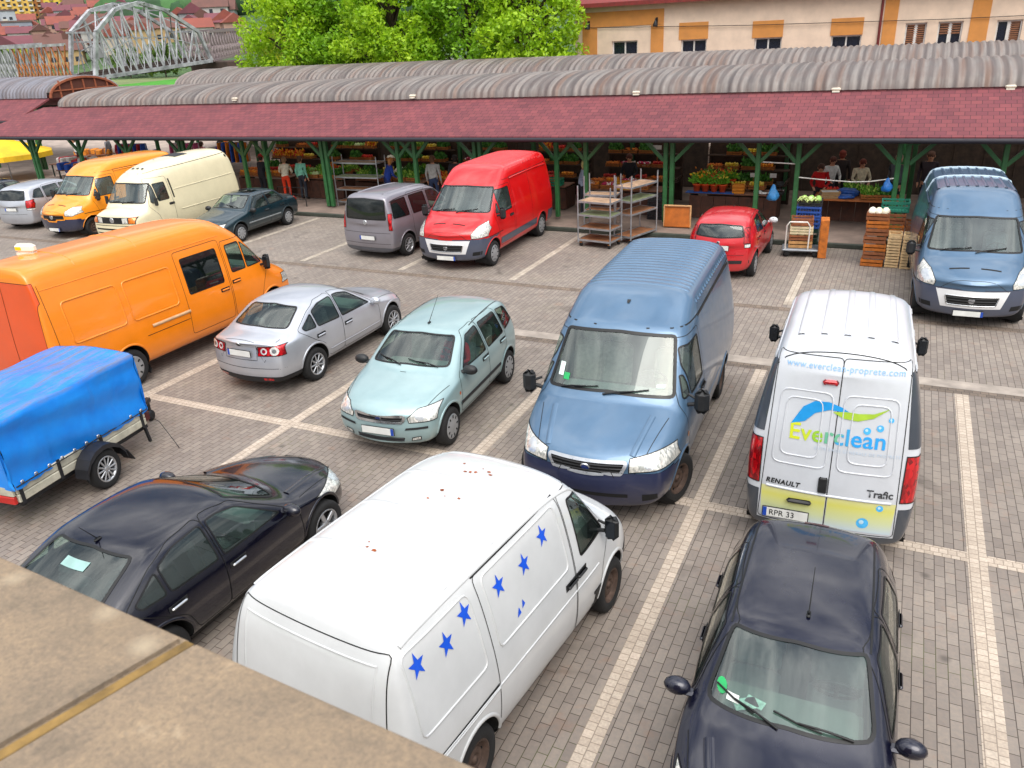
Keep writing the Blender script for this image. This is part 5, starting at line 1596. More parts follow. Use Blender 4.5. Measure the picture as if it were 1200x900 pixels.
def hall(label, x0, x1, ye, ze, yb, zb, half, rise, posts, tilt=0, cat='market hall', hip=2.4, end='plain', rows=(0, 5.6), cm=None):
    root = empty('market_hall', (0, 0, .08 if tilt else 0)); root.rotation_euler = (0, -tilt, 0); tag(root, label, cat, 'market halls with barrel roofs')
    yc = yb + half
    tm = tile_mat() if 'tile' not in _M else _M['tile']
    _M['tile'] = tm
    mb = MB()
    yk = 2 * yc - ye; ykb = 2 * yc - yb
    t = .09
    for (a, b_, c, d) in ((ye, yb, ze, zb), (yk, ykb, ze, zb)):
        P = [(x0 - hip, a, c), (x1, a, c), (x1, b_, d), (x0, b_, d)]
        Q = [(p[0], p[1], p[2] - t) for p in P]
        mb.add(P + Q, [(0, 1, 2, 3), (7, 6, 5, 4), (0, 4, 5, 1), (2, 6, 7, 3), (3, 7, 4, 0), (1, 5, 6, 2)] if a < yc else [(3, 2, 1, 0), (4, 5, 6, 7), (1, 5, 4, 0), (3, 7, 6, 2), (0, 4, 7, 3), (2, 6, 5, 1)])
    P = [(x0 - hip - .001, ye, ze), (x0 - .001, yb, zb), (x0 - .001, ykb, zb), (x0 - hip - .001, yk, ze)]
    Q = [(p[0], p[1], p[2] - t) for p in P]
    mb.add(P + Q, [(0, 1, 2, 3), (7, 6, 5, 4), (0, 4, 5, 1), (1, 5, 6, 2), (2, 6, 7, 3), (3, 7, 4, 0)])
    mb.build('tile_roof', tm, root)
    mb = MB(); barrel(mb, x0 + .05, x1, yc, zb + .02, half + .12, rise, round_end=1.6 if end == 'round' else 0)
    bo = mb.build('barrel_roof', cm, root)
    av = bo.data.attributes.new('valley_shade_dirt', 'FLOAT', 'POINT')
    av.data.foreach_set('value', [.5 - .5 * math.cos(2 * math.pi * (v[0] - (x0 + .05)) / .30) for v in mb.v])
    if end == 'truss':
        mb = MB()
        pts = [(x1 + .02, yc - half * math.cos(math.pi * j / 14) * .97, zb + rise * .96 * math.sin(math.pi * j / 14)) for j in range(15)]
        mb.add(pts, [tuple(range(14, -1, -1))])
        for k in range(1, 6):
            y = yc - half + 2 * half * k / 6; mb.box((x1 + .05, y, zb + rise * .4), (.05, .08, rise * .9), mi=1)
        for j in range(14): mb.bar(Vector(pts[j]) + Vector((.05, 0, 0)), Vector(pts[j + 1]) + Vector((.05, 0, 0)), .1, mi=1)
        mb.bar((x1 + .06, yc - half * .9, zb + rise * .35), (x1 + .06, yc + half * .9, zb + rise * .35), .06, mi=1)
        mb.build('end_truss', [mat('truss_backing', '#5a3327', .8), mat('truss_brown', '#96563a', .7)], root)
    mb = MB()
    for y in (ye + .02, yk - .02): mb.tube([(x0 - hip, y, ze - .1), (x1, y, ze - .1)], .075, 8)
    mb.build('gutter', mat('gutter_dark', '#23202a', .6), root)
    mb = MB()
    for y in (ye + .7, yk - .7): mb.box(((x0 - hip + x1) / 2 + .6, y, ze - .02), (x1 - x0 + hip - 1.4, .14, .2))
    for k in range(int((x1 - x0) / 3)):
        mb.box((x0 + 1 + k * 3, yc, ze + .02), (.12, 2 * (yc - ye) - 1.4, .16))
    mb.build('beam', DKGREEN(), root)
    mb = MB()
    for y in (yb + .02, ykb - .02): mb.box(((x0 + x1) / 2, y, zb - .06), (x1 - x0 - .2, .1, .1))
    mb.build('ridge_trim', mat('gutter_dark', '#23202a', .6), root)
    protos = {}
    for (x, y, dbl) in posts:
        key = dbl
        if key not in protos:
            mb = MB(); H = ze - .1
            for dx in ((-.1, .1) if dbl else (0,)): mb.bbox((dx, 0, H / 2 + .06), (.13, .15, H - .12), .015)
            pm = mb.mesh('post', GREEN())
            bs = []
            for s in (1, -1):
                mb = MB(); mb.bar((s * (.16 if dbl else .05), 0, H - .78), (s * (.86 if dbl else .72), 0, H - .08), .09, .1); bs.append(mb.mesh('brace', GREEN()))
            protos[key] = (pm, bs)
        pm, bs = protos[key]
        p = link('post', pm, root); p.location = (x, y, .1)
        for b_ in bs: link('brace', b_, p)
    return root


def halls():
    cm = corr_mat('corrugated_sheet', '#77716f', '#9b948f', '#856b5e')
    px = [(-32.4, 0), (-29.5, 0), (-26.3, 1), (-23.1, 0), (-22.0, 0), (-19.2, 1), (-16.0, 0), (-15.3, 0), (-12.84, 1), (-10.0, 0), (-9.0, 0), (-6.34, 1), (-3.74, 0), (-2.65, 0), (.01, 1), (2.36, 0), (4.6, 1), (-35.5, 1)]
    posts = [(x, 24.1, d) for x, d in px] + [(x + .5, 31.9, d) for x, d in px] + [(x + .3, 28.0, 0) for x, d in px[::2]]
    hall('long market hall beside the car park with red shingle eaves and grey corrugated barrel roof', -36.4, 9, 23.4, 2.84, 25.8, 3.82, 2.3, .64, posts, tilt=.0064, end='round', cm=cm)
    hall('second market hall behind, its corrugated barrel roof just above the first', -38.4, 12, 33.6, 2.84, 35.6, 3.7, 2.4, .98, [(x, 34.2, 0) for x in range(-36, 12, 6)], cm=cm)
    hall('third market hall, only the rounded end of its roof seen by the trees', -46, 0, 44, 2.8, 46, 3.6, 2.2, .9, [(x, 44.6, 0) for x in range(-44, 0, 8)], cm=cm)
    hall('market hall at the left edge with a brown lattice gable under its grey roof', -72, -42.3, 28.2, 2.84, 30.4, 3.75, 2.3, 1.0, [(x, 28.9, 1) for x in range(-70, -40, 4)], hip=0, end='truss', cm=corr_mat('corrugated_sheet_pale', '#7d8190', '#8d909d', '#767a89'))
    # two lamps on the roof edge
    for x in (-24.6, -16.2, -7.9, -2.0, 2.3):
        mb = MB(); mb.bbox((x, 25.72, 3.93), (.26, .15, .09), .03); mb.box((x, 25.69, 3.87), (.2, .09, .04), mi=1)
        tag(mb.build('floodlight', [mat('lamp_housing', '#cfc6b4', .5), mat('lamp_glass', '#e7e2d2', .3)]), 'small pale floodlight fixed along the lower edge of the barrel roof', 'lamp', 'floodlights along the barrel roof edge')


def building():
    Y = 45.0
    cream = mat('cream_render', '#e2cbb4', .9, var=.08, vs=1.5, bmp=.1); orange = mat('orange_render', '#cd8c4a', .9, var=.08, vs=2)
    root = empty('office_building', (0, Y, 0)); tag(root, 'cream rendered building with orange window panels behind the market halls', 'building')
    mb = MB()
    x0, x1, zt = -17.4, 14.0, 7.15
    holes = [(-15.26, -13.81, 4.2, 5.17), (-11.44, -10.09, 4.2, 5.1), (-7.66, -6.32, 4.1, 5.04), (-4.0, -2.62, 4.0, 5.0), (-.75, .16, 4.0, 5.4), (.63, 1.65, 4.0, 5.4), (3.0, 4.01, 4.0, 5.35), (5.2, 6.2, 4.0, 5.35)]
    # wall with real openings: columns between the windows plus spandrels
    xs = sorted({x0, x1} | {h[0] for h in holes} | {h[1] for h in holes})
    for a, b in zip(xs, xs[1:]):
        hh = [h for h in holes if abs(h[0] - a) < 1e-6]
        if hh:
            _, _, z0, z1 = hh[0]
            mb.box(((a + b) / 2, .15, z0 / 2), (b - a, .3, z0)); mb.box(((a + b) / 2, .15, (z1 + zt) / 2), (b - a, .3, zt - z1))
        else: mb.box(((a + b) / 2, .15, zt / 2), (b - a, .3, zt))
    mb.box((x0 + .15, 6.2, zt / 2), (.3, 11.8, zt)); mb.box((x1 - .15, 6.2, zt / 2), (.3, 11.8, zt)); mb.box(((x0 + x1) / 2, 12.2, zt / 2), (x1 - x0, .2, zt))
    mb.build('wall', cream, root)
    mb = MB()
    mb.add([(x0 - .6, -.5, zt - .1), (x1 + .6, -.5, zt - .1), (x1 + .6, 6.2, zt + 2.4), (x0 - .6, 6.2, zt + 2.4), (x0 - .6, 12.8, zt - .1), (x1 + .6, 12.8, zt - .1)], [(0, 1, 2, 3), (3, 2, 5, 4), (0, 3, 4), (1, 5, 2)])
    mb.box(((x0 + x1) / 2, -.5, zt - .16), (x1 - x0 + 1.2, .12, .2), mi=0)
    mb.build('roof', mat('dark_red_roof', '#7a2a26', .7, var=.2), root)
    fr = mat('window_white', '#d9d6d0', .5); gl = mat('dark_pane', '#141b2c', .1, var=.1); lv = mat('louvre_brown', '#8c5d3f', .6, var=.2)
    for i, (a, b, z0, z1) in enumerate(holes):
        mb = MB(); w = .07
        for xx in (a + w / 2, (a + b) / 2, b - w / 2): mb.box((xx, .16, (z0 + z1) / 2), (w if xx != (a + b) / 2 or i < 4 else .16, .08, z1 - z0))
        for zz in (z0 + w / 2, z1 - w / 2): mb.box(((a + b) / 2, .158, zz), (b - a - .02, .07, w))
        o = mb.build('window', fr, root)
        mb = MB(); mb.box(((a + b) / 2, .2, (z0 + z1) / 2), (b - a - .02, .02, z1 - z0 - .02)); mb.build('pane', gl, o)
        if i >= 4:
            mb = MB()
            for s in ((0, 1) if i == 4 else (1,) if i != 5 else ()):
                for k in range(14): mb.box((a + (b - a) * (.27 + .46 * s), .13, z0 + .1 + (z1 - z0 - .2) * k / 13), ((b - a) * .36, .03, .06))
            if i == 5:
                for s in (0, 1):
                    for k in range(5): mb.box((a + (b - a) * (.27 + .46 * s), .13, z1 - .1 - .1 * k), ((b - a) * .36, .03, .06))
            mb.build('louvre', lv, o)
    for (a, b, z0, z1) in [(-11.56, -10.03, 5.1, 5.92), (-7.79, -6.29, 5.04, 5.82), (-4.06, -2.59, 5.0, 5.76), (-1.74, -1.14, 0, 7.0), (1.92, 2.67, 0, 7.0)]:
        mb = MB(); mb.box(((a + b) / 2, -.015, (z0 + z1) / 2), (b - a, .03, z1 - z0)); mb.build('orange_panel', orange, root)
    mb = MB(); mb.box((-14.67, -.017, 6.28), (4.56, .035, .75)); mb.box((-16.53, -.0175, 2.94), (.85, .036, 5.9)); mb.box((-12.73, -.0175, 2.94), (.69, .036, 5.9)); mb.build('orange_surround', orange, root)
    mb = MB(); mb.tube([(-1.86, -.06, 0), (-1.86, -.06, 7.0)], .06, 8); mb.build('downpipe', mat('pipe_red', '#6e2320', .5), root)
    for x in (-16.55, -12.75):
        mb = MB(); mb.box((x, -.06, 6.05), (.08, .1, .4)); mb.tube([(x, -.1, 6.15), (x, -.32, 6.2), (x, -.36, 6.0)], .03, 6); mb.lathe([(.04, .12), (.14, -.1), (.12, -.16)], (x, -.36, 5.98), 'z', 10); mb.build('wall_lamp', BLACK(), root)
    mb = MB(); mb.tube([(-17, -.08, 5.92), (-8, -.1, 5.65), (1, -.1, 5.5), (8, -.08, 5.5)], .015, 5); mb.build('wall_cable', BLACK(), root)


# ---------------------------------------------------------------- trees
def leaf_mat(name, a, b_):
    m, nt, b = new_mat(name)
    oi = nt.nodes.new('ShaderNodeNewGeometry')
    f = noise(nt, objco(nt), .9, 4, .6)
    c = ramp(nt, f, [(.3, lin(a)), (.7, lin(b_))])
    rp = ramp(nt, oi.outputs['Random Per Island'], [(0, (.72, .78, .7, 1)), (1, (1.25, 1.2, 1.1, 1))])
    c = mix(nt, 1.0, c, rp, 'MULTIPLY')
    nt.links.new(c, b.inputs['Base Color']); b.inputs['Roughness'].default_value = .55
    tr = nt.nodes.new('ShaderNodeBsdfTranslucent'); nt.links.new(c, tr.inputs[0])
    ms = nt.nodes.new('ShaderNodeMixShader'); ms.inputs[0].default_value = .42
    out = nt.nodes['Material Output']
    nt.links.new(b.outputs[0], ms.inputs[1]); nt.links.new(tr.outputs[0], ms.inputs[2]); nt.links.new(ms.outputs[0], out.inputs[0])
    return m


def leaves(mb, c, r, n, s, rnd, flat=.85):
    for _ in range(n):
        while True:
            d = Vector((rnd.uniform(-1, 1), rnd.uniform(-1, 1), rnd.uniform(-1, 1)))
            if .15 < d.length < 1: break
        d = d * (d.length ** -.45)
        p = Vector(c) + Vector((d.x * r, d.y * r, d.z * r * flat))
        a = Vector((rnd.gauss(0, 1), rnd.gauss(0, 1), rnd.gauss(.6, 1))).normalized()
        t = a.orthogonal().normalized(); t = (Matrix.Rotation(rnd.uniform(0, 6.28), 3, a) @ t); u = a.cross(t)
        q = s * rnd.uniform(.6, 1.35)
        mb.add([p - t * q, p - t * q * .2 + u * q * .55, p + t * q, p - t * q * .1 - u * q * .5], [(0, 3, 2, 1)])


def tree(name, label, x, y, h, R_, lm, seed, n=90, per=70, ls=.17, z0=0, group='trees', trunk_h=.3):
    rnd = random.Random(seed)
    root = empty(name, (x, y, z0)); tag(root, label, 'tree', group)
    tk = MB(); cr = MB()
    bark = mat('bark', '#4a3b30', .9, var=.3, vs=8, bmp=.4)
    tk.tube([(0, 0, -.1), (.05, 0, h * .15), (-.03, .08, h * trunk_h), (.06, -.05, h * .6), (0, 0, h * .88)], [h * .03, h * .024, h * .02, h * .012, h * .004], 9)
    cl = []
    for k in range(n):
        a = rnd.uniform(0, 6.283); zz = rnd.uniform(trunk_h, 1.0)
        prof = math.sin(min(1, (zz - trunk_h * .7) / (1.02 - trunk_h * .7)) ** .8 * math.pi) ** .6
        rr = R_ * prof * rnd.uniform(.35, 1.05) ** .7
        p = Vector((rr * math.cos(a), rr * math.sin(a), h * zz))
        cl.append(p)
        leaves(cr, p, R_ * rnd.uniform(.16, .30), per, ls, rnd)
    for p in cl[::3]:
        b0 = Vector((0, 0, min(p.z * .75, h * .7))); m = (b0 + p) / 2 + Vector((rnd.uniform(-.2, .2), rnd.uniform(-.2, .2), .15))
        tk.tube([b0, m, p], [h * .009, h * .006, h * .002], 5, cap=False)
    tk.build('trunk', bark, root); cr.build('crown', lm, root)
    return root


def trees():
    lime = leaf_mat('lime_leaves', '#7dac16', '#b6d62c'); lime2 = leaf_mat('green_leaves', '#649a18', '#9cc82a')
    dk = leaf_mat('far_leaves', '#3e5a26', '#6d8a34'); yl = leaf_mat('yellow_leaves', '#8a9a22', '#b2b42c')
    for i, (x, y, h, r, lb, m) in enumerate([(-34.9, 42.4, 9.6, 3.0, 'bright green tree above the hall roofs, leftmost of the row', lime), (-31.2, 43.4, 10.2, 3.1, 'bright green tree with a dark forked trunk, second in the row behind the halls', lime2),
                                          (-27.4, 42.0, 9.4, 3.0, 'lime green tree in the middle of the row behind the halls', lime), (-23.0, 43, 9.8, 3.0, 'lime green tree with gaps showing branches, fourth in the row behind the halls', lime2), (-18.9, 42.2, 9.6, 2.9, 'bright green tree standing beside the cream building', lime)]):
        tree('leafy_tree', lb, x, y, h, r * 1.04, m, 30 + i, n=165, per=120, ls=.125, group='row of bright green trees')
    rnd = random.Random(5)
    far = [(-112, 132, 8, 5, yl, 'yellow green tree standing beyond the bridge arch'), (-119, 140, 9, 5, yl, 'yellow green bush tree right of the bridge arch'), (-97, 128, 5, 4, dk, 'dark green shrub tree near the bridge pier'), (-86, 112, 5, 4, dk, 'dark green shrub tree beside the right bridge span'),
           (-190, 128, 8, 5, dk, 'dark tree beyond the left bridge span'), (-205, 140, 8, 6, yl, 'yellowish tree at the left edge beyond the bridge'), (-176, 150, 7, 5, dk, 'round dark tree below the housing slope'), (-164, 150, 7, 5, dk, 'second round dark tree below the housing slope')]
    for i, (x, y, h, r, m, lb) in enumerate(far):
        tree('far_tree', lb, x, y, h, r, m, 60 + i, n=36, per=34, ls=.5, group='trees beyond the bridge', trunk_h=.15)


# ---------------------------------------------------------------- bridge
def bridge():
    wht = mat('bridge_grey_white', '#a3a4a8', .6, .1, .35, .8); rust = mat('bridge_rust', '#a86638', .8, var=.3, vs=.6); dkm = mat('bridge_deck', '#4e423c', .9, var=.25, vs=.5)
    root = empty('truss_bridge', (0, 0, 0)); tag(root, 'grey steel arched truss bridge with lattice side spans over the river', 'bridge')
    A, B = Vector((-105.6, 83.9, 2.7)), Vector((-106.3, 107.4, 4.0))
    off = Vector((-9.0, 3.0, .3))

    def P(t, z): return A.lerp(B, t) + Vector((0, 0, z))
    tops = [(.08, 5.9), (.3, 8.6), (.5, 9.3), (.7, 8.1), (.92, 4.6)]
    for o in (Vector((0, 0, 0)), off):
        mb = MB()
        T = [P(t, z) + Vector((-1.2 if i in (1, 2, 3) else 0, 0, 0)) + o for i, (t, z) in enumerate(tops)]
        Bt = [P(t, 0) + o for t, z in tops]
        mb.bar(P(0, 0) + o, T[0], .5); mb.bar(T[-1], P(1, 0) + o, .45)
        for a, b in zip(T, T[1:]): mb.bar(a, b, .5)
        mb.bar(P(0, 0) + o, P(1, 0) + o, .4, .5)
        n = 9
        def top_at(t):
            ts = [q[0] for q in tops]
            for i in range(len(ts) - 1):
                if ts[i] <= t <= ts[i + 1]: return T[i].lerp(T[i + 1], (t - ts[i]) / (ts[i + 1] - ts[i]))
            return T[0] if t < ts[0] else T[-1]
        for k in range(1, n):
            t = k / n; q = P(t, 0) + o; w = top_at(min(max(t, .08), .92))
            mb.bar(q, w, .26 if k % 2 == 0 else .16)
            t2 = (k + 1) / n if t < .5 else (k - 1) / n
            mb.bar(w, P(t2, 0) + o, .2)
            m = (q + w) / 2; mb.bar(m, P((k - .5) / n, 0) + o + Vector((0, 0, .1)), .1); mb.bar(m, P((k + .5) / n, 0) + o, .1)
            if k > 1: mb.bar(m, prev, .12)
            prev = m
        mb.build('arch_truss', wht, root)
    mb = MB()
    for t, z in tops:
        p = P(t, z) + Vector((-1.0, 0, 0)); mb.bar(p, p + off, .25)
    for (t, z), (t2, z2) in zip(tops, tops[1:]): mb.bar(P(t, z), P(t2, z2) + off, .16); mb.bar(P(t, z) + off, P(t2, z2), .16)
    mb.bar(P(.08, 4.6), P(.08, 4.6) + off, .2)
    mb.build('cross_bracing', wht, root)
    mb = MB(); c = (A + B) / 2 + off / 2
    mb.add([A + Vector((0, 0, .1)), B + Vector((0, 0, .1)), B + off, A + off], [(0, 1, 2, 3)])
    for k in range(20):
        p = P(k / 19, -.1); mb.bar(p, p + off, .3, .6)
    mb.bar(P(0, .5) + off * .3, P(1, .5) + off * .3, .2); mb.bar(P(0, .5) + off * .6, P(1, .5) + off * .6, .2)
    mb.build('deck', dkm, root)

    def lattice(a, b, hgt, n, name, m, m2=None):
        for o in (Vector((0, 0, 0)), off):
            mb = MB(); a_, b_ = Vector(a) + o, Vector(b) + o; up = Vector((0, 0, hgt))
            mb.bar(a_ + up, b_ + up, .35); mb.bar(a_, b_, .35)
            for k in range(n):
                p, q = a_.lerp(b_, k / n), a_.lerp(b_, (k + 1) / n)
                mi = 1 if m2 and k > n * .55 and o.length < 1 else 0
                mb.bar(p, q + up, .16, mi=mi); mb.bar(q, p + up, .16, mi=mi); mb.bar(p, p + up, .13, mi=0)
                r_ = (p + q) / 2; mb.bar(r_, q + up * .5, .1, mi=mi); mb.bar(r_, p + up * .5, .1, mi=mi)
            mb.build(name, [m, m2 or m], root)
        mb = MB(); mb.add([Vector(a), Vector(b), Vector(b) + off, Vector(a) + off], [(0, 1, 2, 3)]); mb.build('deck', dkm, root)
    lattice((-150, 91, 3.0), (-108.5, 82.5, 2.8), 4.5, 20, 'lattice_girder', wht, rust)
    lattice((-107, 108.5, 4.0), (-138, 158, 5.3), 4.4, 26, 'lattice_girder', mat('bridge_mauve', '#8e7f80', .7, var=.2))
    for (x, y, w, z, m) in [(-104.8, 110.5, 9, 3.9, mat('pier_stone', '#4a3a34', .9, var=.3, vs=.6)), (-106.5, 82.6, 7, 2.7, mat('pier_stone', '#4a3a34', .9, var=.3, vs=.6))]:
        mb = MB(); mb.bbox((x - 4, y + 1, z / 2 - 1), (13, 4, z + 2), .2, rz=-.3); mb.build('pier', m, root)


# ---------------------------------------------------------------- hillside and town
def terrain():
    def hz(x, y):
        d = math.hypot(x, y)
        a = math.degrees(math.atan2(-x, y))      # degrees left of +y
        base = max(0, (d - 210) / 600)
        ridge = interp([(20, 30), (36, 80), (42, 96), (46, 80), (49.5, 66), (52, 42), (55, 29), (66, 26), (80, 28)], a)
        return -1.2 + (ridge + 4) * min(1.05, base) ** 1.15 + 3.0 * math.sin(x * .021) * math.cos(y * .017) * min(1, base * 2)
    mb = MB(); P = []; na, nr = 70, 34
    for i in range(na + 1):
        a = math.radians(14 + 72 * i / na)
        for j in range(nr + 1):
            d = 165 + 900 * (j / nr) ** 1.25
            x, y = -d * math.sin(a), d * math.cos(a)
            P.append((x, y, hz(x, y) if j else -3))
    fs = [(i * (nr + 1) + j, i * (nr + 1) + j + 1, (i + 1) * (nr + 1) + j + 1, (i + 1) * (nr + 1) + j) for i in range(na) for j in range(nr)]
    mb.add(P, fs, 0, True)
    m, nt, b = new_mat('hillside')
    f = noise(nt, objco(nt), .045, 8, .7); f2 = noise(nt, objco(nt), .35, 4, .7)
    c = mix(nt, .5, ramp(nt, f, [(.35, lin('#2f4632')), (.55, lin('#465f38')), (.7, lin('#6b7a48'))]), ramp(nt, f2, [(.3, lin('#1f3626')), (.7, lin('#5d7f3a'))]))
    nt.links.new(c, b.inputs['Base Color']); b.inputs['Roughness'].default_value = .95; bump(nt, b, f2, 1.0, 2.0)
    tag(mb.build('hills', m), kind='structure')
    # forest canopy on the far hill reads as one mass
    rnd = random.Random(11); mb = MB()
    for k in range(3200):
        a = math.radians(rnd.uniform(26, 50)); d = rnd.uniform(350, 900)
        x, y = -d * math.sin(a), d * math.cos(a)
        r = rnd.uniform(4, 8); mb.ball((x, y, hz(x, y) + r * .4), (r, r, r * rnd.uniform(.8, 1.2)), 6, 4, rnd.choice((0, 0, 1)), .22)
    tag(mb.build('forest', [mat('forest_dark', '#2b4a2c', .95, var=.3, vs=.1), mat('forest_mid', '#41663a', .95, var=.3, vs=.1)]), 'dark green wood covering the far hillside', 'wood', kind='stuff')
    # grass bank by the river
    mb = MB()
    mb.add([(-75, 62, -.02), (-40, 62, -.02), (-55, 100, 1.6), (-98, 104, 2.2), (-104, 84, 1.6)], [(0, 1, 2, 3, 4)])
    tag(mb.build('grass_bank', mat('bank_grass', '#3f8a1f', .95, var=.25, vs=.6, bmp=.3)), kind='structure')
    # houses
    walls = [mat('house_wall_' + n, c, .9, var=.1, vs=.3) for n, c in (('cream', '#b9ab9a'), ('white', '#b5b2ae'), ('ochre', '#ad9268'), ('grey', '#939597'), ('pink', '#a98779'))]  # wall colours greyed to paint in the haze of distance
    wn = ['cream', 'white', 'ochre', 'grey', 'pink']
    roofs = [mat('house_roof_' + n, c, .85, var=.15, vs=.3) for n, c in (('red', '#87493e'), ('brown', '#66463f'), ('maroon', '#704149'))]  # roof colours muted too, haze put into the colour
    rn = ['red', 'brown', 'maroon']
    pane = mat('house_pane', '#2a303a', .3)
    mb = MB(); mb.box((0, 0, 0), (1.2, .06, 1.4)); hw = mb.mesh('window', pane)
    for k in range(150):
        a = math.radians(rnd.uniform(48, 60)); d = rnd.uniform(300, 640)
        if k < 40: a = math.radians(rnd.uniform(43, 52)); d = rnd.uniform(290, 400)
        x, y = -d * math.sin(a), d * math.cos(a)
        w, l, hh = rnd.uniform(6, 9), rnd.uniform(7, 12), rnd.uniform(4.0, 7); z = hz(x, y) - .5
        wi, ri = rnd.randrange(5), rnd.randrange(3)
        r = empty('hill_house', (x, y, z), a + rnd.choice((0, math.pi / 2)) + rnd.uniform(-.2, .2))
        tag(r, '%s walled house with %s roof on the hillside beyond the bridge' % (wn[wi], rn[ri]), 'house', 'houses on the hillside, %s with %s roofs' % (wn[wi], rn[ri]))
        mb = MB(); mb.box((0, 0, hh / 2), (l, w, hh)); mb.build('wall', walls[wi], r)
        mb = MB(); o = .5; rh = w * .38
        mb.add([(-l / 2 - o, -w / 2 - o, hh - .1), (l / 2 + o, -w / 2 - o, hh - .1), (l / 2 + o, w / 2 + o, hh - .1), (-l / 2 - o, w / 2 + o, hh - .1), (-l / 2 - o, 0, hh + rh), (l / 2 + o, 0, hh + rh)], [(0, 1, 5, 4), (2, 3, 4, 5), (0, 4, 3), (1, 2, 5), (3, 2, 1, 0)]); mb.build('roof', roofs[ri], r)
        for s in (1, -1):
            for i in range(3):
                for f in range(1 + int(hh > 6)): link('window', hw, r).location = (-l / 2 + l * (i + .5) / 3, s * (w / 2 + .02), 2.2 + 2.8 * f)
    def at(deg, d): return (-d * math.sin(math.radians(deg)), d * math.cos(math.radians(deg)))
    blocks = [(*at(54.9, 640), 24, 13, 22, '#d9b25a', 'tall ochre apartment block on the hill, leftmost of the towers'), (*at(54.1, 650), 20, 12, 24, '#c98f5a', 'orange brown apartment tower beside the ochre block'), (*at(52.7, 640), 13, 12, 24, '#dcc24e', 'yellow apartment tower with white bands on the hill'), (*at(53.4, 660), 16, 12, 25, '#b98a72', 'brown apartment tower nearest the bridge arch'),
              (*at(56.9, 560), 40, 14, 14, '#a8adb4', 'long grey apartment block low on the left hillside'), (*at(58.6, 620), 46, 14, 15, '#b9b6b2', 'pale grey apartment block at the left edge of the hillside'), (*at(55.8, 520), 30, 12, 10, '#8e93a0', 'blue grey apartment block below the towers')]
    for (x, y, l, w, hh, c, lb) in blocks:
        z = hz(x, y) - 1
        r = empty('apartment_block', (x, y, z), .95); tag(r, lb, 'apartment block')
        mb = MB(); mb.box((0, 0, hh / 2), (l, w, hh)); mb.build('wall', mat('block_' + c[1:], c, .9, var=.12, vs=.2), r)
        mb = MB(); mb.box((0, 0, hh + .4), (l + .6, w + .6, .8)); mb.build('roof', mat('block_roof', '#6b5a55', .9), r)
        mb = MB(); mb.box((0, 0, 0), (1.5, .08, 1.5)); wm = mb.mesh('window', pane)
        mb = MB(); mb.box((0, 0, 0), (2.4, 1.0, .9)); bmsh = mb.mesh('balcony', mat('block_balcony', '#cfc9be', .8))
        s = -1
        for f in range(int(hh / 2.9)):
            for i in range(int(l / 3)): link('window', wm, r).location = (-l / 2 + 3 * (i + .5), s * (w / 2 + .02), 1.6 + 2.9 * f)
            for i in range(int(l / 6)): link('balcony', bmsh, r).location = (-l / 2 + 6 * (i + .5) + 1.5, s * (w / 2 + .5), .9 + 2.9 * f)


def parapet():
    m, nt, b = new_mat('parapet_stone')
    co = objco(nt)
    f = noise(nt, co, 5, 9, .78, .3); f2 = noise(nt, co, 110, 6, .75); f3 = noise(nt, co, 2.2, 4, .6)
    c = ramp(nt, f, [(.28, lin('#6f675c')), (.45, lin('#8c7f70')), (.6, lin('#9c8c78')), (.78, lin('#bcae99'))])
    c = mix(nt, .45, c, ramp(nt, f2, [(.32, lin('#4a4038')), (.68, lin('#cfbfa6'))]), 'OVERLAY')
    c = mix(nt, ramp(nt, f3, [(.45, (0, 0, 0, 1)), (.7, (.5, .5, .5, 1))]), c, lin('#84745f'))
    vo = nt.nodes.new('ShaderNodeTexVoronoi'); vo.inputs['Scale'].default_value = 9; vo.inputs['Randomness'].default_value = 1; nt.links.new(co, vo.inputs['Vector'])
    gr = nt.nodes.new('ShaderNodeMath'); gr.operation = 'MULTIPLY'; nt.links.new(ramp(nt, vo.outputs['Distance'], [(.08, (.3, .3, .3, 1)), (.3, (0, 0, 0, 1))]), gr.inputs[0]); nt.links.new(ramp(nt, f3, [(.5, (0, 0, 0, 1)), (.56, (1, 1, 1, 1))]), gr.inputs[1])
    c = mix(nt, gr.outputs[0], c, lin('#d3c4a8'))
    nt.links.new(c, b.inputs['Base Color']); b.inputs['Roughness'].default_value = .9
    bump(nt, b, f2, .6, .006)
    root = empty('stone_parapet', (-.86, .616, 0), -.061); tag(root, 'weathered ochre stone coping of a parapet in the near left corner', 'parapet')
    mb = MB()
    a, b_ = -.035, .035
    jd = .5
    for poly in ([(-1.7, 0), (-.008, 0), (-.189, -.84), (-1.7, -.84)], [(.008, 0), (2.0, 0), (2.0, -.84), (-.173, -.84)]): mb.prism(poly[::-1], 4.91, 5.0)
    bm = bmesh.new(); me = mb.mesh('coping', m); bm.from_mesh(me)
    bmesh.ops.bevel(bm, geom=[e for e in bm.edges if all(v.co.z > 4.99 for v in e.verts)], offset=.008, segments=2, affect='EDGES')
    bm.to_mesh(me); bm.free(); link('coping', me, root)
    mb = MB(); mb.prism([(-.0085, -.004), (.0085, -.004), (-.1725, -.838), (-.1895, -.838)][::-1], 4.915, 4.996); mb.build('mortar_joint', mat('lichen_mortar', '#84693a', .9, var=.4, vs=14, bmp=.3), root)
    mb = MB(); mb.box((.15, -.42, 2.455), (3.5, .7, 4.91)); mb.build('parapet_wall', mat('parapet_wall_stone', '#7d6a50', .9, var=.25, vs=2, bmp=.3), root)
# ---------------------------------------------------------------- market goods
WOOD = lambda: mat('crate_wood', '#a5652f', .8, var=.3, vs=12, bmp=.2)
WOODD = lambda: mat('counter_wood_dark', '#4e2f22', .75, var=.3, vs=6)
_CR = {}


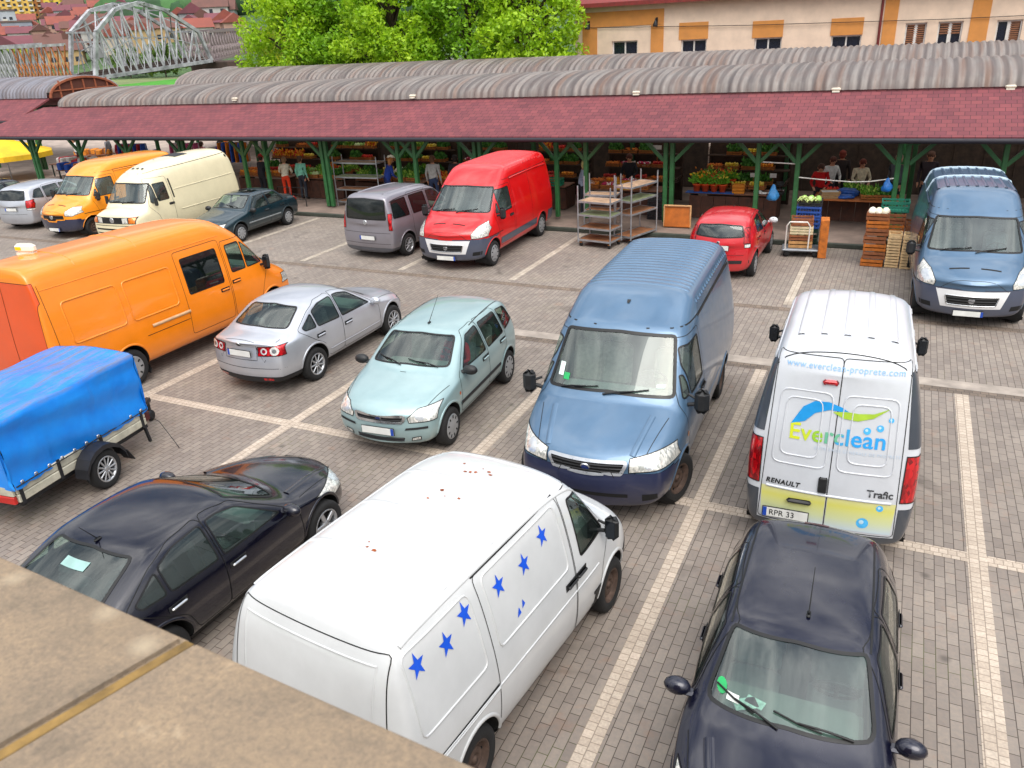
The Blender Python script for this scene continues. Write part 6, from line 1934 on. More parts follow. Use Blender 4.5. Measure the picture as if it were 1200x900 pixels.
def crate_mesh(kind, l=.5, w=.34, h=.2, m=None):
    key = (kind, l, w, h, m.name)
    if key in _CR: return _CR[key]
    mb = MB()
    if kind == 'slat':
        n = max(2, round(h / .085))
        for k in range(n):
            z = h * (k + .5) / n; hh = h / n * .72
            for s in (1, -1):
                mb.box((0, s * (w / 2 - .008), z), (l, .014, hh)); mb.box((s * (l / 2 - .008), 0, z), (.014, w - .034, hh))
        for s in (1, -1):
            for t in (1, -1): mb.box((s * (l / 2 - .03), t * (w / 2 - .03), h / 2), (.03, .03, h))
        for k in range(4): mb.box((0, -w / 2 + w * (k + .5) / 4, .012), (l - .04, w / 4 * .8, .012))
    else:
        mb.box((0, 0, .01), (l - .02, w - .02, .016))
        for s in (1, -1):
            for z in (h * .12, h * .5, h * .92):
                mb.box((0, s * (w / 2 - .01), z), (l, .02, h * .16)); mb.box((s * (l / 2 - .01), 0, z), (.02, w - .042, h * .16))
            for k in range(9):
                mb.box((-l / 2 + .03 + (l - .06) * k / 8, s * (w / 2 - .0105), h / 2), (.014, .015, h * .85))
            for k in range(6):
                mb.box((s * (l / 2 - .0105), -w / 2 + .04 + (w - .08) * k / 5, h / 2), (.015, .014, h * .85))
    _CR[key] = mb.mesh('crate', m)
    return _CR[key]


_PR = {}
PROD = {'orange': ('#e07a12', '#f09a22', 'b'), 'apple': ('#b51f16', '#d6402a', 'b'), 'tomato': ('#c81a12', '#e03a20', 'b'), 'lemon': ('#e0c02a', '#efd860', 'b'), 'carrot': ('#e06a14', '#f0913a', 'l'), 'potato': ('#a08050', '#c0a070', 'b'),
        'lettuce': ('#5f9a22', '#a6c850', 'f'), 'herbs': ('#2f6a1a', '#54902c', 'f'), 'cabbage': ('#8fb85a', '#c9dca0', 'c'), 'radish': ('#c02050', '#e8e0d8', 'b'), 'cauliflower': ('#e0d8c0', '#f0ead8', 'c'), 'flowers': ('#f0b020', '#d82a1a', 'f')}


def prod_mesh(kind, l=.46, w=.3, seed=0):
    key = (kind, l, w, seed)
    if key in _PR: return _PR[key]
    a, b_, form = PROD[kind]
    rnd = random.Random(seed * 7 + len(kind)); mb = MB()
    if form == 'b':
        r = .042 if kind not in ('radish', 'potato') else .032
        for lay in range(2):
            for i in range(int(l / (2 * r))):
                for j in range(int(w / (2 * r))):
                    mb.ball((-l / 2 + r + i * 2 * r + rnd.uniform(-.01, .01), -w / 2 + r + j * 2 * r + rnd.uniform(-.01, .01), lay * r * 1.3 + rnd.uniform(0, .02)), r, 7, 5, rnd.choice((0, 0, 1)))
    elif form == 'l':
        for k in range(60):
            x, y = rnd.uniform(-l / 2.4, l / 2.4), rnd.uniform(-w / 2.4, w / 2.4); a_ = rnd.uniform(0, 3.1)
            mb.tube([(x, y, rnd.uniform(0, .08)), (x + .1 * math.cos(a_), y + .1 * math.sin(a_), rnd.uniform(0, .08))], [.018, .006], 6, mi=rnd.choice((0, 1)))
    elif form == 'c':
        for i in range(3):
            for j in range(2): mb.ball((-l / 3 + i * l / 3, -w / 4 + j * w / 2, .05), (.085, .085, .075), 9, 6, rnd.choice((0, 1)), .12)
    else:
        for k in range(260):
            x, y = rnd.uniform(-l / 2, l / 2), rnd.uniform(-w / 2, w / 2); p = Vector((x, y, rnd.uniform(0, .13))); s = rnd.uniform(.03, .07)
            d = Vector((rnd.gauss(0, 1), rnd.gauss(0, 1), rnd.gauss(.5, .8))).normalized(); u = d.orthogonal().normalized()
            mb.add([p, p + d * s * .6 + u * s * .5, p + d * s * 1.3, p + d * s * .6 - u * s * .5], [(0, 1, 2, 3)], rnd.choice((0, 0, 1)))
    _PR[key] = mb.mesh('produce', [mat('prod_' + kind, a, .5, var=.15, vs=15), mat('prod2_' + kind, b_, .5, var=.15, vs=15)])
    return _PR[key]


def crate(loc, rz, label, kind='slat', m=None, size=(.5, .34, .2), prod=None, group='crates at the market stalls', cat='crate', seed=0, name=None):
    m = m or WOOD()
    r = empty(name or ('wooden_crate' if kind == 'slat' else 'plastic_crate'), loc, rz); tag(r, label, cat, group)
    link('crate_body', crate_mesh(kind, *size, m), r)
    if prod:
        p = link('produce', prod_mesh(prod, size[0] - .05, size[1] - .05, seed), r); p.location = (0, 0, size[2] - .05 if PROD[prod][2] != 'c' else size[2] - .07); p.scale = (1, 1, 1.7 if PROD[prod][2] == 'f' else 1.25)
    return r


def counter(x0, x1, y, d, h, label, m=None, top=None, z0=.14):
    r = empty('market_counter', ((x0 + x1) / 2, y, z0)); tag(r, label, 'market counter', 'counters of the market stalls')
    L = x1 - x0
    mb = MB()
    n = max(2, int(L / .35))
    for k in range(n): mb.box((-L / 2 + L * (k + .5) / n, -d / 2 + .02, h * .47), (L / n - .012, .025, h * .88))
    for s in (1, -1): mb.box((s * (L / 2 - .015), .03, h * .47), (.03, d - .09, h * .88))
    mb.build('front_board', m or WOODD(), r)
    mb = MB(); mb.bbox((0, 0, h), (L, d, .04), .008); mb.build('counter_top', top or mat('counter_top', '#7d5540', .6, var=.25, vs=5), r)
    for sx in (1, -1):
        for sy in (1, -1): mb = MB(); mb.box((sx * (L / 2 - .08), sy * (d / 2 - .1), h / 2 - .01), (.06, .06, h - .02)); mb.build('leg', DKGREEN(), r)
    return r


def shelf_unit(x, y, l, label, seed):
    """dark tiered shelf at the back of a stall"""
    r = empty('stall_shelf', (x, y, .14)); tag(r, label, 'shelf', 'tiered shelves at the back of the stalls')
    mb = MB()
    for k in range(3): mb.box((0, k * .32, .75 + k * .42), (l, .4, .03))
    for s in (1, -1): mb.box((s * (l / 2 - .03), .3, .85), (.06, .9, .06)); mb.box((s * (l / 2 - .03), .7, .9), (.06, .06, 1.8))
    mb.box((0, .78, 1.0), (l, .03, 2.0))
    mb.build('shelving', mat('shelf_dark', '#4a382c', .8, var=.3), r)
    return r


def pot(loc, label, fc, seed, h=.2, group='potted plants on the flower stall'):
    rnd = random.Random(seed)
    r = empty('potted_plant', loc); r.scale = (1.25, 1.25, 1.3) if group.startswith('row') else (1.1, 1.1, 1.2); tag(r, label, 'potted plant', group)
    mb = MB(); mb.lathe([(0, 0), (.07, 0), (.1, .17), (.11, .17), (.11, .2), (.09, .2), (.085, .16), (0, .16)], (0, 0, 0), 'z', 14); mb.build('pot', mat('pot_orange', '#e8541a', .6, var=.12), r)
    mb = MB()
    for k in range(150):
        p = Vector((rnd.gauss(0, .06), rnd.gauss(0, .06), .2 + abs(rnd.gauss(.05, .08)))); s = rnd.uniform(.04, .08)
        d = Vector((p.x * 8 + rnd.gauss(0, .5), p.y * 8 + rnd.gauss(0, .5), rnd.uniform(.2, 1))).normalized(); u = d.orthogonal().normalized()
        mb.add([p, p + d * s * .6 + u * s * .4, p + d * s * 1.3, p + d * s * .6 - u * s * .4], [(0, 1, 2, 3)], 0 if p.z < .33 or rnd.random() < .5 else 1)
    mb.build('foliage', [mat('pot_leaf', '#6aa82a', .6, var=.2, vs=9), mat('bloom_' + fc[1:], fc, .5, var=.1)], r)


def flower_trolley(x, y, rz, levels, label, L=1.3, W=.56, H=1.9, posts=4):
    r = empty('shelf_trolley', (x, y, 0), rz); tag(r, label, 'shelf trolley', 'metal shelf trolleys by the stalls')
    steel = mat('galvanised', '#a9adb2', .4, .7, .15); ply = mat('trolley_plywood', '#a08268', .8, var=.3, vs=5); ply2 = mat('trolley_plywood_worn', '#8f5f3c', .8, var=.3, vs=5)
    for sx in (1, -1):
        for sy in (1, -1):
            mb = MB(); mb.tube([(sx * L / 2, sy * W / 2, .12), (sx * L / 2, sy * W / 2, H)], .022, 8); mb.build('upright', steel, r)
            mb = MB(); mb.lathe([(0, -.018), (.055, -.018), (.06, 0), (.055, .018), (0, .018)], (sx * (L / 2 - .06), sy * (W / 2 - .06), .06), 'y', 12)
            mb.box((sx * (L / 2 - .06), sy * (W / 2 - .06), .115), (.06, .05, .03), mi=1)
            mb.build('castor', [RUBBER(), mat('castor_orange', '#b8702e', .6)], r)
    for i, z in enumerate(levels):
        mb = MB(); mb.bbox((0, 0, z), (L - .02, W - .02, .03), .006, mi=0)
        for s in (1, -1): mb.box((0, s * (W / 2 + .002), z), (L + .03, .02, .05), mi=1); mb.box((s * (L / 2 + .002), 0, z), (.02, W, .05), mi=1)
        mb.build('shelf', [ply if i >= len(levels) - 1 else (ply2 if i != 2 else mat('trolley_shelf_green', '#7d8763', .8, var=.3)), steel], r)
    return r


def bag(x, y, z, label, col, s=.4):
    r = empty('carrier_bag', (x, y, z)); tag(r, label, 'bag')
    rnd = random.Random(int(x * 10)); mb = MB()
    nu = 14; P = []; zs = [(-.02, .02), (-.16, .10), (-.32, .17), (-.5, .25), (-.68, .30), (-.84, .28), (-.93, .17)]
    for z, q in zs:
        for k in range(nu):
            a_ = 2 * math.pi * k / nu; w_ = q * (1 + .16 * math.sin(3 * a_ + z * 9) + rnd.uniform(-.08, .08))
            P.append((s * w_ * 1.15 * math.cos(a_), s * w_ * .7 * math.sin(a_), s * z))
    mb.add(P, [(i * nu + k, (i + 1) * nu + k, (i + 1) * nu + (k + 1) % nu, i * nu + (k + 1) % nu) for i in range(len(zs) - 1) for k in range(nu)] + [tuple(range((len(zs) - 1) * nu + nu - 1, (len(zs) - 1) * nu - 1, -1))], 0, True)
    mb.tube([(-s * .12, 0, -s * .18), (-s * .05, 0, -.02), (0, 0, 0), (s * .05, 0, -.02), (s * .12, 0, -s * .18)], .012, 5)
    mb.build('bag_body', mat('bag_' + col[1:], col, .35, var=.2, vs=12), r)


def market():
    # ---- counters: front row
    specs = [(-28.5, -25.6, 25.6, 'first'), (-24.9, -22.2, 25.9, 'a'), (-21.9, -19.6, 25.9, 'b'), (-19.0, -15.9, 25.9, 'c'), (-15.4, -13.3, 25.9, 'd'), (-12.4, -10.3, 26.0, 'e'), (-9.6, -6.9, 25.8, 'f'), (-6.0, -3.3, 25.8, 'g')]
    lbs = ['dark board counter at the far left end of the hall', 'dark counter heaped with fruit behind the cream van', 'dark counter of greens behind the dark green saloon', 'dark counter of herbs behind the long shelf trolley', 'dark counter of flowers behind the grey family van', 'dark counter behind the red van', 'dark brown counter behind the two bare shelf trolleys', 'dark brown counter carrying the row of orange flower pots']
    pools = [['apple', 'orange', 'herbs'], ['orange', 'tomato', 'apple', 'carrot', 'lemon'], ['herbs', 'lettuce', 'cabbage', 'tomato'], ['herbs', 'lettuce', 'herbs', 'lemon', 'cauliflower'], ['herbs', 'flowers', 'radish', 'lettuce'], ['orange', 'apple', 'carrot', 'tomato'], ['orange', 'carrot', 'apple', 'radish'], ['orange', 'lemon', 'apple', 'carrot']]
    where = ['at the left end of the hall', 'behind the cream van', 'behind the dark green saloon', 'behind the long shelf trolley', 'behind the grey family van', 'behind the red van', 'behind the bare shelf trolleys', 'beside the flower pots']
    rnd = random.Random(21)
    PN = {'orange': 'oranges', 'apple': 'red apples', 'tomato': 'tomatoes', 'lemon': 'lemons', 'carrot': 'carrots', 'potato': 'potatoes', 'lettuce': 'lettuce', 'herbs': 'dark green herbs', 'cabbage': 'cabbages', 'radish': 'radishes', 'cauliflower': 'cauliflowers', 'flowers': 'cut flowers'}
    shn = ['', 'second', 'third', 'fourth', 'fifth', 'sixth', 'seventh', 'eighth']
    for i, (x0, x1, y, _) in enumerate(specs):
        counter(x0, x1, y, .9, .78, lbs[i])
        n = int((x1 - x0) / .56)
        for k in range(n):
            for row in range(2):
                if i == 7 and row == 0: continue
                pr = rnd.choice(pools[i])
                crate((x0 + .3 + k * .56, y - .22 + row * .42, .94 + row * .06), rnd.uniform(-.06, .06), 'wooden crate of %s on the counter %s' % (PN[pr], where[i]), prod=pr, seed=k % 2, group='crates of %s %s' % (PN[pr], where[i]), size=(.5, .38, .14))
        xm = (x0 + x1) / 2
        if i:
            shelf_unit(xm, y + 1.55, x1 - x0, 'dark tiered shelf %s' % where[i], i)
            for t in range(3):
                for k in range(n):
                    if rnd.random() < .08: continue
                    pr = rnd.choice(pools[i] + ['herbs', 'flowers', 'herbs'])
                    crate((x0 + .3 + k * .56, y + 1.55 + t * .32, .14 + .77 + t * .42), rnd.uniform(-.05, .05), 'crate of %s on the tiered shelf %s' % (PN[pr], where[i]), prod=pr, seed=k % 2, group='crates of %s on the shelf %s' % (PN[pr], where[i]), size=(.5, .36, .12))
    # back wall boards further in
    for i, (a, b) in enumerate([(-24.5, -19.4), (-19.2, -13), (-12.8, -6.6), (-6.4, -.1), (.1, 7)]):
        mb = MB(); mb.box(((a + b) / 2, 30.6, 1.5), (b - a, .06, 2.7))
        for k in range(int((b - a) / .9)): mb.box((a + .5 + k * .9, 30.55, 1.5), (.05, .04, 2.7))
        tag(mb.build('stall_partition', mat('partition_dark', '#4a3d34', .85, var=.3)), 'dark board partition deep inside the hall, %s from the left' % ['first', 'second', 'third', 'fourth', 'fifth'][i], 'partition', 'partitions inside the hall')
    # ---- items that stand out
    yel = mat('plastic_yellow', '#d9a51c', .5, var=.1); grn = mat('plastic_green', '#1d6a55', .45, var=.12); blu = mat('plastic_blue', '#2b4f9a', .45, var=.12); dgr = mat('plastic_dark_green', '#17392f', .45, var=.12)
    crate((-8.15, 25.5, .95), .05, 'yellow plastic crate on the counter behind the bare shelf trolleys', 'plastic', yel, (.62, .38, .24), group=None)
    crate((-10.75, 25.7, .95), .02, 'green plastic crate on the counter right of the red van', 'plastic', mat('plastic_mint', '#1f8a6a', .45), (.55, .38, .24), group=None)
    blooms = ['#f0c020', '#f08a20', '#d83a1a', '#f0d84a']
    for k in range(4): pot((-5.8 + k * .27, 25.5, .94), ['yellow blooming plant in an orange pot at the left end of the pot row', 'orange blooming plant in an orange pot, second in the pot row', 'red blooming plant in an orange pot, third in the pot row', 'pale yellow blooming plant in an orange pot at the right end of the pot row'][k], blooms[k], 50 + k, group='row of potted plants')
    for k in range(6): pot((-5.8 + k * .2, 25.95 + .06 * (k % 2), .94 + .1), 'small flowering plant behind the row of orange pots', blooms[(k * 3 + 1) % 4], 60 + k, group='flowering plants behind the pot row')
    mb = MB(); mb.bbox((-5.35, 25.42, .955), (1.5, .34, .02), .005)
    tag(mb.build('blue_cloth', mat('cloth_blue', '#2a5fae', .8, var=.2)), 'blue cloth under the row of orange flower pots', 'cloth')
    crate((-4.5, 25.5, .95), .1, 'amber plastic box beside the orange flower pots', 'plastic', mat('plastic_amber', '#dd8a18', .45), (.36, .3, .26), group=None)
    for k, (x, y) in enumerate([(-3.75, 25.45), (-3.5, 25.5), (-3.95, 25.7)]):
        r = empty('paper_bundle', (x, y, .95), .3 * k); tag(r, 'white bundle of wrapping paper on the right end of the flower counter', 'paper', 'paper bundles on the flower counter')
        mb = MB(); mb.bbox((0, 0, .03), (.24, .17, .05), .02); mb.build('paper_sheets', mat('paper_white', '#dcdcd8', .8), r)
    for k, x in enumerate((-4.2, -3.6)):
        r = empty('price_card', (x, 26.25, 1.26)); tag(r, ['white price card on a stick, left of the pair above the fruit', 'white price card on a stick, right of the pair above the fruit'][k], 'price card', 'price cards')
        mb = MB(); mb.tube([(0, 0, -.3), (0, 0, .1)], .008, 6); mb.build('stick', WOOD(), r); mb = MB(); mb.box((0, -.012, .12), (.2, .008, .13)); mb.build('card', mat('paper_white', '#dcdcd8', .8), r)
    r = empty('price_card', (-7.7, 27.6, 1.9)); tag(r, 'tall white price card over the herbs behind the double post', 'price card', 'price cards')
    mb = MB(); mb.tube([(0, 0, -.6), (0, 0, .1)], .01, 6); mb.build('stick', WOOD(), r); mb = MB(); mb.box((0, -.014, .1), (.3, .008, .14)); mb.build('card', mat('paper_white', '#dcdcd8', .8), r)
    # scale
    r = empty('shop_scale', (-3.3, 25.55, .94)); tag(r, 'dark weighing scale at the right end of the flower counter', 'scale')
    mb = MB(); mb.bbox((0, 0, .06), (.3, .3, .1), .02); mb.bbox((0, 0, .14), (.32, .26, .02), .008, mi=1); mb.bbox((0, .14, .3), (.22, .05, .14), .015); mb.box((0, .15, .2), (.03, .03, .2)); mb.build('scale_body', [BLACK(), CHROME()], r)
    # brown board and black crates by the double post
    r = empty('brown_board', (-5.98, 23.86, .15), .05); tag(r, 'orange brown framed board leaning behind the double post', 'board')
    mb = MB(); q = Matrix.Rotation(-.14, 3, 'X'); mb.bbox((0, 0, .34), (.78, .04, .64), .015, rot=q); mb.build('panel', mat('board_orange', '#b8641e', .5, var=.2, vs=4), r)
    mb = MB(); mb.bbox((0, 0, .66), (.84, .07, .05), .015); mb.bbox((0, .0, .03), (.84, .07, .05), .015)
    for s in (1, -1): mb.box((s * .4, 0, .34), (.04, .06, .6))
    mb.build('frame', mat('board_frame', '#c99a6a', .6), r)
    for k in range(4): crate((-6.95, 24.95, .14 + .2 * k), .04 * k, ['black plastic crate at the bottom of the stack by the brown counter', 'black plastic crate second from the bottom by the brown counter', 'black plastic crate third from the bottom by the brown counter', 'black plastic crate on top of the stack by the brown counter'][k], 'plastic', mat('plastic_black', '#25262a', .5), (.5, .36, .19), group='stack of black crates')
    # ---- shelf trolleys
    flower_trolley(-7.72, 21.75, -.16, (.2, .55, .92, 1.3), 'metal shelf trolley with four plywood shelves, nearest the blue van', L=1.05, W=.7, H=1.75)
    flower_trolley(-6.95, 22.75, 1.25, (.2, .85, 1.22, 1.62), 'taller metal shelf trolley standing right behind the other by the post', L=1.3, W=.6, H=1.95)
    flower_trolley(-8.2, 23.35, .05, (.2, .7, 1.18), 'metal shelf trolley with three shelves behind the other two, partly hidden', L=1.0, W=.55, H=1.75)
    flower_trolley(-18.2, 24.75, .03, (.3, .75, 1.2, 1.72), 'long metal shelf trolley with blue capped uprights beside the green double post', L=1.9, W=.6, H=1.95)
    # ---- stall table with vegetables on the right
    r = empty('market_table', (-1.1, 25.5, .14)); tag(r, 'brown topped stall table of vegetables between the crate stacks', 'table')
    mb = MB(); mb.bbox((0, 0, .8), (2.3, 1.1, .05), .01); mb.build('table_top', mat('table_brown', '#a8602c', .6, var=.25, vs=4), r)
    for sx in (1, -1):
        for sy in (1, -1): mb = MB(); mb.box((sx * 1.05, sy * .45, .39), (.07, .07, .77)); mb.build('leg', DKGREEN(), r)
    mb = MB()
    for k in range(6): mb.box((-.95 + k * .38, .2, .4), (.37, .025, .7))
    mb.build('back_board', WOODD(), r)
    for (x, y, p, lb, kw) in [(-.75, 25.25, 'lettuce', 'wooden crate of bright lettuce in the middle of the vegetable table', {}), (-.35, 25.3, 'herbs', 'wooden crate of herbs at the right of the vegetable table', {}), (-.6, 25.7, 'cabbage', 'wooden crate of cabbages at the back of the vegetable table', {}), (-1.25, 25.75, 'lettuce', 'wooden crate of lettuce beside the blue sack', {}), (-1.75, 25.7, 'tomato', 'wooden crate of tomatoes at the left back of the vegetable table', {})]:
        crate((x, y, .97), .1, lb, prod=p, size=(.46, .34, .14), group='crates on the vegetable table')
    for k in range(3):
        r = empty('flat_box', (-1.85 + .02 * k, 25.2 + .01 * k, .97 + .065 * k), .15 + .05 * k); tag(r, ['flat cardboard box at the bottom of the pile on the table', 'flat cardboard box in the middle of the pile on the table', 'open white lined box on top of the pile on the table'][k], 'box', 'flat boxes on the vegetable table')
        mb = MB(); w, l, h = .42, .52, .06
        mb.box((0, 0, .008), (l, w, .012)); mb.box((0, w / 2, h / 2), (l, .012, h)); mb.box((0, -w / 2, h / 2), (l, .012, h)); mb.box((l / 2 - .006, 0, h / 2), (.012, w - .013, h)); mb.box((-l / 2 + .006, 0, h / 2), (.012, w - .013, h)); mb.box((0, 0, .03), (l - .06, w - .06, .02), mi=1)
        mb.build('box_body', [mat('cardboard', '#a5845c', .85, var=.15), mat('paper_white', '#dcdcd8', .8)], r)
    r = empty('blue_sack', (-1.35, 25.35, .97)); tag(r, 'crumpled blue sack lying on the vegetable table', 'sack')
    mb = MB(); random.seed(4); mb.ball((0, .15, .1), (.34, .2, .14), 14, 9, 0, .16); mb.ball((-.05, -.2, .05), (.25, .16, .07), 12, 7, 0, .2); mb.build('sack_body', mat('sack_blue', '#1f56a8', .45, var=.25, vs=12), r)
    # hanging line and bags
    r = empty('washing_line', (0, 0, 0)); tag(r, 'white cord tied between the green posts above the vegetable table', 'cord')
    mb = MB(); mb.tube([(-2.6, 24.05, 1.72), (-1.9, 24.04, 1.67), (-1.2, 24.03, 1.64), (-.75, 24.04, 1.66), (-.05, 24.05, 1.78)], .018, 6); mb.build('cord', mat('cord_white', '#d2cfc8', .7), r)
    bag(-.3, 24.0, 1.78, 'small blue bag hanging from the white cord near the post', '#1f6fc0', .4)
    bag(-3.3, 24.35, 1.45, 'light blue carrier bag hanging beside the scale', '#3f8fd0', .5)
    r = empty('curtain_rail', (0, 0, 0)); tag(r, 'pale rail between two posts above the fruit counter', 'rail')
    mb = MB(); mb.tube([(-3.7, 24.1, 2.12), (-2.7, 24.1, 2.08)], .02, 6); mb.build('rail', mat('cord_white', '#d2cfc8', .7), r)
    # ---- crates in front of the table
    w2 = mat('crate_wood_orange', '#b5651f', .75, var=.25, vs=10, bmp=.2); w3 = mat('crate_wood_brown', '#8a5230', .8, var=.25, vs=10, bmp=.2); wp = mat('crate_wood_pale', '#d9b98a', .75, var=.15, vs=10)
    nth = ['bottom', 'second from the bottom', 'third from the bottom', 'fourth from the bottom', 'fifth from the bottom', 'sixth from the bottom', 'top']
    for k in range(7): crate((-.36 + .012 * ((k * 5) % 3 - 1), 21.62 + .012 * k, .005 + .192 * k), .03 * ((k * 7) % 3 - 1), 'brown slatted crate, %s of the tall stack left of the pale boxes' % nth[k], m=(w2, w3, w2, w3, w3, w2, w3)[k], size=(.52, .42, .19), prod='cauliflower' if k == 6 else None, group='tall stack of brown crates')
    for k in range(6):
        for j in range(2):
            crate((.08 + j * .34, 21.62 - .06 * j, .005 + .145 * k), .02 * ((k + j) % 3 - 1), 'pale wooden box, %s of the %s pale column by the van' % (nth[k] if k < 5 else 'top', ('left', 'right')[j]), m=wp, size=(.31, .36, .142), group='two columns of pale boxes')
    for k in range(4): crate((-.05, 22.6 + .01 * k, .005 + .29 * k), .02 * (k % 2), 'large crate, %s of the stack under the green plastic crate' % ['bottom', 'second', 'third', 'fourth from the floor'][k], 'plastic' if k < 2 else 'slat', m=(dgr, dgr, w2, w3)[k], size=(.62, .46, .285), group='mixed stack behind the brown crates')
    crate((-.02, 22.66, 1.17), .03, 'green plastic crate on top of the mixed stack beside the post', 'plastic', mat('plastic_teal_green', '#23705c', .45), (.66, .44, .28), group=None)
    for k in range(4): crate((.52, 22.45, .005 + .25 * k), .05 * (k % 2), 'dark crate, %s of the stack hidden beside the blue grey van' % ['bottom', 'second', 'third', 'top'][k], 'slat', w3 if k > 1 else dgr, (.48, .4, .245), group='dark stack beside the van')
    # hand cart
    r = empty('platform_trolley', (-2.17, 22.15, 0), .12); tag(r, 'low platform trolley with a bent white handle loaded with crates', 'trolley')
    mb = MB(); mb.bbox((0, 0, .19), (.95, .62, .05), .015); mb.build('platform', mat('trolley_grey', '#8f959c', .45, .4), r)
    for sx in (1, -1):
        for sy in (1, -1): mb = MB(); mb.lathe([(0, -.03), (.075, -.03), (.085, 0), (.075, .03), (0, .03)], (sx * .36, sy * .24, .085), 'y', 14); mb.build('wheel', RUBBER(), r)
    mb = MB(); mb.tube([(-.40, -.26, .2), (-.40, -.3, .85), (-.33, -.31, .95), (.1, -.31, .95), (.17, -.3, .85), (.17, -.28, .2)], .02, 8); mb.build('handle', mat('handle_white', '#d7d3cc', .4), r)
    tw = mat('crate_wood_tan', '#b98a55', .8, var=.2, vs=9)
    for k, (z, m_, s) in enumerate([(.215, tw, (.6, .42, .2)), (.417, w3, (.6, .42, .16)), (.579, mat('crate_cream', '#d8c9a4', .7, var=.12), (.58, .4, .22)), (.8, w3, (.56, .4, .22))]):
        crate((-2.2, 22.2, z), .12, 'crate on the platform trolley, %s of its pile' % ['lowest', 'second', 'third, cream coloured', 'topmost, brown'][k], m=m_, size=s, group='crates on the platform trolley', prod='cabbage' if k == 1 else None)
    r = empty('wooden_pallet_board', (-1.72, 22.12, .005), .1); tag(r, 'orange brown crate standing on end against the platform trolley', 'crate')
    mb = MB(); mb.box((0, 0, .5), (.02, .5, .98)); mb.box((.1, .24, .5), (.2, .02, .98)); mb.box((.1, -.24, .5), (.2, .02, .98)); mb.box((.1, 0, .99), (.2, .46, .02)); mb.build('crate_body', w2, r)
    for k in range(2): crate((-2.12, 22.85, .6 + .3 * k), .03 * k, ['lower blue plastic crate behind the platform trolley', 'upper blue plastic crate behind the platform trolley, heaped with vegetables'][k], 'plastic', blu, (.62, .44, .29), group='blue plastic crates')
    crate((-2.12, 22.85, .005), 0, 'dark green crate under the blue plastic crates', 'plastic', dgr, (.6, .44, .585), group=None)
    crate((-2.1, 22.86, 1.2), .04, 'black crate of pale leaves on top of the blue plastic crates', 'plastic', mat('plastic_black', '#25262a', .5), (.6, .42, .16), prod='cabbage', group=None)
    mb = MB(); rr = random.Random(9)
    for k in range(26):
        a = rr.uniform(0, 6.28); p = Vector((-2.1 + rr.uniform(-.22, .22), 22.75 + rr.uniform(-.2, .1), 1.36)); q = p + Vector((.14 * math.cos(a), .14 * math.sin(a) - .05, rr.uniform(-.08, .1)))
        mb.tube([p, (p + q) / 2 + Vector((0, 0, .05)), q], [.016, .02, .006], 5)
    tag(mb.build('leek_bunch', mat('leek_pale', '#b9cc7a', .5, var=.2)), 'pale green bunch of leeks flopping over the blue crates', 'vegetables')
    # steps / blackboard in the left gap
    for k, x in enumerate((-20.6, -21.3)):
        r = empty('folding_barrier', (x, 24.0, .14)); tag(r, ['low dark metal barrier behind the green saloon, nearer the double post', 'low dark metal barrier behind the green saloon, nearer the cream van'][k], 'barrier', 'low barriers')
        mb = MB(); mb.tube([(-.3, 0, 0), (-.3, 0, .7), (.3, 0, .7), (.3, 0, 0)], .02, 6)
        for z in (.25, .45): mb.tube([(-.3, 0, z), (.3, 0, z)], .012, 6)
        mb.build('barrier_frame', mat('barrier_black', '#1c1d1f', .5), r)
    # ---- left plaza seen under the hall
    r = empty('market_parasol', (-42.6, 27.3, -.45)); tag(r, 'yellow market parasol at the left edge beyond the hall posts', 'parasol')
    mb = MB(); n = 10
    P = [(0, 0, 2.55)] + [(2.3 * math.cos(2 * math.pi * k / n), 2.3 * math.sin(2 * math.pi * k / n), 1.75) for k in range(n)] + [(2.32 * math.cos(2 * math.pi * k / n), 2.32 * math.sin(2 * math.pi * k / n), 1.5) for k in range(n)]
    mb.add(P, [(0, 1 + k, 1 + (k + 1) % n) for k in range(n)], 0); mb.add(P, [(1 + k, 11 + k, 11 + (k + 1) % n, 1 + (k + 1) % n) for k in range(n)], 0); mb.build('canopy', mat('parasol_yellow', '#e0b416', .7, var=.2, vs=1.2), r)
    mb = MB(); mb.tube([(0, 0, 0), (0, 0, 2.5)], .03, 8); mb.build('pole', mat('galvanised', '#a9adb2', .4, .7, .15), r)
    mb = MB()
    for k in range(n): mb.bar((0, 0, 2.45), (2.25 * math.cos(2 * math.pi * k / n), 2.25 * math.sin(2 * math.pi * k / n), 1.73), .025)
    mb.build('rib', mat('galvanised', '#a9adb2', .4, .7, .15), r)
    goods = [('#c02a30', 'red'), ('#2a58b8', 'blue'), ('#d8d4cc', 'white'), ('#d8862a', 'orange'), ('#7a3a9a', 'purple'), ('#8a5a3a', 'brown')]
    for k, (x, y) in enumerate([(-38.5, 28.0), (-36.0, 26.6), (-33.4, 26.4), (-40.5, 31), (-36.6, 30.6), (-30.6, 27.0)]):
        r = empty('stall_table', (x, y, 0), .1 * k); tag(r, 'plaza stall table piled with %s cloth and goods, beyond the left hall posts' % goods[k][1], 'stall table', 'stall tables on the plaza')
        mb = MB(); mb.box((0, 0, .75), (2.2, 1.0, .04)); mb.build('table_top', mat('counter_top', '#6d4630', .6, var=.25, vs=5), r)
        for sx in (1, -1):
            for sy in (1, -1): mb = MB(); mb.box((sx * 1.0, sy * .42, .365), (.05, .05, .73)); mb.build('leg', DKGREEN(), r)
        mb = MB(); rr = random.Random(k)
        for j in range(9): mb.bbox((-.9 + j * .22, rr.uniform(-.25, .25), .82 + rr.uniform(0, .1)), (.28, .55, .14 + rr.uniform(0, .3)), .04, rz=rr.uniform(-.3, .3), mi=j % 2)
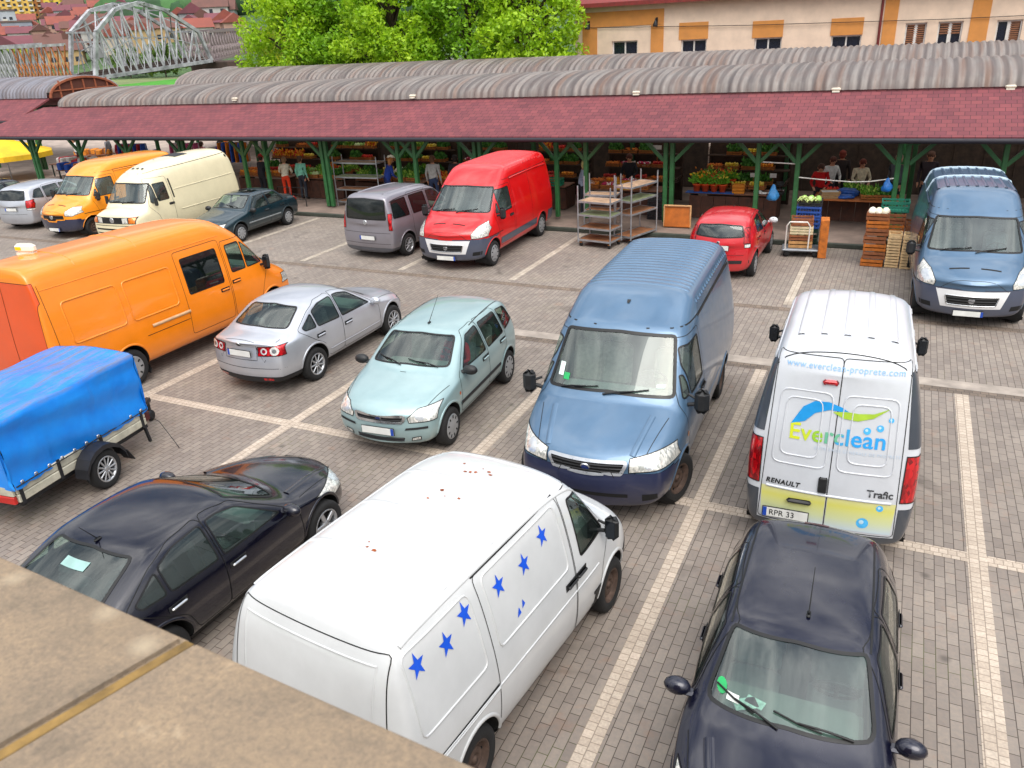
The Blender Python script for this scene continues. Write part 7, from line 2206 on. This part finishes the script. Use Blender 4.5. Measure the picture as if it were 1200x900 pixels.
        o = mb.build('goods', [mat('goods_' + goods[k][1], goods[k][0], .8, var=.2), mat('goods_' + goods[(k + 2) % 6][1], goods[(k + 2) % 6][0], .8, var=.2)], r)
    for k, x in enumerate((-34.6, -31.6, -29.0)):
        r = empty('clothes_rail', (x, 28.6 + .5 * k, 0), .2); tag(r, 'clothes rail hung with %s garments on the plaza beyond the left posts' % ['blue and red', 'pink and white', 'orange and blue'][k], 'clothes rail', 'clothes rails on the plaza')
        mb = MB(); mb.tube([(-.8, 0, 0), (-.8, 0, 1.7), (.8, 0, 1.7), (.8, 0, 0)], .02, 6); mb.build('rail_frame', mat('galvanised', '#a9adb2', .4, .7, .15), r)
        cs = [('#2a58b8', '#c02a30'), ('#d05a8a', '#d8d4cc'), ('#e07a1a', '#2a58b8')][k]
        for j in range(7):
            mb = MB(); mb.prism([(-.2, 0), (.2, 0), (.24, .3), (.26, .9), (-.26, .9), (-.24, .3)], -.03, .03, M=Matrix.Translation((-.65 + j * .22, 0, 1.68)) @ Matrix.Rotation(math.pi / 2 + .0, 4, 'Z') @ Matrix.Rotation(-math.pi / 2, 4, 'X')); mb.build('garment', mat('garment_' + cs[j % 2][1:], cs[j % 2], .8, var=.15), r)


# ---------------------------------------------------------------- trailer
def trailer(loc, rz, scale=(1, 1, 1)):
    r = empty('covered_trailer', loc, rz); r.scale = scale
    tag(r, 'car trailer under a bright blue tarpaulin with a pale side rail and one visible wheel', 'trailer')
    L, W = 2.62, 1.5
    zr = .50
    dark = mat('trailer_black', '#1c1d22', .5, var=.2); rail = mat('trailer_rail', '#c6c2b0', .5, .2, .2, 4)
    mb = MB()
    for s in (1, -1):
        mb.bbox((0, s * W / 2, zr + .13), (L, .05, .13), .012); mb.bbox((0, s * W / 2, zr), (L, .06, .12), .012)
    mb.build('side_rail', rail, r)
    mb = MB(); mb.bbox((0, 0, zr - .08), (L, W - .08, .06), .01)
    for s in (1, -1): mb.bar((-L / 2 + .1, s * (W / 2 - .1), zr - .14), (L / 2 + .1, s * (W / 2 - .1), zr - .14), .06)
    mb.bar((L / 2 - .3, -.45, zr - .14), (L / 2 + 1.0, 0, zr - .12), .07); mb.bar((L / 2 - .3, .45, zr - .14), (L / 2 + 1.0, 0, zr - .12), .07)
    for s in (1, -1):
        for x in (-L / 2 + .06, -.55, .3, L / 2 - .1): mb.box((x, s * (W / 2 + .035), zr + .07), (.05, .02, .3))
        mb.bar((L / 2 - .06, s * (W / 2 - .02), zr + .1), (L / 2 + .02, s * (W / 2 - .02), .12), .04)
    mb.build('chassis', dark, r)
    mb = MB()
    mb.bbox((-L / 2 - .03, 0, zr + .12), (.05, W, .14), .01, mi=1); mb.bbox((-L / 2 - .035, 0, zr - .01), (.06, W, .11), .01, mi=0)
    mb.build('rear_board', [mat('trailer_red', '#b3231c', .5), rail], r)
    mb = MB(); mb.bbox((L / 2 + .05, -W / 2 + .05, zr + .06), (.14, .16, .18), .03); mb.build('lamp_bracket', mat('dark_red_plastic', '#4a1416', .5), r)
    # tarpaulin with sag, hem and eyelets
    mb = MB(); P = []; nx, seg = 30, 44
    rr = random.Random(2)
    zt = zr + 1.13
    ph = [rr.uniform(0, 6.28) for _ in range(6)]

    def prof(t):  # t 0..1 around from right hem to left hem
        pts = [(-W / 2 - .04, zr + .15), (-W / 2 - .035, zt - .03), (-W / 2 + .0, zt), (0, zt + .04), (W / 2 - .0, zt), (W / 2 + .035, zt - .03), (W / 2 + .04, zr + .15)]
        l = [0]
        for a, b in zip(pts, pts[1:]): l.append(l[-1] + math.hypot(a[0] - b[0], a[1] - b[1]))
        d = t * l[-1]
        for i in range(len(pts) - 1):
            if d <= l[i + 1] + 1e-9:
                f = (d - l[i]) / (l[i + 1] - l[i]); return pts[i][0] + (pts[i + 1][0] - pts[i][0]) * f, pts[i][1] + (pts[i + 1][1] - pts[i][1]) * f
        return pts[-1]
    for i in range(nx + 1):
        u = i / nx; x = -L / 2 - .04 + (L + .08) * u
        bow = math.cos(u * 2 * math.pi * 1) * .5 + .5
        for j in range(seg + 1):
            y, z = prof(j / seg)
            k = .018 * math.sin(9 * u + ph[0] + 3 * z) + .012 * math.sin(23 * u + 5 * z + ph[1]) + .02 * math.sin(4 * z * 3 + 6 * u + ph[2])
            if z > zt - .12: z += -.008 * math.sin(u * math.pi * 2) ** 2 + .01 * math.sin(14 * u + 3 * y)
            else: y += (k if y > 0 else -k)
            if z < zr + .3: z += .016 * math.cos(u * 2 * math.pi * 10)
            P.append((x, y, z))
    m = seg + 1
    mb.add(P, [(i * m + j, i * m + j + 1, (i + 1) * m + j + 1, (i + 1) * m + j) for i in range(nx) for j in range(seg)], 0, True)
    for i0, sg in ((0, -1), (nx, 1)):
        ring = [P[i0 * m + j] for j in range(m)]
        rows = 10; Q = []
        for k in range(rows + 1):
            for j in range(m):
                p = ring[j]; t = k / rows
                Q.append((p[0] + sg * (.03 * math.sin(t * 3.1) * math.sin(j * .7) + .015), p[1], p[2] * (1 - t) + (zr + .15) * t if p[2] > zr + .2 else p[2]))
        mb.add(Q, [(k * m + j, (k + 1) * m + j, (k + 1) * m + j + 1, k * m + j + 1) if sg > 0 else (k * m + j, k * m + j + 1, (k + 1) * m + j + 1, (k + 1) * m + j) for k in range(rows) for j in range(m - 1)], 0, True)
    tm, nt, b = new_mat('tarpaulin_blue')
    co = objco(nt); f = noise(nt, co, 3, 5, .6); sp = nt.nodes.new('ShaderNodeSeparateXYZ'); nt.links.new(co, sp.inputs[0])
    c = ramp(nt, f, [(.3, lin('#0b74d2')), (.7, lin('#1386e2'))])
    # dirt lying in stripes on the flat top
    f3 = noise(nt, objco(nt, (.7, 6, 1)), 1.6, 5, .7, .3)
    mr = nt.nodes.new('ShaderNodeMapRange'); mr.inputs['From Min'].default_value = zt - .09; mr.inputs['From Max'].default_value = zt - .02; nt.links.new(sp.outputs[2], mr.inputs['Value'])
    mu = nt.nodes.new('ShaderNodeMath'); mu.operation = 'MULTIPLY'; nt.links.new(mr.outputs[0], mu.inputs[0]); nt.links.new(ramp(nt, f3, [(.44, (0, 0, 0, 1)), (.6, (.8, .8, .8, 1))]), mu.inputs[1])
    c = mix(nt, mu.outputs[0], c, lin('#70707c'))
    nt.links.new(c, b.inputs['Base Color']); b.inputs['Roughness'].default_value = .38
    f4 = noise(nt, objco(nt, (1.2, 1.2, .5)), 2.0, 2, .5, .8); bump(nt, b, f4, .45, .06)
    mb.build('tarpaulin', tm, r)
    for s in (1, -1):
        for k in range(11):
            mb = MB(); x = -L / 2 + .1 + (L - .2) * k / 10
            mb.lathe([(.012, -.004), (.03, -.004), (.032, .004), (.02, .008), (.012, .004)], (x, s * (W / 2 + .062), zr + .22), 'y', 12); mb.build('eyelet', CHROME(), r)
    for s in (1, -1):
        mb = MB(); mb.tube([(-L / 2 - .02, s * (W / 2 + .07), zr + .2), (L / 2 + .02, s * (W / 2 + .07), zr + .2)], .009, 5); mb.build('lashing_cord', BLACK(), r)
        mb = MB(); x0 = .05; P = []
        for k in range(9):
            a = math.pi * (k / 8); P += [(x0 + .42 * math.cos(a), s * (W / 2 + .06), .33 + .40 * math.sin(a) * .9), (x0 + .42 * math.cos(a), s * (W / 2 + .30), .33 + .40 * math.sin(a) * .9)]
        mb.add(P, [(2 * k, 2 * k + 1, 2 * k + 3, 2 * k + 2) for k in range(8)])
        mb.add([(p[0], p[1] + s * .001, p[2] - .07) if i % 2 else p for i, p in enumerate([(x0 + .42 * math.cos(math.pi * k / 8), s * (W / 2 + .30), .33 + .36 * math.sin(math.pi * k / 8)) for k in range(9) for _ in (0, 1)])], [(2 * k, 2 * k + 1, 2 * k + 3, 2 * k + 2) for k in range(8)])
        mb.bbox((x0 + .5, s * (W / 2 + .18), .3), (.02, .22, .24), .008, rot=Matrix.Rotation(-.5, 3, 'Y'))
        mb.build('mudguard', dark, r)
        add_wheel(r, x0, s * (W / 2 + .18), .30, .17, 'alloy12')
    mb = MB(); mb.tube([(L / 2 + .05, -W / 2 + .05, zr + .1), (L / 2 + .3, -W / 2, .35), (L / 2 + .25, -W / 2 - .25, .05), (L / 2 + .1, -W / 2 - .45, .02)], .006, 5); mb.build('cable', BLACK(), r)
    mb = MB(); mb.bar((L / 2 + .95, 0, zr - .1), (L / 2 + .95, 0, .12), .05); mb.lathe([(0, -.03), (.09, -.03), (.1, 0), (.09, .03), (0, .03)], (L / 2 + .95, .0, .1), 'y', 14); mb.build('jockey_wheel', dark, r)
    return r
# ---------------------------------------------------------------- people
def person(loc, rz, label, top, bottom, hair='#3a2a20', pose='stand', h=1.72, skin='#c99578', apron=None, hat=None):
    """one continuous skinned figure; material chosen by region; hair, apron and hat as children"""
    r = empty('person', loc, rz); tag(r, label, 'person', None)
    k = h / 1.72
    J = {'pel': (0, 0, .95), 'wst': (0, 0, 1.08), 'chs': (.01, 0, 1.28), 'nek': (0, 0, 1.46), 'hd0': (.02, 0, 1.53), 'hd1': (.035, 0, 1.62), 'hd2': (.02, 0, 1.70)}
    lean = {'stand': 0, 'bend': .3, 'work': .12}.get(pose, 0)
    for s, n in ((1, 'l'), (-1, 'r')):
        J.update({n + 'hip': (0, s * .1, .9), n + 'kne': (.03, s * .11, .5), n + 'ank': (-.01, s * .12, .09), n + 'toe': (.15, s * .13, .04), n + 'sho': (0, s * .185, 1.40)})
        if pose == 'stand': J.update({n + 'elb': (-.03, s * .25, 1.12), n + 'wri': (.06, s * .25, .88)})
        elif pose == 'sit':
            J.update({n + 'elb': (.1, s * .26, 1.15), n + 'wri': (.36, s * .16, 1.16)})
        else: J.update({n + 'elb': (.08, s * .27, 1.14), n + 'wri': (.3, s * .17, 1.08)})
    if pose == 'sit':
        for s, n in ((1, 'l'), (-1, 'r')): J.update({n + 'kne': (.42, s * .14, .95), n + 'ank': (.55, s * .14, .6), n + 'toe': (.68, s * .14, .58)})
    E_ = [('pel', 'wst'), ('wst', 'chs'), ('chs', 'nek'), ('nek', 'hd0'), ('hd0', 'hd1'), ('hd1', 'hd2')]
    RD = {'pel': .145, 'wst': .125, 'chs': .145, 'nek': .055, 'hd0': .07, 'hd1': .098, 'hd2': .07}
    for n in 'lr':
        E_ += [('pel', n + 'hip'), (n + 'hip', n + 'kne'), (n + 'kne', n + 'ank'), (n + 'ank', n + 'toe'), ('chs', n + 'sho'), (n + 'sho', n + 'elb'), (n + 'elb', n + 'wri')]
        RD.update({n + 'hip': .095, n + 'kne': .062, n + 'ank': .045, n + 'toe': .035, n + 'sho': .068, n + 'elb': .045, n + 'wri': .03})
        s = 1 if n == 'l' else -1
        w = Vector(J[n + 'wri']); d = (w - Vector(J[n + 'elb'])).normalized()
        side = Vector((0, 1, 0)) if abs(d.z) < .7 else Vector((1, 0, 0))
        palm = w + d * .07; J[n + 'plm'] = tuple(palm); RD[n + 'plm'] = .032; E_.append((n + 'wri', n + 'plm'))
        for q in range(4):
            o = side * (.027 - .018 * q)
            a = palm + d * .045 + o; b_ = a + d * (.035 - .004 * abs(q - 1)) + Vector((0, 0, -.012)); J['%sf%d' % (n, q)] = tuple(a); J['%sg%d' % (n, q)] = tuple(b_)
            RD['%sf%d' % (n, q)] = .0095; RD['%sg%d' % (n, q)] = .008
            E_ += [(n + 'plm', '%sf%d' % (n, q)), ('%sf%d' % (n, q), '%sg%d' % (n, q))]
        t = w + d * .045 + side * .045; J[n + 'th'] = tuple(t); RD[n + 'th'] = .010; E_.append((n + 'plm', n + 'th'))
    M = {}
    names = list(J)
    co = []
    for n in names:
        p = Vector(J[n])
        if lean and p.z > .95:
            q = p - Vector((0, 0, .95)); p = Vector((0, 0, .95)) + Matrix.Rotation(lean, 3, 'Y') @ q
        co.append(p * k)
    me = bpy.data.meshes.new('body'); me.from_pydata([tuple(c) for c in co], [(names.index(a), names.index(b)) for a, b in E_], [])
    ob = bpy.data.objects.new('tmp', me); COL.objects.link(ob)
    sk = ob.modifiers.new('k', 'SKIN'); sk.use_smooth_shade = True
    sub = ob.modifiers.new('s', 'SUBSURF'); sub.levels = sub.render_levels = 1
    if not me.skin_vertices: me.attributes.new('skin_vertices', 'FLOAT', 'POINT') if False else None
    lay = me.skin_vertices[0].data if me.skin_vertices else None
    if lay:
        for i, n in enumerate(names):
            rr = RD[n] * k; lay[i].radius = (rr, rr * (1.25 if n in ('chs', 'pel', 'wst') else 1)); lay[i].use_root = (n == 'pel')
    dg = bpy.context.evaluated_depsgraph_get()
    m2 = bpy.data.meshes.new_from_object(ob.evaluated_get(dg))
    bpy.data.objects.remove(ob); bpy.data.meshes.remove(me)
    m2.materials.clear()
    sm = mat('skin_' + skin[1:], skin, .55, var=.08); tm = mat('cloth_' + top[1:], top, .85, var=.18, vs=12); bm_ = mat('cloth_' + bottom[1:], bottom, .85, var=.18, vs=12); sh = mat('shoe_dark', '#26211e', .6)
    for m in (sm, tm, bm_, sh): m2.materials.append(m)
    head = co[names.index('nek')]; wr = [co[names.index(n + 'wri')] for n in 'lr']
    for p in m2.polygons:
        c = p.center; z = c.z / k
        hand = any((c - w).length < .15 * k and (c - co[names.index(n + 'elb')]).length > (w - co[names.index(n + 'elb')]).length * .98 for n, w in zip('lr', wr))
        if c.z > head.z - .005 and abs(c.y) < .13 * k: i = 0
        elif hand: i = 0
        elif pose != 'sit' and z < .1: i = 3
        elif (pose != 'sit' and z < .97 and not any((c - w).length < .3 * k and abs(c.y) > .2 * k for w in wr)) or (pose == 'sit' and (z < .93 or c.x > .16 and z < 1.06)): i = 2
        else: i = 1
        p.material_index = i; p.use_smooth = True
    m2.name = 'body'
    link('body', m2, r)
    hc = co[names.index('hd1')]
    hv = (co[names.index('hd2')] - co[names.index('hd0')]).normalized()
    # face
    fm = MB()
    for s in (1, -1):
        fm.ball(hc + Vector((.092, s * .034, .0)) * k, (.012 * k, .016 * k, .010 * k), 8, 5, 0)
        fm.ball(hc + Vector((.005, s * .098, -.01)) * k, (.022 * k, .012 * k, .034 * k), 8, 5, 1)
    fm.ball(hc + Vector((.105, 0, -.028)) * k, (.022 * k, .015 * k, .026 * k), 8, 5, 1)
    fm.ball(hc + Vector((.09, 0, -.068)) * k, (.012 * k, .026 * k, .008 * k), 8, 5, 2)
    fm.build('face', [mat('eye_dark', '#1d1512', .3), sm, mat('lips', '#a4584c', .5)], r)
    hb = MB(); hb.ball(hc + Vector((-.018, 0, .03)) * k, (.108 * k, .105 * k, .102 * k), 14, 9, 0, .03); hb.ball(hc + Vector((-.05, 0, -.04)) * k, (.07 * k, .09 * k, .09 * k), 12, 8, 0, .04); hb.build('hair', mat('hair_' + hair[1:], hair, .7, var=.2, vs=30), r)
    if hat:
        hm = MB(); hm.lathe([(.115 * k, .04 * k), (.112 * k, .10 * k), (.08 * k, .14 * k), (0, .15 * k)], hc, 'z', 16); hm.lathe([(.17 * k, .035 * k), (.11 * k, .045 * k)], hc, 'z', 16); hm.build('hat', mat('hat_' + hat[1:], hat, .8, var=.15), r)
    if apron:
        ab = MB(); P = []
        for z, w, x in ((1.36, .11, .15), (1.2, .16, .165), (1.0, .19, .165), (.75, .21, .16), (.45, .22, .15)):
            q = Vector((x, 0, z)); 
            if lean and z > .95: q = Vector((0, 0, .95)) + Matrix.Rotation(lean, 3, 'Y') @ (q - Vector((0, 0, .95)))
            for t in range(7):
                a = (t / 6 - .5) * 2.2; P.append(Vector((q.x - .09 * (1 - math.cos(a)), math.sin(a) * w, q.z)) * k)
        ab.add(P, [(i * 7 + j, i * 7 + j + 1, (i + 1) * 7 + j + 1, (i + 1) * 7 + j) for i in range(4) for j in range(6)], 0, True); ab.build('apron', mat('apron_' + apron[1:], apron, .8, var=.15), r)
    return r


def people():
    f = .14
    S = R(-90)   # facing the car park
    person((-17.2, 25.0, f), R(60), 'person in blue overalls bending over the counter behind the grey family van', '#1f3f9a', '#1c2f6a', '#c98a4a', 'bend')
    person((-15.25, 25.1, f), R(100), 'person in a pale grey hooded top and jeans browsing the herbs, seen from behind', '#b4b4b0', '#2a3a5a', '#6a4a30', 'stand', 1.8)
    person((-14.6, 25.6, f), R(120), 'person in a dark and grey jacket just right of the grey hooded shopper', '#3a3a40', '#24262c', '#2a2220', 'stand', 1.75)
    person((-9.55, 25.1, f), R(20), 'person with pale blond hair and a dark blue apron beside the green post', '#9aa4b8', '#20242e', '#e0d08a', 'work', 1.74, apron='#16203a')
    person((-8.35, 26.6, f), S, 'seller in dark clothes standing behind the herb counter between two posts', '#1d2026', '#1a1b1e', '#5a2a1a', 'work', 1.78)
    person((-2.2, 26.3, f), S, 'seller in a bright red top bending behind the vegetable table', '#c8141a', '#2a2a30', '#4a2a1c', 'bend', 1.68)
    person((-2.0, 27.0, f), R(-60), 'person in a white and teal patterned top behind the red topped seller', '#dfe2e0', '#3a3a44', '#5a2a1c', 'work', 1.74)
    person((-1.75, 27.8, f), R(90), 'person in dark clothes far back in the hall above the white cord', '#2a1f20', '#1c1a1c', '#7a2a1a', 'stand', 1.8)
    person((-1.12, 26.9, f), R(-70), 'person in a cream top standing behind the vegetable table under the cord', '#d8cdb0', '#3a2a2a', '#6a2a18', 'work', 1.7)
    person((-.1, 26.3, f + .1), R(-120), 'grey haired person in a grey shirt behind the double post by the van', '#5c6068', '#2a2a30', '#8a7a6a', 'stand', 1.82)
    person((.75, 27.5, f), S, 'person whose head shows above the crates left of the blue grey van', '#3a3036', '#2a2a30', '#6a4a3a', 'stand', 1.85)
    person((-23.3, 25.1, f), R(80), 'person in black with a red cap by the counter behind the cream van', '#20222c', '#1c1e26', '#3a2a20', 'work', 1.7, hat='#c8281c')
    person((-22.0, 25.0, f), R(110), 'shopper in a bright orange red skirt and pale top behind the dark green saloon', '#d8cfb8', '#d83a14', '#8a6a4a', 'work', 1.64)
    person((-21.35, 25.2, f), R(90), 'shopper in a mint green jacket beside the orange red skirt', '#7fc9b0', '#2a2f3a', '#5a4030', 'stand', 1.66)
    person((-34.6, 25.6, 0), R(40), 'person dressed in white standing among the left hall posts', '#dcdcd8', '#cfcfcb', '#4a3a30', 'stand', 1.72)
    for i, (x, y, t, b, lb) in enumerate([(-37.5, 30.2, '#b82a3a', '#2a2a3a', 'plaza shopper in a red top beyond the left posts'), (-36.0, 31.4, '#2a4ab0', '#2a2a30', 'plaza shopper in a blue coat beyond the left posts'), (-31.0, 29.6, '#d04a7a', '#30304a', 'plaza shopper in a pink top near the clothes rails'), (-30.2, 30.0, '#4a3a9a', '#22222a', 'plaza shopper in a violet top near the clothes rails'), (-33.6, 33.8, '#e0701a', '#3a3a40', 'plaza shopper in an orange jacket farther back'), (-39.6, 31.2, '#8a8a90', '#22222a', 'plaza shopper in a grey coat at the left edge'), (-41.2, 30.4, '#d8d8d4', '#2a3a6a', 'plaza shopper in a white shirt at the left edge')]):
        person((x, y, 0), R(40 * i), lb, t, b, '#4a3a30', 'stand', 1.7)
# ---------------------------------------------------------------- world, light, camera
def world_and_light():
    w = bpy.data.worlds.new('World'); SC.world = w; w.use_nodes = True
    nt = w.node_tree; bg = nt.nodes['Background']
    el, rot = R(56), R(SUN_AZ)
    sky = nt.nodes.new('ShaderNodeTexSky'); sky.sky_type = 'NISHITA'; sky.sun_disc = False; sky.sun_elevation = el; sky.sun_rotation = rot; sky.air_density = 1.2; sky.dust_density = 2.5
    tc = nt.nodes.new('ShaderNodeTexCoord')
    mp = nt.nodes.new('ShaderNodeMapping'); mp.inputs['Scale'].default_value = (1, 1, 2.2); nt.links.new(tc.outputs['Generated'], mp.inputs[0])
    f = noise(nt, mp.outputs[0], 2.3, 8, .62, .5)
    cl = ramp(nt, f, [(.36, (0, 0, 0, 1)), (.58, (1, 1, 1, 1))])
    f2 = noise(nt, mp.outputs[0], 4.5, 6, .6, .3)
    shade = ramp(nt, f2, [(.32, (5.5, 6.0, 6.9, 1)), (.68, (18, 17.7, 17.2, 1))])
    mx = mix(nt, cl, sky.outputs[0], shade)
    # overcast sky: the zenith is about three times as bright as the horizon
    sx = nt.nodes.new('ShaderNodeSeparateXYZ'); nt.links.new(tc.outputs['Generated'], sx.inputs[0])
    lum = ramp(nt, sx.outputs[2], [(0, (.42, .42, .43, 1)), (.25, (.6, .6, .61, 1)), (1, (1.5, 1.5, 1.5, 1))])
    mx = mix(nt, 1.0, mx, lum, 'MULTIPLY')
    # the cloud glows softly round the place of the sun
    d = Vector((math.sin(rot) * math.cos(el), math.cos(rot) * math.cos(el), math.sin(el)))
    dt = nt.nodes.new('ShaderNodeVectorMath'); dt.operation = 'DOT_PRODUCT'; nt.links.new(tc.outputs['Generated'], dt.inputs[0]); dt.inputs[1].default_value = d
    gl = ramp(nt, dt.outputs['Value'], [(.55, (0, 0, 0, 1)), (.78, (4, 4, 3.9, 1)), (.94, (15, 14.6, 14, 1))])
    mx = mix(nt, 1.0, mx, gl, 'ADD')
    nt.links.new(mx, bg.inputs[0]); bg.inputs[1].default_value = .105
    l = bpy.data.lights.new('sun', 'SUN'); l.energy = 1.3; l.angle = R(40); l.color = (1, .95, .87)
    o = bpy.data.objects.new('sun', l); COL.objects.link(o)
    # Nishita: rotation measured from +Y towards +X
    d = Vector((math.sin(rot) * math.cos(el), math.cos(rot) * math.cos(el), math.sin(el)))
    o.rotation_euler = d.to_track_quat('Z', 'Y').to_euler()


SUN_AZ = 140


def camera():
    f, yaw, pitch, roll = 928.4, R(-26.47), R(23.82), R(-2.87)
    cy, sy, cp, sp = math.cos(yaw), math.sin(yaw), math.cos(pitch), math.sin(pitch)
    fwd = Vector((sy * cp, cy * cp, -sp)); right = Vector((cy, -sy, 0)); up = right.cross(fwd)
    cr, sr = math.cos(roll), math.sin(roll)
    r2, u2 = right * cr + up * sr, up * cr - right * sr
    c = bpy.data.cameras.new('camera'); o = bpy.data.objects.new('camera', c); COL.objects.link(o)
    M = Matrix((r2, u2, -fwd)).transposed().to_4x4(); M.translation = (0, 0, 5.8)
    o.matrix_world = M
    c.sensor_width = 36; c.lens = f * 36 / 1200; c.clip_start = .05; c.clip_end = 4000
    c.dof.use_dof = True; c.dof.focus_distance = 12; c.dof.aperture_fstop = 8
    SC.camera = o
    vs = SC.view_settings; vs.view_transform = 'Standard'; vs.look = 'None'; vs.exposure = .3; vs.gamma = 1


# ---------------------------------------------------------------- parked vehicles: x, y, heading, scale
PLACE = [
    (spec_fusion, -6.71, 10.51, -85.3, (.986, 1.03, .996)),
    (spec_jetta, -10.27, 11.94, 90.0, (1.005, 1.0, 1.008)),
    (spec_black, -6.82, 5.16, 89.3, (.975, 1.033, .934)),
    (spec_t4, -3.295, 5.46, 83.8, (.884, 1.06, 1.045)),
    (spec_ducato_blue, -3.20, 10.71, -86.9, (1.077, 1.061, 1.036)),
    (spec_trafic, -.36, 10.74, 92.2, (1.03, .955, 1.05)),
    (spec_navy, -.24, 5.53, -88.5, (.951, .93, .921)),
    (spec_punto, -3.77, 21.05, 89.5, (.961, .972, 1.018)),
    (spec_combo, -13.52, 20.70, 86.4, (1.013, 1.021, 1.023)),
    (lambda: spec_x250(True), -10.85, 20.65, -88.1, (1.013, 1.054, .999)),
    (lambda: dict(spec_x250(False), extra=spec_x250(False)['extra'] + [strap]), 1.49, 19.83, -88.1, (1.031, 1.001, .961)),
    (spec_movano, -26.21, 20.20, -88.0, (.962, .972, .957)),
    (spec_benz, -22.79, 19.87, -85.9, (1.013, .988, 1.024)),
    (spec_green, -20.0, 20.44, -86.6, (1.0, .987, .985)),
    (spec_orange, -13.48, 11.04, 89.7, (.997, .996, 1.056)),
    (spec_verso, -29.56, 20.3, 100.8, (.955, .957, .977)),
    (spec_edge, -33.0, 20.6, 92, (1, 1, 1)),
]

ground_all(); halls(); building(); trees(); bridge(); terrain(); parapet(); market(); people()
for fn, x, y, rz, sc in PLACE:
    vehicle(fn(), (x, y, 0), R(rz), sc)
fx, fy, fr = PLACE[0][1], PLACE[0][2], R(PLACE[0][3])
lx, ly = -.22, .37
person((fx + math.cos(fr) * lx - math.sin(fr) * ly, fy + math.sin(fr) * lx + math.cos(fr) * ly, -.235), fr, 'driver in a red top sitting at the wheel of the pale teal hatchback', '#b8202c', '#3a3a40', '#8a5a34', 'sit', 1.62)
trailer((-10.82, 6.26, 0), R(97.5), (.905, 1, 1))
world_and_light(); camera()
